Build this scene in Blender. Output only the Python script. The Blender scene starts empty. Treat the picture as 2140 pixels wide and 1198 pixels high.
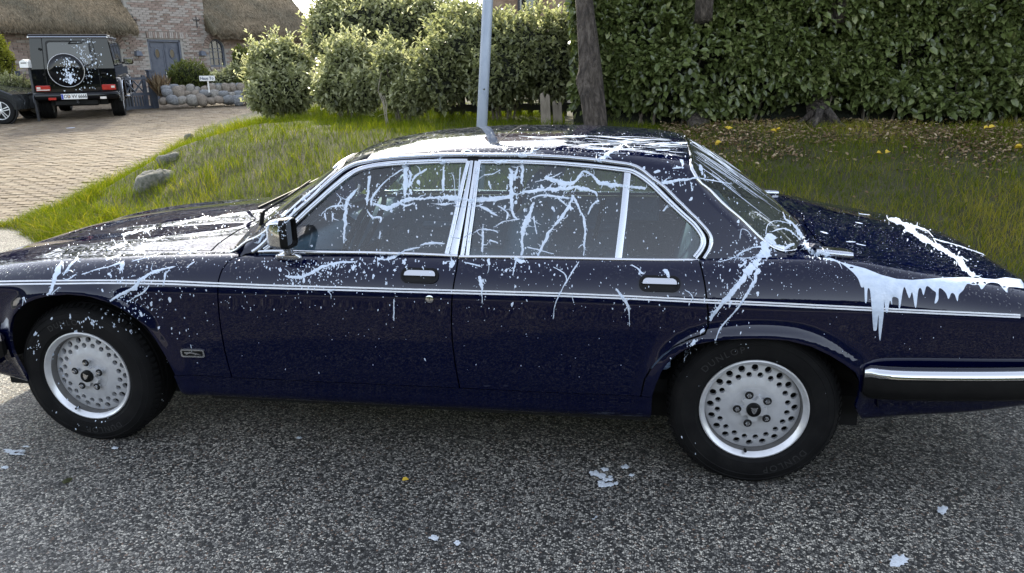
import bpy, bmesh, math, random
import numpy as np
from mathutils import Vector, Matrix
from mathutils.bvhtree import BVHTree
from mathutils.geometry import delaunay_2d_cdt
random.seed(7); rng = np.random.default_rng(7)
SC = bpy.context.scene
COL = SC.collection
PI = math.pi
# ------------------------------------------------------------------ camera
PW, PH = 2140.0, 1198.0
F = 1564.757
CAM = Vector((-0.5134, -2.7617, 1.5999))
YAW, PITCH, ROLL = 0.1535, 0.2828, -0.0164
def _basis():
    cy, sy, cp, sp = math.cos(YAW), math.sin(YAW), math.cos(PITCH), math.sin(PITCH)
    f = Vector((-sy*cp, cy*cp, -sp)); r = Vector((cy, sy, 0)); u = r.cross(f)
    c, s = math.cos(ROLL), math.sin(ROLL)
    return (r*c + u*s), (u*c - r*s), f
CR, CU, CF = _basis()
cd = bpy.data.cameras.new('camera'); cam = bpy.data.objects.new('camera', cd); COL.objects.link(cam)
cd.sensor_fit = 'HORIZONTAL'; cd.sensor_width = 36.0; cd.lens = 36.0*F/PW
cd.clip_start = 0.05; cd.clip_end = 2000
cam.matrix_world = Matrix(((CR.x, CU.x, -CF.x, CAM.x), (CR.y, CU.y, -CF.y, CAM.y), (CR.z, CU.z, -CF.z, CAM.z), (0, 0, 0, 1)))
SC.camera = cam
# ------------------------------------------------------------------ light
SUN_DIR = Vector((-0.44, 0.90, 0.0)).normalized()      # horizontal direction towards the sun
SUN_EL = math.radians(33)
w = bpy.data.worlds.new("World"); SC.world = w; w.use_nodes = True
nt = w.node_tree; nt.nodes.clear()
sky = nt.nodes.new('ShaderNodeTexSky'); sky.sky_type = 'NISHITA'; sky.sun_disc = False
sky.sun_elevation = SUN_EL; sky.sun_rotation = math.atan2(SUN_DIR.x, SUN_DIR.y)
sky.air_density = 1.0; sky.dust_density = 0.8; sky.ozone_density = 1.0; sky.altitude = 0
bg = nt.nodes.new('ShaderNodeBackground'); bg.inputs[1].default_value = 0.15
wo = nt.nodes.new('ShaderNodeOutputWorld')
hsv = nt.nodes.new('ShaderNodeHueSaturation'); hsv.inputs['Saturation'].default_value = 0.46; nt.links.new(sky.outputs[0], hsv.inputs['Color']); nt.links.new(hsv.outputs[0], bg.inputs[0]); nt.links.new(bg.outputs[0], wo.inputs[0])
sl = bpy.data.lights.new('sun', 'SUN'); sl.energy = 2.1; sl.angle = math.radians(2.0); sl.color = (1.0, 0.90, 0.70)
so = bpy.data.objects.new('sun', sl); COL.objects.link(so)
sdir = Vector((SUN_DIR.x*math.cos(SUN_EL), SUN_DIR.y*math.cos(SUN_EL), math.sin(SUN_EL)))
so.rotation_euler = (-sdir).to_track_quat('-Z', 'Y').to_euler(); so.location = (-20, 20, 20)
SC.view_settings.view_transform = 'Standard'; SC.view_settings.look = 'None'
SC.view_settings.exposure = 2.1; SC.view_settings.gamma = 1.0; SC.view_settings.use_curve_mapping = False
SC.cycles.max_bounces = 8; SC.cycles.transparent_max_bounces = 16; SC.cycles.caustics_reflective = False; SC.cycles.caustics_refractive = False
SC.cycles.use_denoising = True
# ------------------------------------------------------------------ pixel helpers (photo pixels 2140x1198 -> rays)
def ray(u, v):
    return (CR*((u-PW/2)/F) + CU*((PH/2-v)/F) + CF)
def at_depth(u, v, d): return CAM + ray(u, v)*d
def at_plane(u, v, axis, val):
    d = ray(u, v); t = (val-CAM[axis])/d[axis]; return CAM + d*t
def proj(p):
    q = Vector(p)-CAM; z = q.dot(CF); return (PW/2+F*q.dot(CR)/z, PH/2-F*q.dot(CU)/z)
# ------------------------------------------------------------------ object helpers
def tag(o, label=None, cat=None, group=None, kind=None):
    if label: o['label'] = label
    if cat: o['category'] = cat
    if group: o['group'] = group
    if kind: o['kind'] = kind
    return o
def empty(name, loc=(0, 0, 0), rz=0, label=None, cat=None, group=None):
    o = bpy.data.objects.new(name, None); COL.objects.link(o); o.location = loc; o.rotation_euler = (0, 0, rz)
    o.empty_display_size = 0.2
    return tag(o, label, cat, group)
def mk(name, me, mat, parent=None):
    o = bpy.data.objects.new(name, me); COL.objects.link(o)
    if mat is not None and not me.materials: me.materials.append(mat)
    if parent is not None:
        o.parent = parent
        if parent.name in WORLDP: o.matrix_parent_inverse = WORLDP[parent.name].inverted()
    return o
WORLDP = {}
def mesh(name, V, Fc, mat=None, parent=None, smooth=False, normals=None):
    me = bpy.data.meshes.new(name)
    me.from_pydata([tuple(v) for v in V], [], [tuple(f) for f in Fc]); me.update()
    if smooth or normals is not None: me.polygons.foreach_set('use_smooth', [True]*len(me.polygons))
    if normals is not None: me.normals_split_custom_set_from_vertices([tuple(n) for n in normals])
    return mk(name, me, mat, parent)
def npmesh(name, V, Q, mat=None, parent=None, smooth=False, n=4, attr=None):
    """big mesh from numpy: V (N,3), Q (M,n)"""
    me = bpy.data.meshes.new(name); V = np.ascontiguousarray(V, np.float32); Q = np.ascontiguousarray(Q, np.int32)
    me.vertices.add(len(V)); me.vertices.foreach_set('co', V.ravel())
    me.loops.add(Q.size); me.loops.foreach_set('vertex_index', Q.ravel())
    me.polygons.add(len(Q)); me.polygons.foreach_set('loop_start', np.arange(0, Q.size, n, dtype=np.int32))
    if smooth: me.polygons.foreach_set('use_smooth', np.ones(len(Q), bool))
    if attr is not None:
        a = me.attributes.new('tint', 'FLOAT', 'POINT'); a.data.foreach_set('value', np.ascontiguousarray(attr, np.float32))
    me.update(calc_edges=True); me.validate()
    return mk(name, me, mat, parent)
class MB:
    """collects simple solids, builds ONE mesh object"""
    def __init__(s): s.V = []; s.F = []
    def add(s, V, Fc):
        b = len(s.V); s.V += [Vector(v) for v in V]; s.F += [tuple(i+b for i in f) for f in Fc]; return s
    def box(s, c, d, rz=0.0, bev=0.0, M=None):
        x, y, z = d[0]/2, d[1]/2, d[2]/2
        if bev > 0:
            b = min(bev, x*.9, y*.9, z*.9); V = []
            for sx in (-1, 1):
                for sy in (-1, 1):
                    for sz in (-1, 1):
                        V += [(sx*x, sy*(y-b), sz*(z-b)), (sx*(x-b), sy*y, sz*(z-b)), (sx*(x-b), sy*(y-b), sz*z)]
            bm = bmesh.new(); vs = [bm.verts.new(v) for v in V]
            r = bmesh.ops.convex_hull(bm, input=vs); bmesh.ops.dissolve_limit(bm, angle_limit=0.01, verts=bm.verts, edges=bm.edges)
            bm.verts.index_update(); V = [v.co.copy() for v in bm.verts]; Fc = [[v.index for v in f.verts] for f in bm.faces]; bm.free()
        else:
            V = [Vector((sx*x, sy*y, sz*z)) for sx in (-1, 1) for sy in (-1, 1) for sz in (-1, 1)]
            Fc = [(0, 1, 3, 2), (4, 6, 7, 5), (0, 4, 5, 1), (2, 3, 7, 6), (0, 2, 6, 4), (1, 5, 7, 3)]
        T = Matrix.Translation(Vector(c)) @ (M if M is not None else Matrix.Rotation(rz, 4, 'Z'))
        return s.add([T @ Vector(v) for v in V], Fc)
    def hexa(s, P):
        """8 corners: bottom 4 ccw, top 4 ccw"""
        return s.add(P, [(3, 2, 1, 0), (4, 5, 6, 7), (0, 1, 5, 4), (1, 2, 6, 5), (2, 3, 7, 6), (3, 0, 4, 7)])
    def tube(s, pts, r, n=8, caps=True, flat=1.0, up=Vector((0, 0, 1))):
        pts = [Vector(p) for p in pts]; rs = r if hasattr(r, '__len__') else [r]*len(pts)
        V = []; Fc = []
        for i, p in enumerate(pts):
            t = (pts[min(i+1, len(pts)-1)]-pts[max(i-1, 0)]).normalized()
            a = t.cross(up)
            if a.length < 1e-3: a = t.cross(Vector((1, 0, 0)))
            a.normalize(); b = t.cross(a).normalized()
            for k in range(n):
                th = 2*PI*k/n; V.append(p + a*(rs[i]*math.cos(th)) + b*(rs[i]*flat*math.sin(th)))
        for i in range(len(pts)-1):
            for k in range(n):
                k2 = (k+1) % n; Fc.append((i*n+k, i*n+k2, (i+1)*n+k2, (i+1)*n+k))
        if caps:
            Fc.append(tuple(range(n-1, -1, -1))); Fc.append(tuple((len(pts)-1)*n+k for k in range(n)))
        return s.add(V, Fc)
    def lathe(s, prof, n=24, M=Matrix(), closed=False):
        """prof: (radius, h) along local Y axis"""
        V = []; Fc = []; m = len(prof)
        for k in range(n):
            a = 2*PI*k/n
            for r, h in prof: V.append(M @ Vector((r*math.cos(a), h, r*math.sin(a))))
        for k in range(n):
            k2 = (k+1) % n
            for j in range(m if closed else m-1):
                j2 = (j+1) % m
                Fc.append((k*m+j, k*m+j2, k2*m+j2, k2*m+j))
        return s.add(V, Fc)
    def prism(s, poly, axis_from, axis_to, fn):
        """poly list of 2D pts; fn(p, t) -> 3D"""
        n = len(poly); V = [fn(p, axis_from) for p in poly]+[fn(p, axis_to) for p in poly]
        Fc = [tuple(range(n-1, -1, -1)), tuple(range(n, 2*n))]+[(i, (i+1) % n, n+(i+1) % n, n+i) for i in range(n)]
        return s.add(V, Fc)
    def build(s, name, mat, parent=None, smooth=False, auto=None):
        me = bpy.data.meshes.new(name); me.from_pydata([tuple(v) for v in s.V], [], s.F); me.update()
        bm = bmesh.new(); bm.from_mesh(me); bmesh.ops.recalc_face_normals(bm, faces=bm.faces); 
        if auto is not None:
            for e in bm.edges:
                if len(e.link_faces) == 2 and e.calc_face_angle(0) > auto: e.smooth = False
            smooth = True
        bm.to_mesh(me); bm.free()
        if smooth: me.polygons.foreach_set('use_smooth', [True]*len(me.polygons))
        return mk(name, me, mat, parent)
AUTO = math.radians(35)
def copytree(o, parent=None):
    c = o.copy(); COL.objects.link(c)
    if parent is not None: c.parent = parent
    for ch in list(o.children): copytree(ch, c)
    return c
# ------------------------------------------------------------------ materials
def N(nt, typ, **kw):
    n = nt.nodes.new('ShaderNode'+typ)
    for k, v in kw.items():
        if k.startswith('i_'):
            key = k[2:]; key = int(key) if key.isdigit() else key.replace('_', ' ')
            n.inputs[key].default_value = v
        else: setattr(n, k, v)
    return n
def base_mat(name, col, rough=0.5, metal=0.0, coat=0.0, spec=0.5, trans=0.0, sheen=0.0):
    m = bpy.data.materials.new(name); m.use_nodes = True; nt = m.node_tree
    b = nt.nodes['Principled BSDF']; b.inputs['Base Color'].default_value = (*col, 1); b.inputs['Roughness'].default_value = rough
    b.inputs['Metallic'].default_value = metal; b.inputs['Coat Weight'].default_value = coat; b.inputs['Coat Roughness'].default_value = 0.03
    b.inputs['Specular IOR Level'].default_value = spec
    return m, nt, b
def ramp(nt, stops, interp='LINEAR'):
    r = nt.nodes.new('ShaderNodeValToRGB'); cr = r.color_ramp; cr.interpolation = interp
    while len(cr.elements) > 1: cr.elements.remove(cr.elements[-1])
    for i, (p, c) in enumerate(stops):
        e = cr.elements[0] if i == 0 else cr.elements.new(p)
        e.position = p; e.color = (*c, 1) if len(c) == 3 else c
    return r
def vary(m, nt, b, cols, scale=8.0, detail=5, coord='Object', bump=0.0, bscale=None, rough=None, stretch=(1, 1, 1), dist=0.02):
    tc = N(nt, 'TexCoord'); mp = N(nt, 'Mapping'); mp.inputs['Scale'].default_value = stretch
    nt.links.new(tc.outputs[coord], mp.inputs[0])
    no = N(nt, 'TexNoise', i_Scale=scale, i_Detail=detail, i_Roughness=0.6); nt.links.new(mp.outputs[0], no.inputs['Vector'])
    k = len(cols); r = ramp(nt, [(0.3+0.4*i/max(1, k-1), c) for i, c in enumerate(cols)])
    nt.links.new(no.outputs['Fac'], r.inputs[0]); nt.links.new(r.outputs[0], b.inputs['Base Color'])
    if bump:
        n2 = N(nt, 'TexNoise', i_Scale=bscale or scale*6, i_Detail=4); nt.links.new(mp.outputs[0], n2.inputs['Vector'])
        bp = N(nt, 'Bump', i_Strength=bump, i_Distance=dist); nt.links.new(n2.outputs['Fac'], bp.inputs['Height']); nt.links.new(bp.outputs[0], b.inputs['Normal'])
    if rough:
        rr = N(nt, 'MapRange'); rr.inputs[3].default_value, rr.inputs[4].default_value = rough
        nt.links.new(no.outputs['Fac'], rr.inputs[0]); nt.links.new(rr.outputs[0], b.inputs['Roughness'])
    return m
def simple(name, cols, rough=0.5, metal=0.0, coat=0.0, scale=8, bump=0.0, bscale=None, spec=0.5, stretch=(1, 1, 1), coord='Object', dist=0.02):
    m, nt, b = base_mat(name, cols[0], rough, metal, coat, spec)
    return vary(m, nt, b, cols, scale=scale, bump=bump, bscale=bscale, stretch=stretch, coord=coord, dist=dist)
MT = {}
def car_paint(name, base, streak, drops=0.75):
    m, nt, b = base_mat(name, base, 0.5, 0.0, 1.0, 0.0)
    b.inputs['Coat Roughness'].default_value = 0.02; b.inputs['Coat IOR'].default_value = 1.43
    tc = N(nt, 'TexCoord')
    # dried rain runs: noise stretched downwards, only on steep faces by its own stretch
    mp = N(nt, 'Mapping'); mp.inputs['Scale'].default_value = (55, 55, 2.2); nt.links.new(tc.outputs['Object'], mp.inputs[0])
    no = N(nt, 'TexNoise', i_Scale=1.0, i_Detail=4, i_Roughness=.65); nt.links.new(mp.outputs[0], no.inputs['Vector'])
    big = N(nt, 'TexNoise', i_Scale=2.2, i_Detail=3); nt.links.new(tc.outputs['Object'], big.inputs['Vector'])
    mu = N(nt, 'Math', operation='MULTIPLY'); r1 = ramp(nt, [(0.52, (0, 0, 0)), (0.78, (1, 1, 1))]); r2 = ramp(nt, [(0.4, (0, 0, 0)), (0.65, (1, 1, 1))])
    nt.links.new(no.outputs['Fac'], r1.inputs[0]); nt.links.new(big.outputs['Fac'], r2.inputs[0])
    nt.links.new(r1.outputs[0], mu.inputs[0]); nt.links.new(r2.outputs[0], mu.inputs[1])
    mx = N(nt, 'MixRGB'); mx.inputs[1].default_value = (*base, 1); mx.inputs[2].default_value = (*streak, 1); nt.links.new(mu.outputs[0], mx.inputs[0])
    # fine pale dust specks
    vo = N(nt, 'TexVoronoi', i_Scale=150.0); nt.links.new(tc.outputs['Object'], vo.inputs['Vector'])
    rs = ramp(nt, [(0.10, (1, 1, 1)), (0.17, (0, 0, 0))]); nt.links.new(vo.outputs['Distance'], rs.inputs[0])
    n4 = N(nt, 'TexNoise', i_Scale=40.0, i_Detail=2); nt.links.new(tc.outputs['Object'], n4.inputs['Vector'])
    r4 = ramp(nt, [(0.58, (0, 0, 0)), (0.66, (1, 1, 1))]); nt.links.new(n4.outputs['Fac'], r4.inputs[0])
    m4 = N(nt, 'Math', operation='MULTIPLY'); nt.links.new(rs.outputs[0], m4.inputs[0]); nt.links.new(r4.outputs[0], m4.inputs[1])
    mx2 = N(nt, 'MixRGB'); mx2.inputs[2].default_value = (0.02, 0.025, 0.04, 1); nt.links.new(m4.outputs[0], mx2.inputs[0]); nt.links.new(mx.outputs[0], mx2.inputs[1])
    nt.links.new(mx2.outputs[0], b.inputs['Base Color'])
    # rain drops standing on the paint
    vd = N(nt, 'TexVoronoi', i_Scale=75.0); vd.inputs['Randomness'].default_value = 1.0; nt.links.new(tc.outputs['Object'], vd.inputs['Vector'])
    rd = ramp(nt, [(0.0, (1, 1, 1)), (0.2, (.8, .8, .8)), (0.32, (0, 0, 0))]); nt.links.new(vd.outputs['Distance'], rd.inputs[0])
    geo = N(nt, 'NewGeometry'); sx = N(nt, 'SeparateXYZ'); nt.links.new(geo.outputs['Normal'], sx.inputs[0])
    up = N(nt, 'MapRange'); up.inputs[1].default_value = 0.45; up.inputs[2].default_value = 0.85; nt.links.new(sx.outputs[2], up.inputs[0])
    pn = N(nt, 'TexNoise', i_Scale=3.5, i_Detail=3); nt.links.new(tc.outputs['Object'], pn.inputs['Vector']); pr_ = ramp(nt, [(.42, (.15, .15, .15)), (.54, (1, 1, 1))]); nt.links.new(pn.outputs['Fac'], pr_.inputs[0])
    mp_ = N(nt, 'Math', operation='MULTIPLY'); nt.links.new(up.outputs[0], mp_.inputs[0]); nt.links.new(pr_.outputs[0], mp_.inputs[1])
    md = N(nt, 'Math', operation='MULTIPLY'); nt.links.new(rd.outputs[0], md.inputs[0]); nt.links.new(mp_.outputs[0], md.inputs[1])
    bp = N(nt, 'Bump', i_Strength=drops, i_Distance=0.005); nt.links.new(md.outputs[0], bp.inputs['Height'])
    nt.links.new(bp.outputs[0], b.inputs['Coat Normal'])
    return m
def chrome_mat(name, col=(0.82, 0.83, 0.85), rough=0.06):
    m, nt, b = base_mat(name, col, rough, 1.0)
    tc = N(nt, 'TexCoord'); no = N(nt, 'TexNoise', i_Scale=14.0, i_Detail=5); nt.links.new(tc.outputs['Object'], no.inputs['Vector'])
    rr = N(nt, 'MapRange'); rr.inputs[3].default_value = rough*.6; rr.inputs[4].default_value = rough*2.2
    nt.links.new(no.outputs['Fac'], rr.inputs[0]); nt.links.new(rr.outputs[0], b.inputs['Roughness'])
    return m
def glass_mat(name, tint, refl=1.0, drops=0.0, film=.05):
    m = bpy.data.materials.new(name); m.use_nodes = True; nt = m.node_tree; nt.nodes.clear()
    out = N(nt, 'OutputMaterial'); mix = N(nt, 'MixShader'); tr = N(nt, 'BsdfTransparent'); gl = N(nt, 'BsdfGlossy')
    tr.inputs[0].default_value = (*tint, 1); gl.inputs['Roughness'].default_value = 0.01; gl.inputs[0].default_value = (1, 1, 1, 1)
    fr = N(nt, 'Fresnel', i_IOR=1.5); mm = N(nt, 'Math', operation='MULTIPLY'); mm.inputs[1].default_value = 1.3*refl; mm.use_clamp = True
    nt.links.new(fr.outputs[0], mm.inputs[0]); nt.links.new(mm.outputs[0], mix.inputs[0])
    nt.links.new(tr.outputs[0], mix.inputs[1]); nt.links.new(gl.outputs[0], mix.inputs[2])
    # film of dust and dried drops on the glass
    tc = N(nt, 'TexCoord'); vo = N(nt, 'TexVoronoi', i_Scale=60.0); nt.links.new(tc.outputs['Object'], vo.inputs['Vector'])
    r = ramp(nt, [(0.12, (.35, .35, .35)), (0.2, (0, 0, 0))]); nt.links.new(vo.outputs['Distance'], r.inputs[0])
    no = N(nt, 'TexNoise', i_Scale=3.0, i_Detail=5); nt.links.new(tc.outputs['Object'], no.inputs['Vector'])
    mr = N(nt, 'MapRange'); mr.inputs[3].default_value = 0.0; mr.inputs[3].default_value = film*.4; mr.inputs[4].default_value = film; nt.links.new(no.outputs['Fac'], mr.inputs[0])
    ad = N(nt, 'Math', operation='MULTIPLY_ADD'); ad.inputs[1].default_value = drops; nt.links.new(r.outputs[0], ad.inputs[0]); nt.links.new(mr.outputs[0], ad.inputs[2])
    df = N(nt, 'BsdfDiffuse'); df.inputs[0].default_value = (.34, .36, .38, 1); mx2 = N(nt, 'MixShader')
    nt.links.new(ad.outputs[0], mx2.inputs[0]); nt.links.new(mix.outputs[0], mx2.inputs[1]); nt.links.new(df.outputs[0], mx2.inputs[2])
    nt.links.new(mx2.outputs[0], out.inputs[0])
    return m
def leaf_mat(name, dark, mid, light, rough=0.36, translucent=0.25, spec=0.5):
    m = bpy.data.materials.new(name); m.use_nodes = True; nt = m.node_tree; b = nt.nodes['Principled BSDF']; out = nt.nodes['Material Output']
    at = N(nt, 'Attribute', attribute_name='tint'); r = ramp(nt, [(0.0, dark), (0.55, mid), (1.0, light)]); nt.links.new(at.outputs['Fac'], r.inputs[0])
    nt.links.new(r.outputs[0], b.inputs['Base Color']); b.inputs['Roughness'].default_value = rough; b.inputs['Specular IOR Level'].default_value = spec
    tl = N(nt, 'BsdfTranslucent'); hs = N(nt, 'HueSaturation', i_Value=1.5, i_Saturation=1.15); nt.links.new(r.outputs[0], hs.inputs['Color']); nt.links.new(hs.outputs[0], tl.inputs[0])
    mx = N(nt, 'MixShader'); mx.inputs[0].default_value = translucent
    nt.links.new(b.outputs[0], mx.inputs[1]); nt.links.new(tl.outputs[0], mx.inputs[2]); nt.links.new(mx.outputs[0], out.inputs[0])
    return m
def asphalt_mat():
    m, nt, b = base_mat('asphalt', (.06, .06, .06), 0.75, 0, 0, 0.4)
    tc = N(nt, 'TexCoord'); vo = N(nt, 'TexVoronoi', i_Scale=118.0); nt.links.new(tc.outputs['Object'], vo.inputs['Vector'])
    # warp so that the chippings are not regular
    nw = N(nt, 'TexNoise', i_Scale=60.0, i_Detail=2); nt.links.new(tc.outputs['Object'], nw.inputs['Vector'])
    vm = N(nt, 'VectorMath', operation='MULTIPLY_ADD'); vm.inputs[1].default_value = (.010, .010, .010); nt.links.new(nw.outputs['Color'], vm.inputs[0]); nt.links.new(tc.outputs['Object'], vm.inputs[2])
    nt.links.new(vm.outputs[0], vo.inputs['Vector'])
    sep = N(nt, 'SeparateColor'); nt.links.new(vo.outputs['Color'], sep.inputs[0])
    stone = ramp(nt, [(0.0, (.016, .016, .0155)), (.30, (.042, .041, .039)), (.48, (.14, .137, .13)), (.70, (.27, .258, .233)), (.9, (.46, .438, .39)), (1.0, (.64, .605, .53))]); nt.links.new(sep.outputs[0], stone.inputs[0])
    warm = N(nt, 'MixRGB'); warm.inputs[2].default_value = (.26, .17, .12, 1); wr = ramp(nt, [(.93, (0, 0, 0)), (.97, (.6, .6, .6))]); nt.links.new(sep.outputs[1], wr.inputs[0]); nt.links.new(wr.outputs[0], warm.inputs[0]); nt.links.new(stone.outputs[0], warm.inputs[1])
    edge = N(nt, 'TexVoronoi', feature='DISTANCE_TO_EDGE', i_Scale=118.0); nt.links.new(vm.outputs[0], edge.inputs['Vector'])
    er = ramp(nt, [(0.03, (0, 0, 0)), (0.16, (1, 1, 1))]); nt.links.new(edge.outputs['Distance'], er.inputs[0])
    mx = N(nt, 'MixRGB'); mx.inputs[1].default_value = (.012, .012, .013, 1); nt.links.new(er.outputs[0], mx.inputs[0]); nt.links.new(warm.outputs[0], mx.inputs[2])
    big = N(nt, 'TexNoise', i_Scale=1.1, i_Detail=5, i_Roughness=.6); nt.links.new(tc.outputs['Object'], big.inputs['Vector'])
    br = ramp(nt, [(.32, (.68, .68, .68)), (.68, (1.2, 1.18, 1.12))]); nt.links.new(big.outputs['Fac'], br.inputs[0])
    mul = N(nt, 'MixRGB', blend_type='MULTIPLY'); mul.inputs[0].default_value = 1; nt.links.new(mx.outputs[0], mul.inputs[1]); nt.links.new(br.outputs[0], mul.inputs[2])
    nt.links.new(mul.outputs[0], b.inputs['Base Color'])
    hr = N(nt, 'Math', operation='MULTIPLY'); nt.links.new(er.outputs[0], hr.inputs[0]); nt.links.new(sep.outputs[2], hr.inputs[1])
    bp = N(nt, 'Bump', i_Strength=0.85, i_Distance=0.006); nt.links.new(hr.outputs[0], bp.inputs['Height']); nt.links.new(bp.outputs[0], b.inputs['Normal'])
    rr = N(nt, 'MapRange'); rr.inputs[3].default_value = .35; rr.inputs[4].default_value = .8; nt.links.new(sep.outputs[1], rr.inputs[0]); nt.links.new(rr.outputs[0], b.inputs['Roughness'])
    return m
NAVY = car_paint('navy_paint', (0.0004, 0.0016, 0.0165), (0.0016, 0.0042, 0.024))
CHROME = chrome_mat('chrome', (.60, .61, .63), .06)
BRUSHED = chrome_mat('worn_chrome', (.46, .48, .52), 0.16)
BLACK = simple('black_rubber', [(.005, .005, .0055), (.009, .009, .0095)], 0.5, spec=.3, scale=20, bump=.1, bscale=200)
GAPM = simple('dark_gap', [(.003, .003, .003), (.006, .006, .006)], 0.9, scale=5)
PLASTIC = simple('black_plastic', [(.003, .003, .0033), (.006, .006, .006)], 0.45, spec=.16, scale=30, bump=.06, bscale=300)
TYRE = simple('tyre_rubber', [(.003, .003, .0033), (.006, .006, .0063), (.010, .0097, .0094)], 0.75, spec=.18, scale=9, bump=.15, bscale=120, dist=.004)
ALLOY = simple('alloy', [(.52, .525, .535), (.56, .565, .575), (.59, .595, .60)], 0.34, metal=0.3, scale=30, bump=.03, bscale=160)
ALLOYL = simple('alloy_lip', [(.60, .605, .615), (.68, .685, .695), (.57, .57, .575)], 0.30, metal=0.5, scale=12)
WHITEP = simple('white_paint_splash', [(.46, .53, .64), (.54, .61, .71), (.60, .66, .75)], 0.42, scale=40, bump=.35, bscale=110, dist=.004)
STRIPE = simple('stripe_tape', [(.62, .64, .68), (.74, .75, .78)], 0.35, scale=30)
GLASS = glass_mat('car_glass', (.60, .70, .68), 1.0, 0.5)
GLASSF = glass_mat('screen_glass', (.66, .75, .72), 1.2, 0.6, .10)
CREAM = simple('cream_lining', [(.15, .14, .11), (.19, .178, .14)], 0.85, scale=20, bump=.1, bscale=300)
LEATHER = simple('blue_grey_leather', [(.13, .19, .30), (.17, .24, .36)], 0.5, scale=12, bump=.15, bscale=90)
# ================================================================== CAR BODY SURFACES
YC = 0.835                      # centre plane of the car; near side is y = YC - s
def smoothline(P, step):
    """Catmull-Rom through open points"""
    P = np.asarray(P, float); out = []
    for i in range(len(P)-1):
        p0, p1, p2, p3 = P[max(i-1, 0)], P[i], P[i+1], P[min(i+2, len(P)-1)]
        k = max(1, int(math.ceil(np.linalg.norm(p2-p1)/step)))
        for j in range(k):
            t = j/k; out.append(.5*((2*p1)+(-p0+p2)*t+(2*p0-5*p1+4*p2-p3)*t*t+(-p0+3*p1-3*p2+p3)*t**3))
    out.append(P[-1]); return np.array(out)
def pchip(xs, ys):
    xs = np.asarray(xs, float); ys = np.asarray(ys, float); h = np.diff(xs); d = np.diff(ys)/h; m = np.zeros_like(ys)
    m[0] = d[0]; m[-1] = d[-1]
    for i in range(1, len(xs)-1):
        if d[i-1]*d[i] > 0:
            w1 = 2*h[i]+h[i-1]; w2 = h[i]+2*h[i-1]; m[i] = (w1+w2)/(w1/d[i-1]+w2/d[i])
    def f(x):
        x = np.clip(np.asarray(x, float), xs[0], xs[-1]); i = np.clip(np.searchsorted(xs, x)-1, 0, len(h)-1)
        t = (x-xs[i])/h[i]; t2 = t*t; t3 = t2*t
        return (2*t3-3*t2+1)*ys[i]+(t3-2*t2+t)*h[i]*m[i]+(-2*t3+3*t2)*ys[i+1]+(t3-t2)*h[i]*m[i+1]
    return f
XS = [-3.78, -3.70, -3.55, -3.3, -3.0, -2.6, -2.1, -1.5, -.9, -.2, .1, .3, .55, .8, .95, 1.08, 1.15, 1.18]
def T(*v): return pchip(XS, v)
plan = T(.80, .845, .90, .955, .985, .997, 1, 1, 1, 1, .996, .985, .965, .94, .918, .89, .86, .84)
zcr = T(.62, .65, .69, .73, .739, .744, .748, .753, .754, .747, .742, .738, .732, .724, .715, .68, .60, .52)
z8 = T(.66, .70, .75, .79, .825, .85, .872, .888, .892, .897, .902, .898, .858, .815, .788, .73, .65, .56)
z9 = T(.665, .705, .758, .803, .836, .862, .884, .898, .902, .907, .913, .907, .866, .822, .795, .735, .655, .565)
z10 = T(.665, .71, .768, .815, .853, .885, .912, .912, .912, .912, .919, .914, .879, .837, .81, .745, .66, .57)
z11 = T(.665, .705, .764, .818, .862, .902, .935, .925, .922, .92, .926, .922, .893, .853, .825, .757, .667, .575)
z12 = T(.667, .708, .768, .830, .878, .920, .953, .935, .925, .925, .932, .929, .903, .865, .835, .765, .67, .58)
zs0 = T(.34, .32, .30, .27, .235, .235, .235, .235, .235, .24, .245, .26, .29, .31, .33, .345, .36, .37)
NS = [.80, .845, .862, .877, .8855, .886, .869, .838, .800, .735, .60, .33, 0.0]
LIPF = [at_plane(u, v, 1, -.055) for u, v in ((50, 790), (26, 736), (21, 694), (28, 662), (57, 634), (99, 621), (142, 617), (185, 621), (227, 634), (256, 648), (284, 668), (305, 685), (322, 712), (345, 748), (366, 793), (380, 822))]
LIPR = [at_plane(u, v, 1, -.055) for u, v in ((1362, 866), (1371, 813), (1384, 777), (1410, 746), (1457, 722), (1520, 712), (1583, 709), (1645, 713), (1693, 725), (1732, 743), (1763, 762), (1787, 778), (1798, 800), (1793, 830), (1780, 868))]
def polydist(x, z, L):
    P = smoothline(np.array([(p.x, p.z) for p in L]), .015); d = np.full(x.shape, 9.0)
    for a, b in zip(P[:-1], P[1:]):
        ab = b-a; t = np.clip(((x-a[0])*ab[0]+(z-a[1])*ab[1])/(ab@ab), 0, 1)
        d = np.minimum(d, np.hypot(x-a[0]-t*ab[0], z-a[1]-t*ab[1]))
    return d
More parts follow.
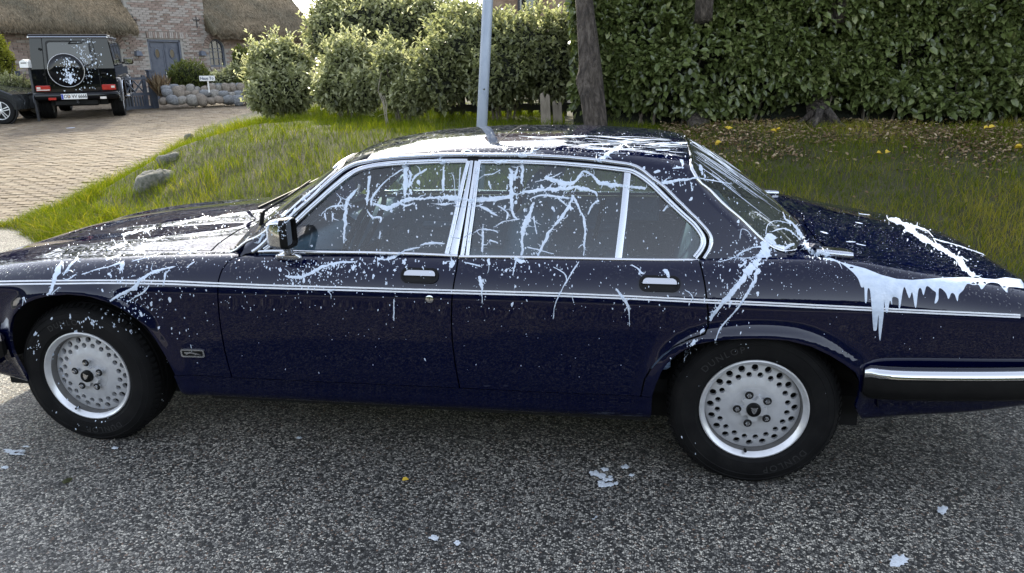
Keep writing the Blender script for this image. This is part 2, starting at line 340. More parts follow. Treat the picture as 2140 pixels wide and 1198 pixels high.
def SA(x, q):
    """lower body and decks: arrays x, q(0..12) -> points (n,3) on the near side"""
    x = np.atleast_1d(np.asarray(x, float)); q = np.clip(np.atleast_1d(np.asarray(q, float)), 0, 12)
    x, q = np.broadcast_arrays(x, q)
    pl = plan(x); zc = zcr(x); e8 = z8(x); lo = zs0(x)
    Z = np.stack([lo, lo+.027, lo+.10, .42*lo+.58*(zc-.06)+0*x, zc-.055, zc, zc+.42*(e8-zc), zc+.77*(e8-zc), e8, z9(x), z10(x), z11(x), z12(x)], -1)
    wide = np.array(NS); S = pl[..., None]*wide
    # round the body corners at both ends: pull lower body in a touch
    Pn = np.stack([S, Z], -1)
    dl = np.linalg.norm(np.diff(Pn, axis=-2), axis=-1)+1e-9
    sl = np.diff(Pn, axis=-2)/dl[..., None]
    tan = np.zeros_like(Pn)
    w0 = dl[..., 1:]; w1 = dl[..., :-1]
    tan[..., 1:-1, :] = (sl[..., :-1, :]*w0[..., None]+sl[..., 1:, :]*w1[..., None])/(w0+w1)[..., None]
    tan[..., 0, :] = sl[..., 0, :]; tan[..., -1, :] = np.array([-1.0, 0.0])
    # keep the waist crease tight
    k = np.clip(q.astype(int), 0, 11); t = q-k
    I = np.arange(x.size).reshape(x.shape)
    P2 = Pn.reshape(-1, 13, 2); T2 = tan.reshape(-1, 13, 2); D2 = dl.reshape(-1, 12)
    i = I.ravel(); kk = k.ravel(); tt = t.ravel()[:, None]; d = D2[i, kk][:, None]
    p = (2*tt**3-3*tt**2+1)*P2[i, kk]+(tt**3-2*tt**2+tt)*d*T2[i, kk]+(-2*tt**3+3*tt**2)*P2[i, kk+1]+(tt**3-tt**2)*d*T2[i, kk+1]
    xx = x.ravel(); s = p[:, 0]; z = p[:, 1]
    side = np.clip((8.2-q.ravel())/1.5, 0, 1)
    for L, h in ((LIPF, .020), (LIPR, .024)):
        d = polydist(xx, z, L); s = s+side*h*np.exp(-(np.maximum(d-.004, 0)/.042)**2)
    # bonnet: raised centre with two soft creases, bulges over the lamps
    bon = np.clip((-2.2-xx)/.3, 0, 1)*np.clip((xx+3.75)/.4, 0, 1)
    sr = s/np.maximum(pl.ravel(), .1)
    z = z+bon*(.006*np.exp(-((sr-.56)/.085)**2)*np.clip((-2.5-xx)/.7, 0, 1)+.008/(1+np.exp((sr-.30)/.018)))
    return np.stack([xx, YC-s, z], -1)
_wx = [-2.40, -2.30, -2.234, -2.067, -1.92, -1.78, -1.66, -1.55, -1.40, -1.1, -.8, -.5, -.33, -.25, -.112, .017, .148, .215, .272, .33, .40]
zcB = pchip(_wx, [.84, .895, .94, 1.06, 1.155, 1.235, 1.278, 1.297, 1.313, 1.328, 1.329, 1.316, 1.302, 1.287, 1.216, 1.127, 1.025, .965, .912, .86, .80])
zeB = pchip([-2.40, -2.20, -2.13, -2.094, -1.907, -1.684, -1.60, -1.5, -1.4, -1.1, -.82, -.53, -.36, -.285, -.255, -.225, -.103, .012, .105, .17, .30, .40],
            [.82, .86, .885, .914, 1.05, 1.205, 1.240, 1.266, 1.280, 1.297, 1.297, 1.283, 1.262, 1.248, 1.225, 1.175, 1.053, .945, .900, .875, .82, .78])
sbB = pchip([-2.4, -2.2, -2.0, -1.6, -1.0, -.4, -.2, 0, .15, .3, .4], [.755, .77, .785, .798, .803, .800, .788, .755, .705, .63, .57])
ZB0 = 0.880
def SB(x, q):
    """greenhouse: q 0..1 side glass plane, 1..2 rounded edge, 2..3 roof or screen to the centre line"""
    x = np.atleast_1d(np.asarray(x, float)); q = np.clip(np.atleast_1d(np.asarray(q, float)), 0, 3); x, q = np.broadcast_arrays(x, q)
    x = x.ravel(); q = q.ravel(); ze = zeB(x); zc = np.maximum(zcB(x), ze+.004); sb = sbB(x)
    def side(z):
        h = np.maximum(z-ZB0, -.2); return sb-.345*h-.16*h*np.abs(h)
    sc = side(ze)-.012
    s3 = np.maximum(sc-.075, .2); kk = 2*(sc-s3)/s3; z3 = (ze+kk*zc)/(1+kk)
    z1 = ze-.034; s1 = side(z1)
    zb = np.minimum(ZB0, z1-.02)
    a = np.clip(q, 0, 1); zs = zb+(z1-zb)*a; S = side(zs); Z = zs
    t = np.clip(q-1, 0, 1); m = q > 1
    S = np.where(m, (1-t)**2*s1+2*t*(1-t)*sc+t*t*s3, S); Z = np.where(m, (1-t)**2*z1+2*t*(1-t)*ze+t*t*z3, Z)
    m = q > 2; t = np.clip(q-2, 0, 1); st = s3*(1-t)
    S = np.where(m, st, S); Z = np.where(m, zc-(zc-z3)*(st/s3)**2, Z)
    return np.stack([x, YC-S, Z], -1)
class Surf:
    def __init__(s, fn, x0, x1, nx, qs, lref):
        s.fn = fn; X = np.linspace(x0, x1, nx); Q = np.asarray(qs); s.X, s.Q = X, Q; s.xr = (x0, x1); s.q1 = Q[-1]
        gx, gq = np.meshgrid(X, Q, indexing='ij'); P = fn(gx.ravel(), gq.ravel()); s.P = P; nq = len(Q)
        tri = []
        for i in range(nx-1):
            for j in range(nq-1):
                a = i*nq+j; tri += [(a, a+nq, a+nq+1), (a, a+nq+1, a+1)]
        s.tri = tri; s.gx, s.gq = gx.ravel(), gq.ravel()
        s.bvh = BVHTree.FromPolygons([Vector(p) for p in P], tri)
        # metric coordinate along the profile
        qq = np.linspace(0, Q[-1], 400); pp = fn(np.full(400, lref), qq)
        L = np.concatenate([[0], np.cumsum(np.linalg.norm(np.diff(pp, axis=0), axis=1))]); s.qq, s.L = qq, L
    def q2l(s, q): return np.interp(q, s.qq, s.L)
    def l2q(s, l): return np.interp(l, s.L, s.qq)
    def hit(s, u, v, near=None):
        d = ray(u, v); loc, no, fi, _ = s.bvh.ray_cast(CAM, d.normalized())
        if loc is None:
            loc, no, fi, _ = s.bvh.find_nearest(CAM+d*3.2)
        a, b, c = s.tri[fi]; A, B, C = (Vector(s.P[k]) for k in (a, b, c))
        v0, v1, v2 = B-A, C-A, loc-A; d00, d01, d11, d20, d21 = v0.dot(v0), v0.dot(v1), v1.dot(v1), v2.dot(v0), v2.dot(v1)
        den = d00*d11-d01*d01 or 1e-12; vv = (d11*d20-d01*d21)/den; ww = (d00*d21-d01*d20)/den; uu = 1-vv-ww
        return np.array([uu*s.gx[a]+vv*s.gx[b]+ww*s.gx[c], uu*s.gq[a]+vv*s.gq[b]+ww*s.gq[c]])
    def pts(s, px): return np.array([s.hit(u, v) for u, v in px])
    def ev(s, xq):
        xq = np.asarray(xq, float); e = 1e-3
        P = s.fn(xq[:, 0], xq[:, 1])
        xa, xb = np.clip(xq[:, 0]-e, *s.xr), np.clip(xq[:, 0]+e, *s.xr); qa, qb = np.clip(xq[:, 1]-.004, 0, s.q1), np.clip(xq[:, 1]+.004, 0, s.q1)
        du = s.fn(xb, xq[:, 1])-s.fn(xa, xq[:, 1]); dv = s.fn(xq[:, 0], qb)-s.fn(xq[:, 0], qa)
        n = np.cross(du, dv); n /= np.linalg.norm(n, axis=1)[:, None]+1e-12
        return P, n
QA = np.concatenate([np.linspace(0, 4, 25)[:-1], np.linspace(4, 9, 70)[:-1], np.linspace(9, 12, 40)])
A = Surf(SA, XS[0], XS[-1], 330, QA, -1.0)
B = Surf(SB, -2.38, .38, 300, np.concatenate([np.linspace(0, 1, 40)[:-1], np.linspace(1, 2, 24)[:-1], np.linspace(2, 3, 40)]), -1.0)
def resample(P, step, closed=True):
    P = np.asarray(P, float); out = []; n = len(P)
    for i in range(n if closed else n-1):
        a, b = P[i], P[(i+1) % n]; k = max(1, int(math.ceil(np.linalg.norm(b-a)/step)))
        for j in range(k): out.append(a+(b-a)*j/k)
    if not closed: out.append(P[-1])
    return np.array(out)
def inpoly(P, poly):
    x, y = P[:, 0], P[:, 1]; r = np.zeros(len(P), bool); n = len(poly)
    for i in range(n):
        x1, y1 = poly[i]; x2, y2 = poly[(i+1) % n]
        if y1 == y2: continue
        c = ((y1 > y) != (y2 > y)) & (x < (x2-x1)*(y-y1)/(y2-y1)+x1); r ^= c
    return r
def edist(P, poly):
    d = np.full(len(P), 9.)
    for i in range(len(poly)):
        a = poly[i]; b = poly[(i+1) % len(poly)]; ab = b-a; t = np.clip(((P-a)@ab)/(ab@ab+1e-12), 0, 1)
        d = np.minimum(d, np.linalg.norm(P-a-t[:, None]*ab, axis=1))
    return d
def inset(poly, g, keep=None):
    n = len(poly); ar = 0.5*np.sum(poly[:, 0]*np.roll(poly[:, 1], -1)-np.roll(poly[:, 0], -1)*poly[:, 1]); sg = 1 if ar > 0 else -1
    out = []
    for i in range(n):
        a, b, c = poly[i-1], poly[i], poly[(i+1) % n]
        e1 = b-a; e2 = c-b; e1 = e1/(np.linalg.norm(e1)+1e-9); e2 = e2/(np.linalg.norm(e2)+1e-9)
        n1 = np.array([-e1[1], e1[0]])*sg; n2 = np.array([-e2[1], e2[0]])*sg; m = n1+n2; l = np.linalg.norm(m)
        m = n1 if l < 1e-6 else m/l
        k = g/max(.5, m@n1)
        if keep is not None and keep(b): k = 0; m = m*0
        out.append(b+m*k)
    return np.array(out)
def triangulate(poly, step, holes=()):
    bnd = [resample(poly, step)]+[resample(h, step) for h in holes]
    lo, hi = bnd[0].min(0), bnd[0].max(0)
    gx = np.arange(lo[0], hi[0], step); gy = np.arange(lo[1], hi[1], step*.87)
    G = np.array([(a+(step/2 if j % 2 else 0), b) for j, b in enumerate(gy) for a in gx]).reshape(-1, 2)
    if len(G):
        ok = inpoly(G, bnd[0]) & (edist(G, bnd[0]) > step*.45)
        for h in bnd[1:]: ok &= ~inpoly(G, h) & (edist(G, h) > step*.45)
        G = G[ok]
    pts = np.concatenate(bnd+[G]) if len(G) else np.concatenate(bnd)
    edges = []; o = 0
    for b_ in bnd:
        n = len(b_); edges += [(o+i, o+(i+1) % n) for i in range(n)]; o += n
    vo, eo, fo, ov, oe, of = delaunay_2d_cdt([Vector(p) for p in pts], edges, [], 0, 1e-6)
    vo = np.array([(v[0], v[1]) for v in vo]); cen = np.array([vo[list(f)].mean(0) for f in fo])
    ok = inpoly(cen, bnd[0])
    for h in bnd[1:]: ok &= ~inpoly(cen, h)
    fo = [f for f, k in zip(fo, ok) if k]
    return vo, fo
def mirror_mesh(me, name=None):
    m2 = me.copy(); V = np.empty(len(m2.vertices)*3, np.float32); m2.vertices.foreach_get('co', V); V = V.reshape(-1, 3); V[:, 1] = 2*YC-V[:, 1]
    nn = [Vector(c.vector) for c in me.corner_normals]; bm = bmesh.new(); bm.from_mesh(m2)
    for v_, c in zip(bm.verts, V): v_.co = c
    for f in bm.faces: f.normal_flip()
    bm.to_mesh(m2); bm.free()
    return m2
def patch(name, S, poly, mat, parent, step=.03, gap=0.0, h=0.0, depth=.012, holes=(), sym=False, keepx=None, flange=True, mirror=True, flatq=None):
    """skin panel on surface S. poly in (x, q); sym joins both halves over the centre line"""
    P = np.stack([poly[:, 0], S.q2l(poly[:, 1])], -1); qc = S.q1-1e-4
    H = [np.stack([k[:, 0], S.q2l(k[:, 1])], -1) for k in holes]
    lc = S.q2l(S.q1)
    if gap: P = inset(resample(P, step), gap, keep=(lambda p: sym and p[1] > lc-1e-4))
    P[:, 1] = np.clip(P[:, 1], 0, lc)
    vo, fo = triangulate(P, step, H)
    xq = np.stack([vo[:, 0], S.l2q(vo[:, 1])], -1); V, Nn = S.ev(xq)
    cenl = vo[:, 1] > lc-1e-4
    if sym: Nn[cenl, 1] = 0; V[cenl, 1] = YC
    V = V+Nn*h
    if flatq is not None:
        _, Nn = S.ev(np.stack([xq[:, 0], np.maximum(xq[:, 1], flatq)], -1))
        if sym: Nn[cenl, 1] = 0
    nv = len(V); VV = [V]; NN = [Nn]; FF = []
    # orient faces outwards
    for f in fo:
        a, b_, c = (V[k] for k in f[:3]); g = np.cross(b_-a, c-a)
        FF.append(tuple(f) if g@Nn[f[0]] > 0 else tuple(reversed(f)))
    cnt = {}
    for f in FF:
        for i in range(len(f)): e = (f[i], f[(i+1) % len(f)]); cnt[e] = 1
    bed = [e for e in cnt if (e[1], e[0]) not in cnt and not (sym and cenl[e[0]] and cenl[e[1]])]
    if flange and depth:
        base = nv; mp = {}
        dirs = {}
        for a, b_ in bed:
            ed = V[b_]-V[a]; o = np.cross(ed, Nn[a]); o = o/(np.linalg.norm(o)+1e-9)
            for k in (a, b_): dirs[k] = dirs.get(k, 0)+o
        Va = []; Na = []
        for k, o in dirs.items():
            mp[k] = base+len(Va); o = o/(np.linalg.norm(o)+1e-9)
            Va += [V[k], V[k]-Nn[k]*depth]; Na += [o, o]
        VV.append(np.array(Va)); NN.append(np.array(Na))
        for a, b_ in bed: FF.append((mp[b_], mp[a], mp[a]+1, mp[b_]+1))
    V = np.concatenate(VV); Nn = np.concatenate(NN)
    if sym:
        n0 = len(V); V2 = V.copy(); V2[:, 1] = 2*YC-V2[:, 1]; N2 = Nn.copy(); N2[:, 1] *= -1
        idx = np.arange(n0)+n0
        for k in np.where(cenl)[0]: idx[k] = k
        FF = FF+[tuple(int(idx[k]) for k in reversed(f)) for f in FF]; V = np.concatenate([V, V2]); Nn = np.concatenate([Nn, N2])
    o = mesh(name, V, FF, mat, parent, normals=Nn)
    if mirror and not sym:
        V2 = V.copy(); V2[:, 1] = 2*YC-V2[:, 1]; N2 = Nn.copy(); N2[:, 1] *= -1
        mesh(name, V2, [tuple(reversed(f)) for f in FF], mat, parent, normals=N2)
    return o
PROFILES = {
 'round': [(-.5, -.35), (-.5, .0), (-.36, .30), (0, .42), (.36, .30), (.5, .0), (.5, -.35)],
 'frame': [(-.5, -.5), (-.5, .02), (-.40, .13), (-.12, .16), (-.05, .10), (.04, .14), (.30, .20), (.44, .14), (.5, .0), (.5, -.5)],
 'flat': [(-.5, -.2), (-.5, .0), (-.4, .06), (.4, .06), (.5, .0), (.5, -.2)],
 'thin': [(-.5, 0.0), (-.25, .05), (.25, .05), (.5, .0)],
}
def strip(name, S, px, width, mat, parent, prof='round', h=0.0, step=.02, mirror=True, smooth=True, space='px', hfix=None, mb=None):
    """bar of given pixel width (number or one per point) laid on surface S along a pixel path; ends tapered if width goes to 0"""
    px = np.asarray(px, float); wd = np.full(len(px), float(width)) if not hasattr(width, '__len__') else np.interp(np.linspace(0, 1, len(px)), np.linspace(0, 1, len(width)), width)
    if space == 'px':
        xq = S.pts(px)
    else: xq = px
    P0, _ = S.ev(xq); dist = np.array([(Vector(p)-CAM).dot(CF) for p in P0]); wm = wd*dist/F if space == 'px' else wd
    ml = np.stack([xq[:, 0], S.q2l(xq[:, 1]), wm], -1); sm = smoothline(ml, step) if smooth else resample(ml, step, False)
    xq = np.stack([sm[:, 0], S.l2q(sm[:, 1])], -1); wm = np.maximum(sm[:, 2], 1e-4); P, Nn = S.ev(xq)
    Tn = np.gradient(P, axis=0); Tn /= np.linalg.norm(Tn, axis=1)[:, None]+1e-12
    Bn = np.cross(Nn, Tn); Bn /= np.linalg.norm(Bn, axis=1)[:, None]+1e-12
    pr = PROFILES[prof] if isinstance(prof, str) else prof; m = len(pr); V = []; Fc = []
    for i in range(len(P)):
        for a, b_ in pr: V.append(P[i]+Bn[i]*(a*wm[i])+Nn[i]*(h+b_*(wm[i] if hfix is None else hfix)))
    for i in range(len(P)-1):
        for k in range(m-1): Fc.append((i*m+k, (i+1)*m+k, (i+1)*m+k+1, i*m+k+1))
    Fc.append(tuple(range(m))); Fc.append(tuple((len(P)-1)*m+k for k in range(m-1, -1, -1)))
    if mb is not None: mb.add(V, Fc); return None
    o = MB().add(V, Fc).build(name, mat, parent, auto=math.radians(50))
    if mirror:
        V2 = [Vector((v[0], 2*YC-v[1], v[2])) for v in V]; MB().add(V2, Fc).build(name, mat, parent, auto=math.radians(50))
    return o
# ================================================================== SETTING: GROUND
FH = Vector((-math.sin(YAW), math.cos(YAW), 0)); RH = Vector((math.cos(YAW), math.sin(YAW), 0))
zd_ = pchip([3.5, 4.7, 8, 12, 19, 30, 60], [0, 0, .25, .52, .72, .85, .95])
def zd(y): return float(zd_(y))
def drive_pt(u, v):
    z = 0.0
    for _ in range(40):
        p = at_plane(u, v, 2, z); z = .5*z+.5*zd(p.y)
    return p
ye_ = pchip([-60, -12, -7.3, -6.3, -5, -3, 0, 4, 60], [5.2, 4.9, 4.45, 3.8, 3.2, 2.75, 2.5, 2.4, 2.4])
DB = [drive_pt(*p) for p in ((30, 468), (130, 430), (215, 396), (290, 366), (345, 325), (400, 287), (455, 254), (535, 232), (640, 226), (720, 216))]
DB = [Vector((-7.6, 4.35, 0))]+DB+[Vector((-8.0, 19.5, .7)), Vector((-7.0, 60, .9))]
DBA = np.array([(p.x, p.y) for p in DB])
def ddrive(x, y):
    """signed distance to the drive edge, positive on the bank side"""
    d = np.full(x.shape, 1e3); sg = np.ones(x.shape)
    for a, b in zip(DBA[:-1], DBA[1:]):
        ab = b-a; t = np.clip(((x-a[0])*ab[0]+(y-a[1])*ab[1])/(ab@ab), 0, 1); ex = x-a[0]-t*ab[0]; ey = y-a[1]-t*ab[1]; dd = np.hypot(ex, ey)
        m = dd < d-1e-6; d = np.where(m, dd, d); cr = ab[0]*ey-ab[1]*ex; sg = np.where(m, np.where(cr < 0, 1, -1), sg)
    return d*sg
def sm(t): t = np.clip(t, 0, 1); return t*t*(3-2*t)
def vnoise(x, y, s, seed=0):
    x = np.asarray(x)/s; y = np.asarray(y)/s; xi = np.floor(x).astype(int); yi = np.floor(y).astype(int); fx = sm(x-xi); fy = sm(y-yi)
    def h(i, j): n = (i*374761393+j*668265263+seed*362437) & 0x7fffffff; n = ((n ^ (n >> 13))*1274126177) & 0x7fffffff; return ((n ^ (n >> 16)) & 0xffff)/65535.0
    return (h(xi, yi)*(1-fx)+h(xi+1, yi)*fx)*(1-fy)+(h(xi, yi+1)*(1-fx)+h(xi+1, yi+1)*fx)*fy
def Hbank(x, y):
    x = np.asarray(x, float); y = np.asarray(y, float); dr = y-ye_(x); dd = ddrive(x, y)
    base = zd_(y)*(1-sm(dd/4)); k = np.minimum(sm(dr/3.5), sm((dd+.1)/2.4))
    top = np.maximum(.93, zd_(y)+.3)
    z = base+(top-base)*k+.05*(vnoise(x, y, .7)-.5)*k+.03*(vnoise(x, y, .22, 3)-.5)*np.minimum(1, k*3)+.012*np.clip(np.minimum(dr, dd)*6, 0, 1)
    out = np.minimum(dr, dd)
    return np.where(out < 0, base+np.maximum(out, -.4)*.5, z)
def gz(x, y): return float(Hbank(np.array([x]), np.array([y]))[0])
def bank_hit(u, v, d0=3.0, d1=25.0):
    """where the ray through a photo pixel meets the bank"""
    d = np.linspace(d0, d1, 900); r = ray(u, v); X = CAM.x+r.x*d; Y = CAM.y+r.y*d; Z = CAM.z+r.z*d
    b = np.where(Z < Hbank(X, Y))[0]; i = b[0] if len(b) else len(d)-1
    return Vector((X[i], Y[i], Hbank(X[i:i+1], Y[i:i+1])[0]))
ASPH = asphalt_mat()
def sheet(name, xs, ys, zf, mat):
    gx, gy = np.meshgrid(xs, ys, indexing='ij'); z = zf(gx.ravel(), gy.ravel()); V = np.stack([gx.ravel(), gy.ravel(), z], -1); ny = len(ys)
    i, j = np.meshgrid(np.arange(len(xs)-1), np.arange(ny-1), indexing='ij'); a = (i*ny+j).ravel(); Q = np.stack([a, a+ny, a+ny+1, a+1], -1)
    return tag(npmesh(name, V, Q, mat, smooth=True), kind='structure')
SOIL = simple('verge_soil', [(.030, .030, .014), (.05, .046, .022), (.07, .062, .034)], .95, scale=3, bump=.6, bscale=60)
GROUND = simple('far_ground', [(.05, .065, .02), (.08, .09, .035)], .95, scale=.6, bump=.3)
SUBB = simple('paving_bed', [(.07, .06, .045), (.10, .085, .065)], .95, scale=6, bump=.4, bscale=90)
# the road: one sheet; the far ground below it to the horizon
tag(MB().box((0, 0, -.16), (1600, 1600, .1)).build('ground', GROUND), kind='structure')
sheet('road', np.linspace(-70, 70, 60), np.array([-3.9, -3.0, -2, 0, 2, 3.0, 4, 5.0, 5.3]), lambda x, y: 0*x, ASPH)
xs = np.concatenate([np.linspace(-60, -12, 14), np.linspace(-11.5, 7, 150), np.linspace(7.5, 60, 24)]); ys = np.concatenate([np.linspace(2.1, 10, 90), np.linspace(10.4, 16, 20), np.linspace(17, 70, 16)])
verge = sheet('grass_bank', xs, ys, lambda x, y: Hbank(x, y), SOIL)
drive = sheet('driveway', np.linspace(-45, 0, 40), np.concatenate([np.linspace(4.3, 22, 60), np.linspace(23, 60, 12)]), lambda x, y: np.where(ddrive(x, y) > .6, zd_(y)-.4, zd_(y)-.030), SUBB)
# strip of worn tarmac where drive meets road is the road sheet itself; near bank across the street
KERB = simple('kerb_concrete', [(.22, .21, .19), (.3, .29, .26)], .85, scale=6, bump=.3)
tag(MB().box((0, -3.98, .06), (120, .14, .14), bev=.015).build('kerb', KERB), kind='structure')
OPPG = simple('opposite_verge', [(.04, .055, .018), (.07, .085, .03), (.09, .085, .05)], .95, scale=1.4, bump=.4)
sheet('opposite_verge', np.linspace(-70, 70, 40), np.linspace(-60, -4.05, 30), lambda x, y: .10+.0*x, OPPG)
# pavers
PAVE = [simple('paver_stone', [(.105, .074, .042), (.135, .098, .058), (.16, .122, .079)], .85, scale=9, bump=.25, bscale=70), simple('paver_stone_dark', [(.08, .056, .034), (.105, .076, .048), (.127, .097, .065)], .85, scale=7, bump=.25, bscale=70), simple('paver_stone_pale', [(.128, .098, .06), (.16, .125, .08), (.187, .15, .103)], .85, scale=8, bump=.25, bscale=70)]
PL_, PWd, PG = .205, .105, .010
cands = []
ang = math.radians(14); ax = Vector((math.cos(ang), math.sin(ang), 0)); ay = Vector((-math.sin(ang), math.cos(ang), 0))
o0 = Vector((-7.5, 5.0, 0))
for j in range(-60, 190):
    for i in range(-75, 45):
        c = o0+ax*((i+(.5 if j % 2 else 0))*(PL_+PG*.0))+ay*(j*PWd)
        if c.y < 4.62+.05*math.sin(c.x*2) or c.y > 21.5: continue
        q = c-CAM; d = q.dot(CF)
        if d < 1: continue
        u = PW/2+F*q.dot(CR)/d; v = PH/2-F*(q.dot(CU)+.3*0)/d
        if -60 < u < 760 and v < 620: cands.append((d, c))
cx_ = np.array([c.x for _, c in cands]); cy_ = np.array([c.y for _, c in cands]); dd_ = ddrive(cx_, cy_)
cands = [k for k, m in zip(cands, dd_) if m < .25]; cands.sort(key=lambda k: k[0])
def paver_vf(l, w_, t, b):
    V = [(-l, -w_, -t), (l, -w_, -t), (l, w_, -t), (-l, w_, -t), (-l, -w_, -b), (l, -w_, -b), (l, w_, -b), (-l, w_, -b), (-l+b, -w_+b, 0), (l-b, -w_+b, 0), (l-b, w_-b, 0), (-l+b, w_-b, 0)]
    return V, [(0, 1, 5, 4), (1, 2, 6, 5), (2, 3, 7, 6), (3, 0, 4, 7), (4, 5, 9, 8), (5, 6, 10, 9), (6, 7, 11, 10), (7, 4, 8, 11), (8, 9, 10, 11)]
pv, pf = paver_vf(PL_/2-PG/2, PWd/2-PG/2, .03, .006)
pme = []
for k in range(3):
    me = bpy.data.meshes.new('paver'); me.from_pydata(pv, [], pf); me.materials.append(PAVE[k]); pme.append(me)
slope = lambda y: (zd(y+.05)-zd(y-.05))/.1
rest = [[], [], []]; R3 = random.Random(5)
for n, (d, c) in enumerate(cands):
    dz = R3.gauss(0, .0025); k = R3.choice((0, 0, 0, 1, 1, 2)); e = (math.atan(slope(c.y))+R3.gauss(0, .012), R3.gauss(0, .012), ang+R3.gauss(0, .012))
    if n < 300:
        o = bpy.data.objects.new('paver', pme[k]); COL.objects.link(o); o.parent = drive; o.location = (c.x, c.y, zd(c.y)+dz); o.rotation_euler = e
    else: rest[k].append((c.x, c.y, zd(c.y)+dz, e))
PVA = np.array(pv); PFA = np.array(pf)
V = []; Q = []; MI = []
for k in range(3):
    for x, y, z, e in rest[k]:
        cz_, sz_ = math.cos(e[2]), math.sin(e[2]); p = PVA.copy(); p[:, 2] += p[:, 1]*math.tan(e[0])+p[:, 0]*e[1]
        xx = p[:, 0]*cz_-p[:, 1]*sz_+x; yy = p[:, 0]*sz_+p[:, 1]*cz_+y; b = len(V)*12
        V.append(np.stack([xx, yy, p[:, 2]+z], -1)); Q.append(PFA+b); MI += [k]*9
if V:
    o = npmesh('paver_field', np.concatenate(V), np.concatenate(Q), PAVE[0], drive)
    for k in (1, 2): o.data.materials.append(PAVE[k])
    o.data.polygons.foreach_set('material_index', np.array(MI, np.int32)); o['kind'] = 'stuff'
# ================================================================== VEGETATION
GRASSM = leaf_mat('grass_blades', (.046, .064, .006), (.112, .146, .010), (.34, .29, .06), .6, .45, .1)
def blades(name, X, Y, L, W_, tint, lean, mat):
    n = len(X); Z = Hbank(X, Y); a = rng.uniform(0, 2*PI, n); la = rng.uniform(0, 2*PI, n); ln = np.abs(rng.normal(lean, .25, n))*L
    wx, wy = np.cos(a)*W_/2, np.sin(a)*W_/2; dx, dy = np.cos(la)*ln, np.sin(la)*ln
    V = np.zeros((n, 6, 3)); 
    for k, (t, ww) in enumerate(((0, 1), (.55, .8), (1, .12))):
        px = X+dx*t**2; py = Y+dy*t**2; pz = Z-.01+np.sqrt(np.maximum(L**2-(ln*.8)**2, (.35*L)**2))*t*(1-.18*t)
        V[:, 2*k] = np.stack([px-wx*ww, py-wy*ww, pz], -1); V[:, 2*k+1] = np.stack([px+wx*ww, py+wy*ww, pz], -1)
    b = np.arange(n)*6; Q = np.concatenate([np.stack([b, b+1, b+3, b+2], -1), np.stack([b+2, b+3, b+5, b+4], -1)])
    return tag(npmesh(name, V.reshape(-1, 3), Q, mat, smooth=True, attr=np.repeat(tint, 6)), kind='stuff')
def scatter(n, x0, x1, y0, y1, keep):
    X = rng.uniform(x0, x1, n); Y = rng.uniform(y0, y1, n); dr = Y-ye_(X); dd = ddrive(X, Y); Z = Hbank(X, Y)
    qx = X-CAM.x; qy = Y-CAM.y; qz = Z-CAM.z; d = qx*CF.x+qy*CF.y+qz*CF.z; u = PW/2+F*(qx*CR.x+qy*CR.y+qz*CR.z)/d; v = PH/2-F*(qx*CU.x+qy*CU.y+qz*CU.z)/d
    m = (dr > -.08) & (dd > -.10) & keep(X, Y, dr, dd, u, v, d); return X[m], Y[m], dr[m], dd[m], u[m], v[m]
inframe = lambda u, v: (u > -120) & (u < 2300) & (v < 700)
# general lawn of the bank
X, Y, dr, dd, u, v = scatter(520000, -13, 6.5, 2.2, 12, lambda X, Y, dr, dd, u, v, d: inframe(u, v) & (rng.random(len(X)) < np.clip(1.5*(6.0/d)**2, .12, 1)) & ~((u > 1180) & (v < 265)))
dry = sm((u-1250)/500)*sm((vnoise(X, Y, .5, 9)-.25)/.5)*sm((400-v)/120)
keepd = rng.random(len(X)) > dry*.55; X, Y, dr, dd, u, v, dry = (k[keepd] for k in (X, Y, dr, dd, u, v, dry))
cl = vnoise(X, Y, .35, 4); cl2 = vnoise(X, Y, 1.2, 6)
L = (.055+.065*cl+.03*cl2)*rng.uniform(.6, 1.4, len(X)); tuft = (vnoise(X, Y, .16, 12) > .80)*sm((1250-u)/400); L *= 1+.7*tuft
tint = np.clip(.30+.35*(cl-.5)+.4*(cl2-.5)+rng.normal(0, .17, len(X))+.45*dry*(rng.random(len(X)) < .65)+.24*sm((u-1250)/300)+.10*sm((700-u)/300), 0, 1)
blades('grass', X, Y, L, rng.uniform(.003, .0055, len(X)), tint, .5, GRASSM)
# long bright grass at the foot of the bank and along the drive
X, Y, dr, dd, u, v = scatter(260000, -9, -1.5, 2.3, 9, lambda X, Y, dr, dd, u, v, d: inframe(u, v) & (np.minimum(dd, dr*1.0) < .85) & (rng.random(len(X)) < 1.0*np.clip(vnoise(X, Y, .28, 21)*1.6-.25, .05, 1)))
L = (.12+.21*vnoise(X, Y, .3, 22))*rng.uniform(.55, 1.3, len(X))*np.clip(.45+np.minimum(dd, dr)*2.5, .3, 1); tint = np.clip(.52+rng.normal(0, .18, len(X))+.3*(vnoise(X, Y, .25, 23)-.5), 0, 1)
blades('long_grass', X, Y, L, rng.uniform(.0035, .007, len(X)), tint, .75, GRASSM)
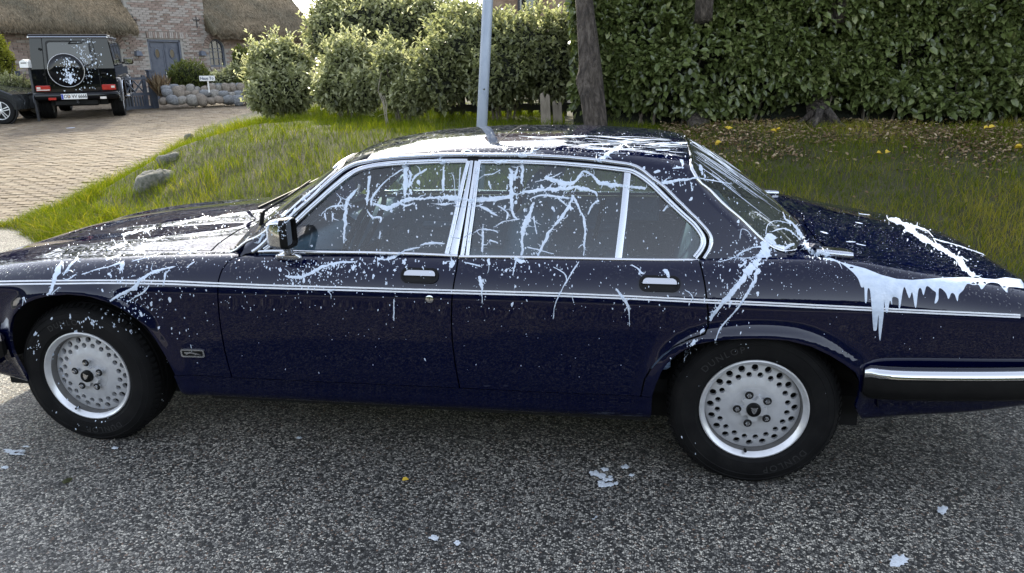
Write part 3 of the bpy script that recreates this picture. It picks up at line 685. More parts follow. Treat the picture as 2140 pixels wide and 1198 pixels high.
# dry leaves and twigs below the hedge
LITTER = leaf_mat('dry_leaves', (.07, .045, .025), (.20, .13, .07), (.42, .33, .21), .7, .1, .3)
def leaf_quads(P, Nn, D, Ls, Ws, fold=.25):
    """folded leaves: P base points, Nn leaf normals, D long axis"""
    D = D/(np.linalg.norm(D, axis=1)[:, None]+1e-9); S_ = np.cross(D, Nn); S_ /= np.linalg.norm(S_, axis=1)[:, None]+1e-9; N2 = np.cross(S_, D); n = len(P)
    V = np.zeros((n, 6, 3)); L_ = Ls[:, None]; W_ = Ws[:, None]
    # each half leaf is one plane folded about the midrib: base, two side points, tip
    V[:, 0] = P; V[:, 3] = P+D*L_-N2*L_*.10
    V[:, 1] = P+D*L_*.26+S_*W_*.44+N2*W_*fold; V[:, 2] = P+D*L_*.66+S_*W_*.46+N2*W_*fold*.9
    V[:, 5] = P+D*L_*.26-S_*W_*.44+N2*W_*fold; V[:, 4] = P+D*L_*.66-S_*W_*.46+N2*W_*fold*.9
    b = np.arange(n)*6; Q = np.concatenate([np.stack([b, b+3, b+2, b+1], -1), np.stack([b, b+5, b+4, b+3], -1)])
    return V.reshape(-1, 3), Q
X, Y, dr, dd, u, v = scatter(60000, -2, 6.5, 2.6, 7.5, lambda X, Y, dr, dd, u, v, d: (u > 1380) & (u < 2250) & (v > 225) & (v < 470) & (rng.random(len(X)) < .85*np.exp(-((v-300)/48)**2)*np.clip(vnoise(X, Y, .45, 31)*2-.3, .08, 1)+.008))
n = len(X); P = np.stack([X, Y, Hbank(X, Y)+rng.uniform(.01, .06, n)], -1); a = rng.uniform(0, 2*PI, n); D = np.stack([np.cos(a), np.sin(a), rng.normal(0, .35, n)], -1); Nn = np.stack([rng.normal(0, .5, n), rng.normal(0, .5, n), np.ones(n)], -1)
V, Q = leaf_quads(P, Nn, D, rng.uniform(.025, .055, n), rng.uniform(.012, .026, n), .4)
tag(npmesh('leaf_litter', V, Q, LITTER, attr=np.repeat(np.clip(rng.normal(.6, .25, n), 0, 1), 6)), kind='stuff')
# ---- leaf clouds for hedge and bushes -----------------------------------------------------
HEDGE = leaf_mat('hedge_leaves', (.045, .060, .018), (.115, .145, .045), (.30, .31, .15), .28, .25, .55)
BUSHM = leaf_mat('bush_leaves', (.085, .095, .045), (.23, .245, .115), (.44, .44, .28), .36, .50, .5)
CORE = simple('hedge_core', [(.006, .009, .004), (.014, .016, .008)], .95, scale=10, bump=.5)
BARK = simple('bark', [(.016, .012, .009), (.055, .043, .034), (.12, .10, .082)], .95, scale=22, bump=1.0, bscale=30, stretch=(1, 1, .22), dist=.12)
TWIG = simple('twig_bark', [(.07, .055, .04), (.14, .12, .09)], .9, scale=20)
def leaf_dirs(On, droop=.35, rnd=.55):
    n = len(On); D = On*.55+rng.normal(0, rnd, (n, 3)); D[:, 2] -= droop*rng.random(n); Nn = On*.55+np.array([0, 0, .75])+rng.normal(0, .42, (n, 3)); return D, Nn
def lobes_cloud(name, lobes, n, size, mat, parent, seed=0, bright=0.0, inner=.30, shoots=0):
    """lobes: (centre, radii); leaves on the outer shell of their union"""
    C = np.array([l[0] for l in lobes], float); R = np.array([l[1] for l in lobes], float); ar = (R[:, 0]*R[:, 2]+R[:, 0]*R[:, 1]+R[:, 1]*R[:, 2]); pr = ar/ar.sum()
    k = rng.choice(len(C), n, p=pr); d = rng.normal(0, 1, (n, 3)); d /= np.linalg.norm(d, axis=1)[:, None]
    nz = vnoise(d[:, 0]*3+k*7, d[:, 2]*3+d[:, 1]*2, .5, 40+seed)
    depth = np.abs(rng.normal(0, inner*.5, n)); s = 1+.34*(nz-.5)-depth+.05*rng.random(n)
    P = C[k]+d*R[k]*s[:, None]; ins = np.zeros(n, bool)
    for j in range(len(C)):
        q = np.linalg.norm((P-C[j])/R[j], axis=1); ins |= (k != j) & (q < .86)
    On = d/R[k]; On /= np.linalg.norm(On, axis=1)[:, None]
    m = ~ins & ((P-np.array(CAM))@np.array(CF) > 0); P, On, s = P[m], On[m], s[m]; n = len(P); D, Nn = leaf_dirs(On)
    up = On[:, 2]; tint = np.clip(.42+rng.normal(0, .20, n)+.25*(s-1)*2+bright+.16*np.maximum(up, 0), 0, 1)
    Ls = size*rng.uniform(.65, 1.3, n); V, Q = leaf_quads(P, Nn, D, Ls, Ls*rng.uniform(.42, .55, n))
    if shoots:
        ns = shoots; kk = rng.choice(n, ns); B0 = P[kk]; up_ = On[kk]*.6+np.array([0, 0, .8])+rng.normal(0, .25, (ns, 3)); up_ /= np.linalg.norm(up_, axis=1)[:, None]; hl = rng.uniform(.08, .30, ns)*size/.075; SP_ = []; SD = []; ST_ = []
        for q_ in range(9):
            t = q_/8; SP_.append(B0+up_*(hl*t)[:, None]); a_ = rng.uniform(0, 2*PI, ns); SD.append(up_*.7+np.stack([np.cos(a_), np.sin(a_), np.zeros(ns)], -1)*.7); ST_.append(np.clip(rng.normal(.68+bright, .15, ns), 0, 1))
        SP_ = np.concatenate(SP_); SD = np.concatenate(SD); ST_ = np.concatenate(ST_); l_ = size*rng.uniform(.6, 1.05, len(SP_)); V2, Q2 = leaf_quads(SP_, np.tile(np.array([[0, 0, 1.]]), (len(SP_), 1))+rng.normal(0, .4, (len(SP_), 3)), SD, l_, l_*.42)
        Q = np.concatenate([Q, Q2+len(V)]); V = np.concatenate([V, V2]); tint = np.concatenate([tint, ST_])
    return npmesh(name, V, Q, mat, parent, attr=np.repeat(tint, 6))
def core_of(lobes, parent, k=.78, name='branch_core'):
    m = MB()
    for c, r in lobes:
        bm = bmesh.new(); bmesh.ops.create_icosphere(bm, subdivisions=2, radius=1.0); V = [Vector((c[0]+v.co.x*r[0]*k, c[1]+v.co.y*r[1]*k, c[2]+v.co.z*r[2]*k)) for v in bm.verts]; bm.verts.index_update(); m.add(V, [[v.index for v in f.verts] for f in bm.faces]); bm.free()
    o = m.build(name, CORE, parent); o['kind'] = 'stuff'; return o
def bush(name, pxlobes, n, size, mat, label, cat='bush', group=None, bright=0.0, base=None):
    """pxlobes: (u, v, ru, rv, depth)"""
    lobes = []
    for u, v, ru, rv, d in pxlobes:
        c = at_depth(u, v, d); r = ru/F*d; lobes.append(((c.x, c.y, c.z), (r, r*.9, rv/F*d)))
    bx = sum(l[0][0] for l in lobes)/len(lobes); by = sum(l[0][1] for l in lobes)/len(lobes); z0 = min(l[0][2]-l[1][2] for l in lobes)
    root_ = empty(name, (bx, by, z0), 0, label, cat, group); WORLDP[root_.name] = Matrix.Translation((bx, by, z0))
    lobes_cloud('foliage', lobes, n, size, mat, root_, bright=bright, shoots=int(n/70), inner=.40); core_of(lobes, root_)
    st = MB()
    for k in range(6):
        a = 2*PI*k/6; st.tube([(bx+.10*math.cos(a), by+.10*math.sin(a), z0-.35), (bx+.18*math.cos(a), by+.18*math.sin(a), z0+.1), (bx+.35*math.cos(a), by+.3*math.sin(a), z0+.6)], [.018, .014, .008], 5)
    st.build('stem', TWIG, root_)['kind'] = 'stuff'
    return root_
bush('laurel_bush', [(578, 160, 60, 62, 11.6), (555, 135, 34, 40, 11.5), (610, 190, 44, 46, 11.4), (560, 195, 42, 42, 11.3), (612, 140, 36, 42, 11.7), (545, 112, 18, 20, 11.5), (590, 104, 22, 20, 11.6)], 11000, .075, BUSHM, 'rounded light green laurel bush at the top end of the grass bank beside the drive', 'bush', 'laurel bushes along the bank', .06)
bush('laurel_bush', [(790, 60, 120, 75, 13.2), (700, 80, 62, 75, 13.0), (870, 50, 80, 65, 13.4), (690, 30, 40, 42, 13.1), (930, 70, 60, 70, 13.3), (780, 5, 70, 35, 13.3)], 17000, .085, BUSHM, 'tall broad laurel bush at the back, its sunlit top against the sky', 'bush', 'laurel bushes along the bank', .10)
bush('laurel_bush', [(728, 150, 55, 60, 10.6), (705, 185, 45, 42, 10.4), (755, 190, 42, 42, 10.3), (715, 108, 32, 34, 10.7)], 9500, .072, BUSHM, 'low sunlit laurel bush in front of the tall one, second from the drive', 'bush', 'laurel bushes along the bank', .05)
bush('laurel_bush', [(825, 165, 45, 58, 10.0), (815, 120, 28, 36, 10.2), (860, 195, 42, 42, 9.8), (890, 160, 48, 56, 9.9)], 9500, .07, BUSHM, 'low laurel bush with a bare pale twig at its foot, left of the lamp post', 'bush', 'laurel bushes along the bank', .03)
bush('laurel_bush', [(1000, 108, 100, 88, 9.6), (930, 150, 60, 70, 9.5), (1090, 112, 110, 80, 9.5), (1050, 150, 85, 65, 9.3), (1150, 130, 70, 80, 9.3), (1180, 96, 60, 70, 9.4), (960, 60, 60, 46, 9.8)], 24000, .07, BUSHM, 'dense dark green laurel bush behind the lamp post, left of the gnarled trunk', 'bush', 'laurel bushes along the bank', -.10)
# the long hedge on the right: 300 nearest leaves are parts, the rest one mass
HA = at_depth(1225, 240, 8.9); HB = at_depth(2240, 245, 8.1); hdir = Vector((HB.x-HA.x, HB.y-HA.y, 0)); hlen = hdir.length+1.2; hdir.normalize(); hn = Vector((hdir.y, -hdir.x, 0))
hroot = empty('hedge', (HA.x, HA.y, gz(HA.x, HA.y)), 0, 'long dense green hedge along the top of the bank, right of the gnarled trunk', 'hedge'); WORLDP[hroot.name] = Matrix.Translation((HA.x, HA.y, gz(HA.x, HA.y)))
def hedge_pts(n):
    s = rng.uniform(-.15, hlen, n); zz = rng.uniform(0, 1, n); zz = .05+zz*2.45
    bump = .42*(vnoise(s, zz, .62, 51)-.5)+.22*(vnoise(s, zz, .28, 52)-.5)
    low = np.clip((.25+.26*(vnoise(s, s*0, .8, 55)-.5)-zz)/.3, 0, 1); keep = rng.random(n) > low*1.3
    dep = np.abs(rng.normal(0, .11, n)); off = .42+bump-dep-.25*low-.10*np.clip(zz-1.9, 0, 1)
    gap = sm((vnoise(s, zz, .33, 58)-.64)/.1); keep &= rng.random(n) > gap*.75
    x = HA.x+hdir.x*s+hn.x*off; y = HA.y+hdir.y*s+hn.y*off; z = 1.0+zz
    e = .05; g1 = (vnoise(s+e, zz, .62, 51)-vnoise(s-e, zz, .62, 51))*.30/(2*e); g2 = (vnoise(s, zz+e, .62, 51)-vnoise(s, zz-e, .62, 51))*.30/(2*e)
    On = np.stack([hn.x-hdir.x*g1, hn.y-hdir.y*g1, -g2], -1); On /= np.linalg.norm(On, axis=1)[:, None]
    m = keep; return np.stack([x, y, z], -1)[m], On[m], dep[m]
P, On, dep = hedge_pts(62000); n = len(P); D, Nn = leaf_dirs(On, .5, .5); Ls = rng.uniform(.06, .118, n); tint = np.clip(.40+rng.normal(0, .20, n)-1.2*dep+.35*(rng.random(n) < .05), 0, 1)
q = P-np.array(CAM); dz_ = q@np.array(CF); uu = PW/2+F*(q@np.array(CR))/dz_; vv = PH/2-F*(q@np.array(CU))/dz_
vis = np.where((uu > 1230) & (uu < 2130) & (vv > 5) & (vv < 260) & (dep < .05))[0]; sing = vis[np.argsort(-Ls[vis]/dz_[vis])[:300]]; isin = np.zeros(n, bool); isin[sing] = True
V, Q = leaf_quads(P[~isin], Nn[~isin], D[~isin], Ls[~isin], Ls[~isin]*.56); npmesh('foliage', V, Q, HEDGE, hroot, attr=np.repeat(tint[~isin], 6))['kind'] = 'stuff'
lme = []
for k in range(6):
    V, Q = leaf_quads(np.zeros((1, 3)), np.array([[0, 0, 1.]]), np.array([[1., 0, 0]]), np.array([1.]), np.array([.50+.03*k])); o = npmesh('leaf', V, Q, HEDGE, attr=np.full(6, .25+.12*k)); lme.append(o.data); bpy.data.objects.remove(o)
for i in sing:
    d_ = Vector(D[i]).normalized(); s_ = d_.cross(Vector(Nn[i])).normalized(); n_ = s_.cross(d_)
    o = bpy.data.objects.new('leaf', lme[int(np.clip(tint[i]*6, 0, 5))]); COL.objects.link(o); o.parent = hroot; o.matrix_parent_inverse = WORLDP[hroot.name].inverted()
    o.matrix_basis = Matrix.Translation(Vector(P[i])) @ Matrix(((d_.x, s_.x, n_.x, 0), (d_.y, s_.y, n_.y, 0), (d_.z, s_.z, n_.z, 0), (0, 0, 0, 1))) @ Matrix.Scale(float(Ls[i]), 4)
hc = HA+hdir*(hlen/2)-hn*.25
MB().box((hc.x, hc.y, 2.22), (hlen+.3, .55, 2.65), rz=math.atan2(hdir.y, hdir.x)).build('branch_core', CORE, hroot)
st = MB(); R4 = random.Random(3)
for k in range(70):
    s = R4.uniform(0, hlen); p = HA+hdir*s+hn*R4.uniform(-.2, .25); st.tube([(p.x, p.y, .95), (p.x+R4.uniform(-.1, .1), p.y+R4.uniform(-.1, .1), 1.25), (p.x+R4.uniform(-.25, .25), p.y+R4.uniform(-.2, .2), 1.7)], [.018, .013, .008], 5)
st.build('stem', TWIG, hroot)['kind'] = 'stuff'
# ---- pines behind and in front of the hedge --------------------------------------------------
PINE = leaf_mat('pine_needles', (.008, .018, .008), (.022, .040, .016), (.05, .07, .03), .5, .12, .4)
def pine(base, pts, rad, label, crown, roots=False, knob=None):
    root_ = empty('pine_tree', base, 0, label, 'tree', 'pines by the hedge'); WORLDP[root_.name] = Matrix.Translation(base)
    P = smoothline(np.array([tuple(p) for p in pts]), .10); r_ = np.interp(np.linspace(0, 1, len(P)), np.linspace(0, 1, len(rad)), rad)
    m = MB(); nn = 22; V = []; Fc = []
    for i, p in enumerate(P):
        for k in range(nn):
            a = 2*PI*k/nn; rr = r_[i]*(1+.16*(float(vnoise(np.array([k*.9 % 22]), np.array([p[2]*1.6]), 1.0, 71)[0])-.5)+.12*math.sin(3*a+p[2]*1.7)+.05*math.sin(7*a-p[2]*3))
            if knob:
                for kz, ka, kr in knob: rr += kr*math.exp(-((p[2]-kz)/.09)**2-((math.atan2(math.sin(a-ka), math.cos(a-ka)))/.5)**2)
            V.append((p[0]+rr*math.cos(a), p[1]+rr*math.sin(a), p[2]))
    for i in range(len(P)-1):
        for k in range(nn): Fc.append((i*nn+k, i*nn+(k+1) % nn, (i+1)*nn+(k+1) % nn, (i+1)*nn+k))
    m.add(V, Fc); tr = m.build('trunk', BARK, root_, smooth=True)
    rt = MB()
    for k in range(5):
        a = 2*PI*k/5+.4; b = Vector(base); rt.tube([b+Vector((.06*math.cos(a), .06*math.sin(a), .20)), b+Vector((.22*math.cos(a), .22*math.sin(a), .06)), b+Vector((.42*math.cos(a+.2), .42*math.sin(a+.2), -.03))], [rad[0]*.30, rad[0]*.2, .012], 7)
    (rt.build('root', BARK, root_, smooth=True) if roots else tr)
    lobes = []; R5 = random.Random(int(base[0]*100)); lb = MB(); top = Vector(P[-1])
    for cx, cy, cz, r in crown:
        lobes.append(((cx, cy, cz), (r, r, r*.62))); lb.tube([top-Vector((0, 0, max(0, top.z-cz)*.6)), Vector((cx, cy, cz))], [.07, .03], 6)
    lb.build('branch', BARK, root_)['kind'] = 'stuff'
    lobes_cloud('crown', lobes, 5200, .20, PINE, root_, inner=.7)['kind'] = 'stuff'
    return root_
def up_from(u0, v0, d0, u1, v1, d1, ztop, mid=0.0):
    b = at_depth(u0, v0, d0); t = at_depth(u1, v1, d1); g = gz(b.x, b.y); dr_ = (t-b)/(t.z-b.z); b = b+dr_*(g-.05-b.z); off = Vector((0, mid, 0)); return b, [b, b+dr_*.5+off*.7, b+dr_*1.0+off, t-dr_*.25+off*.3, t, t+dr_*1.6, t+dr_*(ztop-t.z)]
b, pt = up_from(1243, 262, 7.9, 1222, 0, 7.9, 6.5)
pine(b, pt, [.125, .105, .088, .086, .088, .082, .07], 'gnarled leaning pine trunk with a burr, between the laurel bushes and the hedge', [(b.x+.3, b.y+.6, 6.8, 1.5), (b.x+1.3, b.y+1.3, 6.2, 1.2), (b.x-.7, b.y+1.2, 7.3, 1.1), (b.x+.5, b.y-.2, 7.8, 1.2)], knob=[(1.45, PI, .07), (1.60, -1.2, .05), (1.30, -2.2, .04)])
b, pt = up_from(1458, 285, 8.3, 1473, 0, 8.02, 6.5, .62)
pine(b, pt, [.13, .11, .09, .085, .085, .08, .07], 'straight slim pine trunk rising out of the middle of the hedge', [(b.x+.2, b.y+.5, 6.4, 1.5), (b.x+1.2, b.y+1.1, 5.6, 1.2), (b.x-.8, b.y+1.2, 6.9, 1.2), (b.x+.3, b.y+.2, 7.5, 1.2)])
b, pt = up_from(1712, 292, 8.2, 1748, 0, 7.80, 6.2, .62)
pine(b, pt, [.15, .12, .12, .13, .12, .11, .09], 'thick pine trunk with exposed roots, above the car boot and deep in the hedge', [(b.x+.4, b.y+.5, 5.9, 1.6), (b.x+1.6, b.y+.9, 5.4, 1.4), (b.x-.5, b.y+1.3, 6.6, 1.3), (b.x+1.0, b.y+.3, 6.9, 1.3), (b.x+2.6, b.y+1.2, 5.8, 1.4)], roots=True)
# ---- lamp post -----------------------------------------------------------------------
GALV = simple('galvanised_steel', [(.20, .235, .29), (.25, .285, .34), (.29, .325, .375)], .5, metal=.2, scale=9, stretch=(1, 1, .15))
p0 = at_depth(1007, 262, 6.3); p1 = at_depth(1019.5, 0, 6.3); dv = (p1-p0)/(p1.z-p0.z); g = gz(p0.x, p0.y); b = p0+dv*(g-p0.z)
lp = empty('lamp_post', b, 0, 'grey galvanised steel lamp post, slightly leaning, behind the car roof', 'lamp post'); WORLDP[lp.name] = Matrix.Translation(b)
MB().tube([b-dv*.2, b+dv*2.0, b+dv*4.6], [.045, .045, .036], 24).build('pole', GALV, lp, smooth=True)
MB().tube([b-dv*.05, b+dv*.10], [.062, .05], 24).build('base_collar', GALV, lp, smooth=True)
tp = b+dv*4.6; lh = MB().box(tuple(tp+Vector((0, -.22, .05))), (.18, .60, .10), bev=.03).build('lamp_head', GALV, lp)
for bu, bv_ in ((1012, 187),):
    q_ = at_depth(bu, bv_, 6.255); MB().lathe([(.0001, -.004), (.008, -.004), (.008, .01)], 6, M=Matrix.Translation(q_)).build('bolt', CHROME, lp)
# ---- stakes, twig, loose leaves --------------------------------------------------------
PALEW = simple('weathered_wood', [(.12, .10, .075), (.20, .17, .13), (.27, .235, .19)], .85, scale=10, stretch=(1, 1, .2), bump=.3)
for (u0, u1, v0, v1, d, lab) in ((1131, 1151, 242, 193, 8.7, 'pale split wooden stake with a forked tip, under the bush by the gnarled trunk'), (1157, 1176, 246, 210, 8.9, 'shorter grey wooden stake leaning right, beside the forked one')):
    a_ = at_depth(u0, v0, d); c_ = at_depth(u1, v0, d); t_ = at_depth((u0+u1)/2-3, v1, d); g = gz(a_.x, a_.y)-.03; w_ = (c_-a_); m = MB(); e = Vector((0, .05, 0))
    h_ = t_-(a_+c_)*.5; P_ = [a_, c_, c_+h_*.86, c_.lerp(a_, .3)+h_*.93, c_.lerp(a_, .5)+h_*.70, c_.lerp(a_, .72)+h_*1.0, a_+h_*.90]; P_ = [Vector((p.x, p.y, max(p.z, g) if i > 1 else g)) for i, p in enumerate(P_)]; n = len(P_)
    m.add(P_+[p+e for p in P_], [tuple(range(n)), tuple(range(2*n-1, n-1, -1))]+[(i, (i+1) % n, n+(i+1) % n, n+i) for i in range(n)])
    tag(m.build('wooden_stake', PALEW), lab, 'stake', 'wooden stakes under the bush')
m = MB()
for k, pp in enumerate((((807, 245), (800, 215), (790, 190), (797, 150)), ((806, 245), (808, 220), (802, 200)), ((812, 243), (800, 205), (795, 195)))):
    P_ = [at_depth(u, v, 9.2) for u, v in pp]; P_[0].z = gz(P_[0].x, P_[0].y); m.tube(P_, [.006, .005, .004, .003][:len(P_)], 6)
tag(m.build('bare_twig', PALEW), 'thin bare whitish twig standing in front of the low laurel bushes', 'twig')
YEL = leaf_mat('yellow_leaf', (.5, .33, .03), (.6, .42, .05), (.7, .55, .1), .6, .2, .3)
for (u, v, lab) in ((1623, 290, 'bright yellow fallen leaf under the hedge, directly above the rear screen corner of the car'), (1518, 286, 'small orange yellow fallen leaf beside the slim pine trunk'), (2115, 327, 'yellow fallen leaf at the far right of the bank under the hedge'), (1840, 338, 'yellow fallen leaf in the middle of the dry leaves above the boot'), (2060, 284, 'pale yellow fallen leaf close below the right end of the hedge'), (1494, 318, 'orange fallen leaf close behind the top of the rear screen')):
    p = bank_hit(u, v); ns = 4; P = np.array([[p.x, p.y, p.z+.07]]*ns)+rng.normal(0, .012, (ns, 3)); a = rng.uniform(0, 2*PI, ns); D = np.stack([np.cos(a), np.sin(a), np.full(ns, .3)], -1)
    V, Q = leaf_quads(P[:2], np.array([[0, -.5, 1.]]*2), D[:2], np.full(2, .07), np.full(2, .05), .3)
    tag(npmesh('fallen_leaf', V, Q, YEL, attr=np.full(12, .5)), lab, 'leaf', 'yellow leaves on the bank')
# ================================================================== THE SPLASHED SALOON
CARLOC = Vector((-1.32, YC, 0))
car = empty('saloon_car', CARLOC, 0, 'dark navy classic four-door saloon splashed all over with white paint, parked at the verge', 'car')
WORLDP[car.name] = Matrix.Translation(CARLOC)
def xq(*p): return np.array(p, float)
# ---- shared boundary lines, traced in photo pixels, as (x, q) on surface A
gapA = A.pts([(508, 529), (492, 536), (477, 547), (464, 564), (457, 585), (455, 610), (457, 650), (462, 690), (470, 735), (485, 790)])
gapB = A.pts([(957, 543), (954, 565), (949, 590), (945, 620), (943, 660), (945, 710), (951, 760), (961, 812)])
gapC = A.pts([(1462, 547), (1468, 570), (1473, 595), (1477, 625), (1480, 655), (1480, 682)])
archR_out = A.pts([(1473, 698), (1440, 709), (1410, 724), (1384, 744), (1361, 769), (1347, 793), (1339, 830)])
sill_line = A.pts([(368, 786), (485, 790), (700, 800), (961, 812), (1150, 821), (1339, 830), (1362, 831)])
lipF = A.pts([(52, 784), (40, 762), (27, 736), (22, 715), (21, 694), (23, 678), (29, 661), (40, 647), (57, 634), (76, 626), (99, 620.5), (142, 617), (185, 621), (227, 634), (256, 648), (284, 667), (305, 684), (325, 712), (345, 745), (357, 768), (366, 786)])
lipR = A.pts([(1363, 831), (1371, 806), (1384, 777), (1395, 762), (1410, 746), (1432, 732), (1457, 721), (1488, 715), (1520, 711.5), (1583, 709), (1645, 713), (1693, 725), (1732, 743), (1763, 762), (1787, 780), (1796, 800), (1793, 830), (1786, 850)])
for L_ in (gapA, gapB, gapC, archR_out, sill_line, lipF, lipR): L_[:, 1] = np.clip(L_[:, 1], .02, 8.0)
bonnet_near = A.pts([(120, 521.5), (250, 524), (350, 524.5), (440, 524.5)])
bonnet_near = np.concatenate([[(-3.62, 9.35)], bonnet_near]); bonnet_near[1:, 1] = np.clip(bonnet_near[1:, 1], 8.9, 9.5)
bonnet_rear = A.pts([(455, 510), (478, 494), (500, 480), (530, 467)])
xr_ = bonnet_rear[-1][0]
boot_front = A.pts([(1758, 528), (1742, 523), (1722, 512), (1703, 496), (1690, 480), (1680, 466)])
boot_near = A.pts([(1790, 536), (1850, 547), (1900, 556), (1975, 570), (2050, 583), (2110, 594)])
boot_near[:, 1] = np.clip(boot_near[:, 1], 9.0, 10.0)
bf = boot_front[boot_front[:, 1] < 11.9]; xbc = boot_front[:, 0].max()
BELT = 8.12
def at_q(q, x): return np.array([[x, q]])
# front wing
fw = np.concatenate([[(-3.75, 2.0)], [(-3.75, 5)], [(-3.75, 9.0)], bonnet_near, A.pts([(452, 525)]), [(gapA[0][0]-.02, 8.6)], gapA, sill_line[1:0:-1]*0+sill_line[1], [(lipF[-1][0], sill_line[0][1])], lipF[::-1][1:], [(-3.15, .3), (-3.4, .2), (-3.75, .2)]])
patch('front_wing', A, fw, NAVY, car, gap=.003, step=.018)
# front door skin
fd = np.concatenate([gapA[::-1], [(gapA[0][0]+.02, 8.35)], A.pts([(535, 531)]), A.pts([(700, 535), (850, 537)])*[1, 0]+[0, BELT], gapB*[1, 1], sill_line[2:4][::-1]])
fd = np.concatenate([gapA[::-1], [(gapA[0][0]+.03, BELT+.12), (gapB[0][0], BELT+.12)], gapB, sill_line[2:3]])
door1 = patch('front_door', A, fd, NAVY, car, gap=.003)
rd = np.concatenate([gapB[::-1], [(gapB[0][0], BELT+.12), (gapC[0][0], BELT+.12)], gapC, archR_out, sill_line[4:5]])
door2 = patch('rear_door', A, rd, NAVY, car, gap=.003)
# sill below the doors
sl_ = np.concatenate([[(lipF[-1][0]-.01, sill_line[0][1])], sill_line[1:-1], [(lipR[0][0], sill_line[-1][1])], [(lipR[0][0], .0), (lipF[-1][0]+.01, .0)]])
patch('sill', A, sl_, NAVY, car, gap=.0015, h=-.004)
# rear quarter with its arch
rq = np.concatenate([lipR, [(.42, .15), (1.16, .1), (1.17, 4), (1.17, 8.6), (boot_near[-1][0]+.03, boot_near[-1][1])], boot_near[::-1], bf[:2], [(bf[1][0]-.10, 9.0), (.28, 8.75), (.10, 8.5), (gapC[0][0]+.05, 8.35), (gapC[0][0], 8.3)], gapC, archR_out])
patch('rear_wing', A, rq, NAVY, car, gap=.003, step=.018)
# bonnet, scuttle, tonneau, boot lid (both halves in one)
bo = np.concatenate([[(-3.62, 12)], bonnet_near, bonnet_rear, [(xr_+.03, 12)]])
patch('bonnet', A, bo, NAVY, car, gap=.003, sym=True)
sc_ = np.concatenate([[(-2.38, 8.85)], bonnet_near[-1:], bonnet_rear, [(xr_+.03, 12), (-1.95, 12), (-1.95, 8.4), (gapA[0][0]-.02, 8.4)]])
sc_ = np.concatenate([[(gapA[0][0]-.02, 8.6)], bonnet_near[-1:], bonnet_rear, [(xr_+.03, 12), (-1.95, 12), (-1.95, 8.6)]])
patch('scuttle_panel', A, sc_, NAVY, car, gap=.003, sym=True, h=-.002)
bl = np.concatenate([[(xbc, 12)], bf[::-1], boot_near, [(1.16, boot_near[-1][1]+.1), (1.16, 12)]])
patch('boot_lid', A, bl, NAVY, car, gap=.003, sym=True)
to = np.concatenate([[(.10, 8.5), (.28, 8.75), (bf[1][0]-.10, 9.0)], bf[1:], [(xbc, 12), (.27, 12), (.24, 10.8), (.15, 9.6)]])
patch('rear_deck', A, to, NAVY, car, gap=.002, sym=True, h=-.002)
# ends of the body and the dark inner shell behind the shut lines
def section(x, q0, q1, n, off=0.0):
    P, Nn = A.ev(np.stack([np.full(n, x), np.linspace(q0, q1, n)], -1)); return P-Nn*off
for nm, x, off in (('nose_panel', -3.775, .0), ('tail_panel', 1.175, .0)):
    P = section(x, 0, 12, 40); V = list(P)+[(p[0], 2*YC-p[1], p[2]) for p in P[::-1]]
    mesh(nm, V, [tuple(range(len(V))) if x > 0 else tuple(reversed(range(len(V))))], NAVY, car)
shell = MB()
X_ = np.linspace(-3.74, 1.14, 60); Qs = np.linspace(.4, 12, 46); gx, gq = np.meshgrid(X_, Qs, indexing='ij')
Pp, Nn_ = A.ev(np.stack([gx.ravel(), gq.ravel()], -1)); Pp = Pp-Nn_*.022; nq_ = len(Qs); Fc = []
for i in range(59):
    for j in range(nq_-1):
        c = Pp[[i*nq_+j, (i+1)*nq_+j, (i+1)*nq_+j+1, i*nq_+j+1]].mean(0)
        wx = [math.hypot(c[0]+2.79, c[2]-.33) < .46, math.hypot(c[0]-0, c[2]-.3) < .48]
        if any(wx) or (-2.05 < c[0] < .22 and Qs[j] > 8.6): continue
        Fc.append((i*nq_+j, (i+1)*nq_+j, (i+1)*nq_+j+1, i*nq_+j+1))
shell.add(Pp, Fc); nV = len(Pp); shell.add([(p[0], 2*YC-p[1], p[2]) for p in Pp], Fc)
shell.build('inner_shell', GAPM, car)
und = MB().box((-1.5, YC, .235), (3.9, 1.25, .13)).box((-1.35, YC, .255), (1.9, 1.56, .07)).build('underbody', GAPM, car)
# wheel houses
for cx in (-2.85, 0.0):
    for sg in (1, -1):
        wh = MB(); n = 20; V = []; Fc = []
        for k in range(n+1):
            a = 0.12+(PI-.24)*k/n
            for dy in (.03, .42): V.append((cx+.45*math.cos(a), YC-sg*(.885-dy), .30+.45*math.sin(a)))
        for k in range(n): Fc.append((2*k, 2*k+1, 2*k+3, 2*k+2))
        b0 = len(V); V += [(cx-.5, YC-sg*(.885-.42), 0.2), (cx+.5, YC-sg*(.885-.42), .2), (cx+.5, YC-sg*(.885-.42), .8), (cx-.5, YC-sg*(.885-.42), .8)]; Fc.append((b0, b0+1, b0+2, b0+3)); wh.add(V, Fc).build('wheel_housing', GAPM, car)
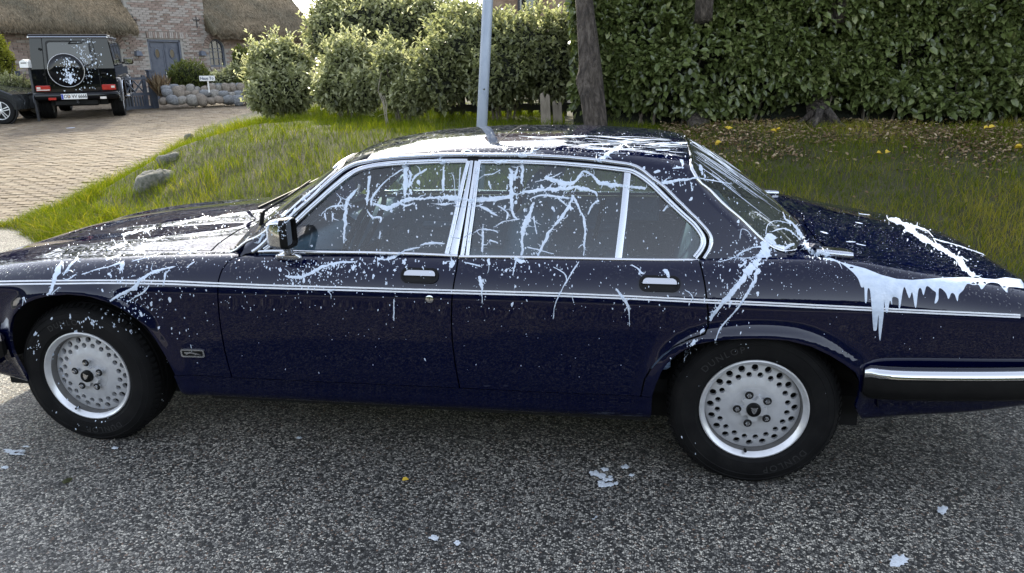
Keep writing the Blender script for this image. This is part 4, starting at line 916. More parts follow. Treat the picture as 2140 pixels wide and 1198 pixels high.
# ---- greenhouse --------------------------------------------------
gut_px = [(529, 527), (571, 489), (610, 452), (654, 413), (697, 373), (719, 356), (740, 345.5), (759, 340.5), (780, 337), (830, 330.5), (880, 327.5), (985, 325), (1080, 325.5), (1150, 328.5), (1250, 336), (1280, 340), (1319, 346), (1341, 356), (1362, 373), (1388, 392), (1419, 423), (1445, 449), (1467, 471), (1481, 488), (1486, 504), (1482, 523), (1471, 541)]
gut = B.pts(gut_px)
ws_px = [(516, 505), (541, 494), (588.5, 456), (632, 417), (675, 381.5), (703.6, 356), (716, 339)]
wsl = B.pts(ws_px)
rs_px = [(1445, 340), (1446, 354), (1457.6, 375), (1482.6, 398), (1520, 435), (1560, 470), (1595, 503), (1615, 518), (1640, 526), (1660, 524), (1675, 516)]
rsl = B.pts(rs_px)
hx = wsl[-1][0]; rx = rsl[0][0]
head = np.array([(hx+.02, max(wsl[-1][1], 1.4)+.15), (hx-.015, 2.25), (hx-.05, 2.6), (hx-.065, 3.0)])
rhead = np.array([(rx+.012, 3.0), (rx+.010, 2.5), (rx+.006, 2.1), (rx+.0, max(1.6, rsl[0][1]+.2))])
gut_out = gut.copy()
cbase = np.array([(gut[-1][0]+.01, .0), (.02, .0), (.14, .0), (.22, .02)])
rsl_c = rsl.copy()
roofp = np.concatenate([[(wsl[0][0]-.03, .05)], wsl, head, rhead, rsl_c, [(rsl_c[-1][0]+.02, .4), (.26, .0), (.10, .0), (gut[-1][0]+.02, 0.0)], gut_out[::-1]])
roof = patch('roof', B, roofp, NAVY, car, step=.028, sym=True, depth=.014)
# screens
wtop = head.copy()
wbot = np.array([(-2.33, 3.0), (-2.31, 2.6), (-2.25, 2.2), (-2.17, 1.7)])
windp = np.concatenate([wbot, wsl[:], wtop])
wind = patch('windscreen', B, windp, GLASSF, car, step=.04, sym=True, h=-.004, depth=0, flatq=2.05)
rbot = np.array([(rsl[-1][0]+.045, 1.75), (rsl[-1][0]+.085, 2.1), (.31, 2.6), (.325, 3.0)])
rearp = np.concatenate([rhead, rsl, rbot])
rears = patch('rear_screen', B, rearp, GLASSF, car, step=.04, sym=True, h=-.004, depth=0, flatq=2.05)
def symstrip(name, S, xqs, wm, mat, prof='round', h=0.0):
    m = MB(); strip(name, S, xqs, wm, mat, car, prof=prof, h=h, space='xq', mb=m, step=.03)
    V2 = [Vector((v[0], 2*YC-v[1], v[2])) for v in m.V]; m.add(V2, list(m.F)); return m.build(name, mat, car, auto=math.radians(50))
symstrip('windscreen_frame', B, np.concatenate([wbot, wsl, wtop]), .013, CHROME, h=.001)
symstrip('rear_screen_frame', B, np.concatenate([rhead, rsl, rbot]), .015, CHROME, h=.001)
symstrip('screen_seal', B, np.concatenate([wbot, wsl, wtop])+[[.018, 0]], .012, BLACK, prof='thin', h=.0015)
# chrome gutter, black seam, frames
strip('gutter_trim', B, gut_px, 9.0, BRUSHED, car, prof='round', h=.004)
seam_px = [(541, 527), (580, 491), (622, 452), (664, 413), (703, 377), (726, 360), (748, 350), (780, 342), (830, 336), (880, 333), (985, 331), (1080, 332), (1150, 335), (1250, 343), (1282, 347), (1316, 352), (1337, 361), (1357, 376), (1381, 396), (1410, 425), (1437, 450), (1459, 473), (1474, 492), (1478, 504), (1474, 522), (1463, 542)]
strip('door_seal', B, seam_px, 12.0, GAPM, car, prof='thin', h=-.008)
frame1_px = [(552, 522), (588.5, 491), (632, 450.5), (675, 411), (708, 383), (730, 366), (751, 354.5), (780, 347), (820, 342.5), (860, 340), (910, 338), (977, 337)]
strip('window_frame', B, frame1_px, [9, 11, 11, 11, 11, 11, 10], BRUSHED, car, prof='frame', h=.002)
strip('window_frame', B, [(979, 337), (968, 380), (955, 440), (944, 490), (934, 531)], [8, 9, 10], BRUSHED, car, prof='frame', h=.003)
strip('door_pillar_trim', B, [(986, 336), (979, 380), (966, 445), (956, 490), (947, 534)], [6, 8, 12, 15, 17], BRUSHED, car, prof='flat', h=.001)
strip('pillar_gap', B, [(993, 333), (986, 380), (976, 440), (967, 490), (958, 537)], 9, GAPM, car, prof='thin', h=-.006)
strip('door_pillar_trim', B, [(995, 337), (989, 380), (980, 440), (973, 490), (966, 535)], [6, 7, 8, 9], BRUSHED, car, prof='frame', h=.002)
strip('window_frame', B, [(1001, 338), (996, 380), (989, 440), (982, 490), (977, 534)], [9, 8, 8, 8], BRUSHED, car, prof='frame', h=.003)
frame2_px = [(1000, 338.5), (1080, 338.5), (1150, 341), (1200, 344.5), (1250, 349), (1300, 355), (1319, 358), (1334, 365), (1352, 377.5), (1371, 394), (1397, 420), (1432, 453), (1457, 478), (1467, 493), (1470, 507), (1464, 523), (1452, 539)]
strip('window_frame', B, frame2_px, [10, 10, 11, 12, 12, 12, 12, 12], BRUSHED, car, prof='frame', h=.002)
strip('window_divider', B, [(1312, 358), (1308, 400), (1303, 450), (1297, 500), (1292, 541)], [13, 14], BRUSHED, car, prof='flat', h=.002)
strip('belt_trim', B, [(541, 526.5), (640, 527), (780, 529), (880, 532), (957, 535.5)], 7.5, CHROME, car, prof='round', h=.002)
strip('belt_trim', B, [(960, 537), (1080, 538), (1280, 542.5), (1380, 544), (1460, 545)], 7.5, CHROME, car, prof='round', h=.002)
gl1 = B.pts([(551, 526), (588, 488), (640, 445), (687, 402), (722, 376), (752, 359), (782, 350), (850, 342), (976, 340), (933, 531), (800, 528)])
gl2 = B.pts([(1001, 341), (1080, 341), (1200, 347), (1309, 359), (1291, 542), (1120, 538), (976, 535)])
gl3 = B.pts([(1314, 359), (1334, 367), (1390, 415), (1462, 485), (1467, 508), (1449, 543), (1296, 543)])
for g_ in (gl1, gl2, gl3): g_[:, 1] = np.clip(g_[:, 1], .0, 1.6)
patch('window_glass', B, gl1, GLASS, car, step=.05, h=-.009, depth=0)
patch('window_glass', B, gl2, GLASS, car, step=.05, h=-.009, depth=0)
patch('quarter_glass', B, gl3, GLASS, car, step=.05, h=-.009, depth=0)
# sliding roof outline
strip('sunroof_seam', B, [(1079, 268.5), (1060, 282), (1043, 296.5), (1034, 300.5), (1000, 301.5), (940, 302), (880, 302.5), (862, 302), (858, 300), (862, 295), (875, 287), (888, 280)], 2.2, GAPM, car, prof='thin', h=.001)
# ---- pinstripes, waist ------------------------------------------------
pin = [(-110, 594), (-50, 590.5), (0, 588.5), (168, 586.5), (336, 587.5), (452, 592), (600, 597.5), (780, 602.5), (945, 607), (1100, 611), (1300, 618.5), (1475, 627), (1650, 635), (1800, 642.5), (1960, 650.5), (2132, 658.5)]
for dv, wd_ in ((0, 3.4), (6.2, 3.4)):
    strip('pinstripe', A, [(u, v+dv*(1-.0001*u)) for u, v in pin], wd_, STRIPE, car, prof='thin', h=.0012, hfix=.0006)
# ---- wheels ------------------------------------------------------------
HUBZ = .315
BARREL = simple('shaded_alloy', [(.13, .125, .12), (.19, .185, .18)], .5, metal=.4, scale=14)  # darker alloy colour standing in for the shade inside the rim
TYRELET = simple('tyre_lettering', [(.012, .012, .012), (.018, .018, .0175)], .7, scale=30)
def make_wheel(name):
    wroot = empty(name, (0, 0, 0)); wroot.parent = car; wroot.matrix_parent_inverse = Matrix.Translation(CARLOC).inverted()
    prof = [(.198, .02), (.205, .004), (.212, .0), (.222, -.006), (.224, -.0085), (.232, -.0095), (.250, -.013), (.272, -.012), (.274, -.0138), (.280, -.0125), (.296, -.006), (.298, -.008), (.302, -.006), (.314, .008), (.322, .022), (.3255, .035), (.3262, .052), (.319, .054), (.319, .060), (.3268, .062), (.3275, .082), (.320, .084), (.320, .090), (.328, .092), (.328, .112), (.320, .114), (.320, .120), (.3275, .122), (.3262, .152), (.322, .178), (.314, .192), (.296, .206), (.25, .213), (.205, .196)]
    m = MB(); m.lathe(prof, 72)
    for v in m.V:
        if v.z < -HUBZ: v.z = -HUBZ+(v.z+HUBZ)*.06+.002
    ty = m.build('tyre', TYRE, wroot, auto=math.radians(40))
    # tread blocks on the shoulder
    tb = MB()
    for k in range(72):
        a = 2*PI*k/72
        if math.sin(a) < -.93: continue
        M = Matrix.Rotation(-a, 4, 'Y') @ Matrix.Translation((.3225, .024, 0)) @ Matrix.Rotation(math.radians(-28), 4, 'Z')
        tb.box((0, 0, 0), (.007, .030, .016), M=M)
    tb.build('tread_block', TYRE, ty); bpy.context.view_layer.update()
    # raised lettering on the side wall
    def arc_text(txt, rad, a0, size, rise):
        cu = bpy.data.curves.new('lettering', 'FONT'); cu.body = txt; cu.size = size; cu.extrude = .0009; cu.space_character = 1.3
        t = bpy.data.objects.new('lettering', cu); COL.objects.link(t); dg = bpy.context.evaluated_depsgraph_get(); me = bpy.data.meshes.new_from_object(t.evaluated_get(dg)); bpy.data.objects.remove(t)
        for v in me.vertices:
            a = a0-v.co.x/rad; r = rad+v.co.y
            v.co = (r*math.cos(a), -.0128-v.co.z+rise, r*math.sin(a))
        return mk('lettering', me, TYRELET, ty)
    arc_text('DUNLOP', .245, math.radians(142), .036, .0005); arc_text('DUNLOP', .245, math.radians(-38), .036, .0005)
    rim = MB().lathe([(.203, .012), (.2075, .003), (.2065, -.003), (.202, -.0045), (.195, .000), (.185, .013)], 72).build('rim', ALLOYL, wroot, auto=math.radians(35))
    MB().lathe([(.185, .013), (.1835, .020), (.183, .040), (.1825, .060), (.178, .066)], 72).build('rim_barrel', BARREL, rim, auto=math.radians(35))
    # pierced disc
    hol = []
    for rr, hr, off in ((.160, .0134, 0), (.1335, .0113, PI/20)):
        for k in range(20):
            a = 2*PI*k/20+off; hol.append(np.array([(rr*math.cos(a)+hr*math.cos(b), rr*math.sin(a)+hr*math.sin(b)) for b in np.linspace(0, 2*PI, 11)[:-1]]))
    out = np.array([(.1815*math.cos(b), .1815*math.sin(b)) for b in np.linspace(0, 2*PI, 73)[:-1]])
    cenh = np.array([(.03*math.cos(b), .03*math.sin(b)) for b in np.linspace(0, 2*PI, 25)[:-1]])
    vo, fo = triangulate(out, .02, hol+[cenh])
    def dy(r): return np.where(r > .112, .048-.014*(1-((r-.112)/.074)**2), np.where(r > .106, .034-.008*(.112-r)/.006, .026))
    r_ = np.hypot(vo[:, 0], vo[:, 1]); V = np.stack([vo[:, 0], dy(r_), vo[:, 1]], -1); FF = []
    for f in fo:
        a, b, c = (V[i] for i in f); FF.append(tuple(f) if np.cross(b-a, c-a)[1] < 0 else tuple(reversed(f)))
    e = {}
    for f in FF:
        for i in range(3): e[(f[i], f[(i+1) % 3])] = 1
    V = list(V); mp = {}
    for (a, b) in list(e):
        if (b, a) not in e:
            for k in (a, b):
                if k not in mp: mp[k] = len(V); V.append(V[k]+np.array([0, .018, 0]))
            FF.append((b, a, mp[a], mp[b]))
    d = mesh('pierced_disc', V, FF, ALLOY, wroot)
    bm = bmesh.new(); bm.from_mesh(d.data)
    for ed in bm.edges:
        if len(ed.link_faces) == 2 and ed.calc_face_angle(0) > .6: ed.smooth = False
    for f in bm.faces: f.smooth = True
    bm.to_mesh(d.data); bm.free()
    MB().lathe([(.19, .082), (.001, .082)], 40).build('brake_backing', GAPM, wroot)
    hub = MB().lathe([(.082, .028), (.080, .0255), (.001, .0255)], 40)
    hub.build('hub_plate', ALLOY, wroot, auto=AUTO)
    st = MB(); n = 60; top = []; 
    for k in range(n):
        a = 2*PI*k/n; c5 = math.cos(5*(a-PI/2)); r = .052-.016*(c5 > .15)*min(1, (c5-.15)/.5); top.append((r*math.cos(a), r*math.sin(a)))
    st.prism(top, .0255, .006, lambda p, t: Vector((p[0], t, p[1]))); st.build('hub_star', ALLOY, wroot, auto=AUTO)
    for k in range(5):
        a = PI/2+2*PI*k/5+.33
        MB().lathe([(.0001, .0), (.0165, .0)], 14, M=Matrix.Translation((.062*math.cos(a), .0045, .062*math.sin(a)))).build('nut_recess', GAPM, wroot)
        nu = MB().lathe([(.0001, -.020), (.006, -.0195), (.0095, -.015), (.0105, .012)], 6, M=Matrix.Translation((.062*math.cos(a), .012, .062*math.sin(a)))); nu.build('wheel_nut', CHROME, wroot, auto=AUTO)
    cap = MB().lathe([(.0001, -.010), (.022, -.010), (.026, -.008), (.028, .0), (.028, .01)], 32).build('hub_cap', PLASTIC, wroot, auto=AUTO)
    # big-cat head emblem on the cap
    em = [(0, -.013), (.006, -.008), (.010, .002), (.0105, .008), (.0145, .014), (.010, .0145), (.005, .0125), (0, .0135), (-.005, .0125), (-.010, .0145), (-.0145, .014), (-.0105, .008), (-.010, .002), (-.006, -.008)]
    MB().prism(em, -.0098, -.0125, lambda p, t: Vector((p[0], t, p[1]))).build('emblem', CHROME, cap)
    MB().lathe([(.004, .004), (.0055, -.002), (.0055, -.018), (.003, -.022), (.0001, -.022)], 10, M=Matrix.Translation((-.02, .01, -.176))).build('valve', PLASTIC, wroot)
    return wroot
w0 = make_wheel('wheel'); w0.location = (0, 0, HUBZ)
for loc, rz, ry in (((-2.865, .012, HUBZ), 0, .35), ((0, 2*YC, HUBZ), PI, 0), ((-2.865, 2*YC-.012, HUBZ), PI, 0)):
    c = copytree(w0, car); c.matrix_parent_inverse = Matrix.Translation(CARLOC).inverted(); c.location = loc; c.rotation_euler = (0, ry, rz)
# ---- handles, lock, badge ---------------------------------------------------
def on(S, u, v):
    P, Nn = S.ev(np.array([S.hit(u, v)])); return Vector(P[0]), Vector(Nn[0])
def frame_at(S, u, v, du):
    """matrix with X along increasing u, Y = outward normal, Z up along the surface"""
    P, Nn = on(S, u, v); P2, _ = on(S, u+du, v+du*.03); X = (P2-P); X = (X-Nn*X.dot(Nn)).normalized(); Z = X.cross(-Nn).normalized()
    Z = Nn.cross(X)*-1 if False else Z
    if Z.z < 0: Z = -Z
    return Matrix(((X.x, Nn.x, Z.x, P.x), (X.y, Nn.y, Z.y, P.y), (X.z, Nn.z, Z.z, P.z), (0, 0, 0, 1)))
def pill(w_, h_, n=7, sq=1.0):
    r = h_/2*sq; P = []
    for cx, cz, a0 in ((w_/2-r, h_/2-r, 0), (-w_/2+r, h_/2-r, PI/2), (-w_/2+r, -h_/2+r, PI), (w_/2-r, -h_/2+r, 1.5*PI)):
        for k in range(n): a = a0+PI/2*k/(n-1); P.append((cx+r*math.cos(a), cz+r*math.sin(a)))
    return P
def ring(mb, outer, inner, y0, y1, M):
    n = len(outer); V = [M @ Vector((p[0], y0, p[1])) for p in outer]+[M @ Vector((p[0], y1, p[1])) for p in outer]+[M @ Vector((p[0], y1, p[1])) for p in inner]+[M @ Vector((p[0], y0, p[1])) for p in inner]
    Fc = []
    for i in range(n):
        j = (i+1) % n
        for k in range(4): Fc.append((k*n+i, k*n+j, ((k+1) % 4)*n+j, ((k+1) % 4)*n+i))
    mb.add(V, Fc)
def mirM(M):
    R = Matrix.Scale(-1, 4, (0, 1, 0)); return Matrix.Translation((0, 2*YC, 0)) @ R @ M
def handle(u, v):
    for mm in (lambda M: M, mirM):
        M = mm(frame_at(A, u, v, 30)); hd = MB(); ring(hd, pill(.152, .062, sq=.9), pill(.132, .044, sq=.9), -.004, .006, M); root_ = hd.build('door_handle', PLASTIC, car, auto=AUTO)
        MB().prism(pill(.134, .046, sq=.9), .0005, .0015, lambda p, t: M @ Vector((p[0], t, p[1]))).build('recess', GAPM, root_)
        fl = MB(); P = [p for p in pill(.130, .042, sq=.9)]
        top = [(x, z) for x, z in P if z > -.004]; top = [(x, max(z, -.002)) for x, z in top]
        fl.prism(top, .002, .009, lambda p, t: M @ Vector((p[0]*(1-.04*(t > .005)), t-(.004 if p[1] > .012 and t > .005 else 0), p[1])))
        fl.build('flap', CHROME, root_, auto=AUTO)
handle(877.5, 576.5); handle(1378.5, 593.5)
for mm in (lambda M: M, mirM):
    M = mm(frame_at(A, 898, 625, 20)); lk = MB().lathe([(.0001, .006), (.011, .006), (.0155, .004), (.0165, -.002)], 20, M=M); lo_ = lk.build('door_lock', CHROME, car, auto=AUTO)
    MB().box((0, .0065, 0), (.002, .001, .011), M=None).build('keyhole', GAPM, lo_).matrix_local = M
    M = mm(frame_at(A, 403.5, 738, 20)); bd = MB(); ring(bd, pill(.108, .036, sq=.55), pill(.094, .023, sq=.5), -.002, .005, M); bo_ = bd.build('wing_badge', CHROME, car, auto=AUTO)
    MB().prism(pill(.096, .026, sq=.5), .0005, .002, lambda p, t: M @ Vector((p[0], t, p[1]))).build('badge_ground', PLASTIC, bo_)
    cat = [(-.040, .001), (-.034, .005), (-.026, .004), (-.012, .0055), (.004, .003), (.018, .0005), (.030, -.003), (.040, -.0065), (.028, -.0052), (.018, -.003), (.012, -.007), (.006, -.0075), (.010, -.0035), (-.004, -.001), (-.018, -.0005), (-.026, -.005), (-.034, -.0055), (-.028, -.001), (-.036, -.002)]
    MB().prism(cat, .002, .0045, lambda p, t: M @ Vector((p[0], t, p[1]*1.2))).build('leaping_cat', CHROME, bo_)
GLASSB = simple('mirror_silver', [(.35, .36, .38), (.4, .41, .43)], .04, metal=1.0)
# ---- door mirror ------------------------------------------------------------
for sg in (1, -1):
    def m_(x, y, z): return Vector((x, y if sg == 1 else 2*YC-y, z))
    bp_, bn_ = on(A, 606, 534)
    base = MB(); n = 20; cx, cy, cz = bp_.x, bp_.y+.004, bp_.z
    rings = [(1.0, .0), (.98, .010), (.80, .020), (.50, .026), (.34, .036), (.30, .05)]
    V = []; 
    for k, (r, hh) in enumerate(rings):
        for i in range(n): a = 2*PI*i/n; V.append(m_(cx+.062*r*math.cos(a)+.01*(hh > .03), cy-.0-.030*r*math.sin(a)-.035*(hh/.05)-.008, cz-.012+hh))
    Fc = [(k*n+i, k*n+(i+1) % n, (k+1)*n+(i+1) % n, (k+1)*n+i) for k in range(len(rings)-1) for i in range(n)]
    base.add(V, Fc); mir = base.build('door_mirror', CHROME, car, auto=AUTO)
    hc = Vector((cx+.010, cy-.060, cz+.105)); hw, hh2 = .042, .060
    shellm = MB()
    prof = [(-.060, .45), (-.054, .75), (-.036, .94), (-.010, 1.0), (.004, 1.0)]; V = []; pl_ = pill(2*hw, 2*hh2, sq=.32); n = len(pl_)
    for dx, k in prof:
        for (a, b) in pl_: V.append(m_(hc.x+dx+.10*a*(1), hc.y+a*k, hc.z+b*k))
    Fc = [(k*n+i, k*n+(i+1) % n, (k+1)*n+(i+1) % n, (k+1)*n+i) for k in range(len(prof)-1) for i in range(n)]; Fc.append(tuple(range(n)))
    shellm.add(V, Fc).build('mirror_shell', CHROME, mir, auto=math.radians(45))
    bz = MB(); prof = [(.004, 1.0), (.030, .99), (.034, .95), (.034, .86), (.020, .84)]; V = []
    for dx, k in prof:
        for (a, b) in pl_: V.append(m_(hc.x+dx+.10*a, hc.y+a*k, hc.z+b*k))
    Fc = [(k*n+i, k*n+(i+1) % n, (k+1)*n+(i+1) % n, (k+1)*n+i) for k in range(len(prof)-1) for i in range(n)]
    bz.add(V, Fc).build('mirror_bezel', PLASTIC, mir, auto=math.radians(45))
    gl_ = MB(); V = [m_(hc.x+.022+.10*a, hc.y+a*.85, hc.z+b*.85) for a, b in pl_]; gl_.add(V, [tuple(range(n))]).build('mirror_glass', GLASSB, mir)
# ---- bumpers -----------------------------------------------------------------
def bumper(path, z, name, zs):
    """path: (x, y) plan of the near half towards the centre line"""
    pts = smoothline(np.array(path), .04); pts = [Vector((p[0], p[1])) for p in pts]; full = pts+[Vector((p.x, 2*YC-p.y)) for p in reversed(pts[:-1])]
    root_ = None
    for nm, mat, sec in (('bumper', PLASTIC, [(-.03, -.068), (.012, -.064), (.028, -.05), (.032, -.02), (.024, .018), (-.03, .018)]), ('bumper_blade', CHROME, [(-.02, .018), (.022, .017), (.034, .026), (.033, .040), (.020, .052), (-.004, .058), (-.02, .056)])):
        V = []; Fc = []; m = len(sec)
        for i, p in enumerate(full):
            t = (full[min(i+1, len(full)-1)]-full[max(i-1, 0)]).normalized(); nrm = Vector((t.y, -t.x)); zz = z+zs(p.x)
            e = min(i, len(full)-1-i); taper = min(1, .35+.3*e)
            for a, b in sec: V.append((p.x+nrm.x*a*taper, p.y+nrm.y*a*taper, zz+b*(1 if e > 0 else .8)))
        for i in range(len(full)-1):
            for k in range(m): Fc.append((i*m+k, i*m+(k+1) % m, (i+1)*m+(k+1) % m, (i+1)*m+k))
        Fc += [tuple(range(m)), tuple(range((len(full)-1)*m+m-1, (len(full)-1)*m-1, -1))]
        o = MB().add(V, Fc).build(nm, mat, root_ or car, auto=math.radians(50)); root_ = root_ or o
bumper([(.37, -.052), (.50, -.062), (.80, -.035), (1.0, .0), (1.13, .05), (1.20, .14), (1.235, .30), (1.25, .60), (1.252, YC)], .480, 'bumper', lambda x: .0)
bumper([(-3.20, -.040), (-3.40, -.030), (-3.60, .0), (-3.74, .06), (-3.82, .16), (-3.86, .35), (-3.875, .6), (-3.878, YC)], .475, 'bumper', lambda x: 0.0)
# ---- nose and tail furniture ----------------------------------------------------
gr = MB().box((-3.80, YC, .60), (.05, .50, .20), bev=.02).build('grille', CHROME, car)
for k in range(13): MB().box((-3.828, YC-.216+.036*k, .60), (.014, .012, .17), bev=.003).build('grille_slat', CHROME, gr)
for sg in (1, -1):
    for s_, r in ((.60, .088), (.385, .070)):
        M = Matrix.Translation((-3.775, YC-sg*s_, .605)) @ Matrix.Rotation(PI/2, 4, 'Z')
        hl = MB().lathe([(r+.012, -.01), (r+.012, .03), (r, .034), (r, .02)], 28, M=M).build('headlight', CHROME, car, auto=AUTO)
        MB().lathe([(.0001, .035), (r*.6, .031), (r, .02)], 28, M=M).build('lens', GLASS, hl, smooth=True)
        MB().lathe([(.0001, .004), (r, .012)], 28, M=M).build('reflector', CHROME, hl, smooth=True)
    tlm = simple('tail_lens', [(.25, .01, .01), (.32, .02, .015)], .15, scale=20)
    MB().box((1.165, YC-sg*.58, .50), (.05, .20, .10), bev=.012).build('tail_light', tlm, car)
# ---- fuel fillers and wiper --------------------------------------------------------
for mm in (lambda p: p, lambda p: Vector((p.x, 2*YC-p.y, p.z))):
    pa, na = on(A, 1706, 534); pb, nb = on(A, 1782, 542); mid = [pa.lerp(pb, t) for t in np.linspace(0, 1, 8)]
    m = MB(); sec = pill(.078, .030, n=5, sq=.95); V = []; Fc = []; ns = len(sec)
    for i, p in enumerate(mid):
        k = (.72, .95, 1, 1, 1, 1, .95, .80)[i]; 
        for a, b in sec: V.append(mm(p+Vector((0, .026, .012))+Vector((0, a*k, b*k))))
    for i in range(7):
        for k in range(ns): Fc.append((i*ns+k, i*ns+(k+1) % ns, (i+1)*ns+(k+1) % ns, (i+1)*ns+k))
    Fc += [tuple(range(ns)), tuple(range(7*ns+ns-1, 7*ns-1, -1))]; m.add(V, Fc).build('fuel_filler_flap', BRUSHED, car, auto=AUTO)
    pc, _ = on(A, 1678, 524); pd, _ = on(A, 1708, 534)
    MB().tube([mm(pc+Vector((0, .03, .012))), mm(pc.lerp(pd, .5)+Vector((0, .03, .012))), mm(pd+Vector((0, .028, .012)))], [.026, .022, .03], 10).build('filler_neck', NAVY, car, auto=AUTO)
for (pv, tip, mid) in (((553, 450), (652, 383), (601, 412)),):
    P = [on(B, *pv)[0]+Vector((-.02, 0, .03)), on(B, *mid)[0]+Vector((-.01, 0, .022)), on(B, *tip)[0]+Vector((-.004, 0, .012))]
    wp = MB().tube([P[0]+(P[0]-P[1])*.12+Vector((0, 0, -.05)), P[0]], [.010, .010], 8).build('wiper', PLASTIC, car)
    MB().tube([P[0], P[0].lerp(P[1], .35), P[0].lerp(P[1], .6)], [.010, .008, .006], 6, flat=.6).build('wiper_arm', PLASTIC, wp)
    MB().tube([P[0].lerp(P[1], .5), P[1], P[2]], [.006, .005, .004], 6).build('wiper_blade', BLACK, wp)
P = [Vector((-2.26, YC-.25, .975)), Vector((-2.10, YC+.05, 1.06)), Vector((-1.98, YC+.25, 1.13))]
wp = MB().tube(P, [.008, .006, .004], 6).build('wiper', PLASTIC, car)
# ---- interior -----------------------------------------------------------------------
MB().box((-1.1, YC, .34), (2.0, 1.4, .06)).build('cabin_floor', GAPM, car)
def seat(x, y, w_, name='front_seat'):
    s0 = MB().box((x, y, .52), (.52, w_, .18), bev=.06).build(name, LEATHER, car, auto=AUTO)
    M = Matrix.Rotation(math.radians(16), 4, 'Y')
    MB().box((x+.33, y, .78), (.15, w_, .52), bev=.06, M=M).build('backrest', LEATHER, s0, auto=AUTO)
    return s0
for y in (YC-.37, YC+.37):
    s0 = seat(-1.30, y, .50)
    MB().box((-.885, y, 1.10), (.10, .24, .15), bev=.045).build('headrest', LEATHER, s0, auto=AUTO)
    MB().tube([(-.90, y-.06, .98), (-.885, y-.06, 1.08)], .008, 6).tube([(-.90, y+.06, .98), (-.885, y+.06, 1.08)], .008, 6).build('headrest_post', CHROME, s0)
bs = MB().box((-.42, YC, .50), (.5, 1.30, .2), bev=.06).build('rear_bench', LEATHER, car, auto=AUTO)
MB().box((-.12, YC, .74), (.16, 1.26, .46), bev=.05, M=Matrix.Rotation(math.radians(20), 4, 'Y')).build('backrest', LEATHER, bs, auto=AUTO)
MB().box((.09, YC, .893), (.38, 1.18, .02)).build('parcel_shelf', CREAM, car)
MB().box((-1.95, YC, .80), (.30, 1.36, .17), bev=.05).build('dashboard', LEATHER, car, auto=AUTO)
sw = MB(); M = Matrix.Translation((-1.70, YC-.36, .90)) @ Matrix.Rotation(math.radians(-62), 4, 'Y') @ Matrix.Rotation(PI/2, 4, 'X')
sw.lathe([(.19+.013*math.cos(a), .013*math.sin(a)) for a in np.linspace(0, 2*PI, 9)[:-1]], 36, M=M, closed=True)
so_ = sw.build('steering_wheel', PLASTIC, car, smooth=True)
sp = MB().tube([M @ Vector((-.18, 0, 0)), M @ Vector((0, .01, 0)), M @ Vector((.18, 0, 0))], [.016, .04, .016], 8, flat=.4).tube([M @ Vector((0, .01, 0)), M @ Vector((.03, .30, 0))], .02, 8); sp.build('spoke', PLASTIC, so_)
for sg in (1, -1):
    def yy(y): return y if sg == 1 else 2*YC-y
    for x0, x1 in ((-2.02, -1.16), (-1.12, -.32)):
        dc = MB().box(((x0+x1)/2, yy(.072), .66), (x1-x0, .03, .44), bev=.012).build('door_card', LEATHER, car)
        MB().box(((x0+x1)/2, yy(.088), .882), (x1-x0, .012, .010)).build('cap_rail', CREAM, dc)
        MB().box(((x0+x1)/2+.05, yy(.105), .70), (.38, .05, .05), bev=.02).build('armrest', LEATHER, dc)
    # inside of the roof pillars
    P = B.pts([(1335, 372), (1400, 440)]) if False else None
lin = np.array([(-1.60, 3.0), (-1.58, 2.0), (-1.5, 1.25), (-1.0, 1.2), (-.45, 1.2), (-.30, 1.4), (-.29, 2.0), (-.28, 3.0)])
patch('headlining', B, lin, CREAM, car, step=.07, sym=True, h=-.022, depth=0)
cp = np.array([(-.33, 1.1), (-.22, .9), (-.10, .85), (.02, .7), (.10, .2), (.02, .0), (-.19, .0), (-.20, .35), (-.30, .8)])
patch('pillar_lining', B, cp, CREAM, car, step=.06, h=-.02, depth=0)
MB().box((-1.64, YC-.36, 1.235), (.02, .42, .11), bev=.008, M=Matrix.Rotation(math.radians(60), 4, 'Y')).build('sun_visor', CREAM, car)
MB().box((-1.70, YC, 1.20), (.03, .20, .055), bev=.012).build('rear_view_mirror', PLASTIC, car)
MB().box((-.62, YC-.46, .99), (.02, .006, .19), M=Matrix.Rotation(math.radians(12), 4, 'Y')).build('seat_belt', PLASTIC, car)
# ================================================================== THATCHED HOUSE
dl = 22.6; PLt = at_depth(0, 62, dl)
lo_, hi_ = 20.0, 32.0
for _ in range(50):
    mid = .5*(lo_+hi_)
    if at_depth(640, 62, mid).z > PLt.z: lo_ = mid
    else: hi_ = mid
PRt = at_depth(640, 62, mid)
EAVE = PLt.z
HX = Vector((PRt.x-PLt.x, PRt.y-PLt.y, 0)).normalized(); HY = Vector((-HX.y, HX.x, 0))   # HY points away from the road
HO = Vector((PLt.x, PLt.y, 0)); HG = zd(HO.y+1.5)
def fa(u, v):
    d = ray(u, v); t = (HO-CAM).dot(HY)/d.dot(HY); p = CAM+d*t-HO; return (p.dot(HX), p.z)
def hw(a, y, z): return HO+HX*a+HY*y+Vector((0, 0, z))
HM = Matrix(((HX.x, HY.x, 0, HO.x), (HX.y, HY.y, 0, HO.y), (0, 0, 1, 0), (0, 0, 0, 1)))
BR = [simple('brick_rose', [(.19, .14, .115), (.25, .19, .16), (.29, .23, .195)], .9, scale=5, bump=.3, bscale=40), simple('brick_brown', [(.13, .095, .08), (.19, .145, .12), (.25, .20, .165)], .9, scale=5, bump=.3, bscale=40), simple('brick_pale', [(.25, .22, .195), (.31, .275, .245), (.35, .32, .29)], .9, scale=5, bump=.3, bscale=40)]
MORTAR = simple('mortar', [(.25, .235, .21), (.31, .295, .27)], .95, scale=12, bump=.3)
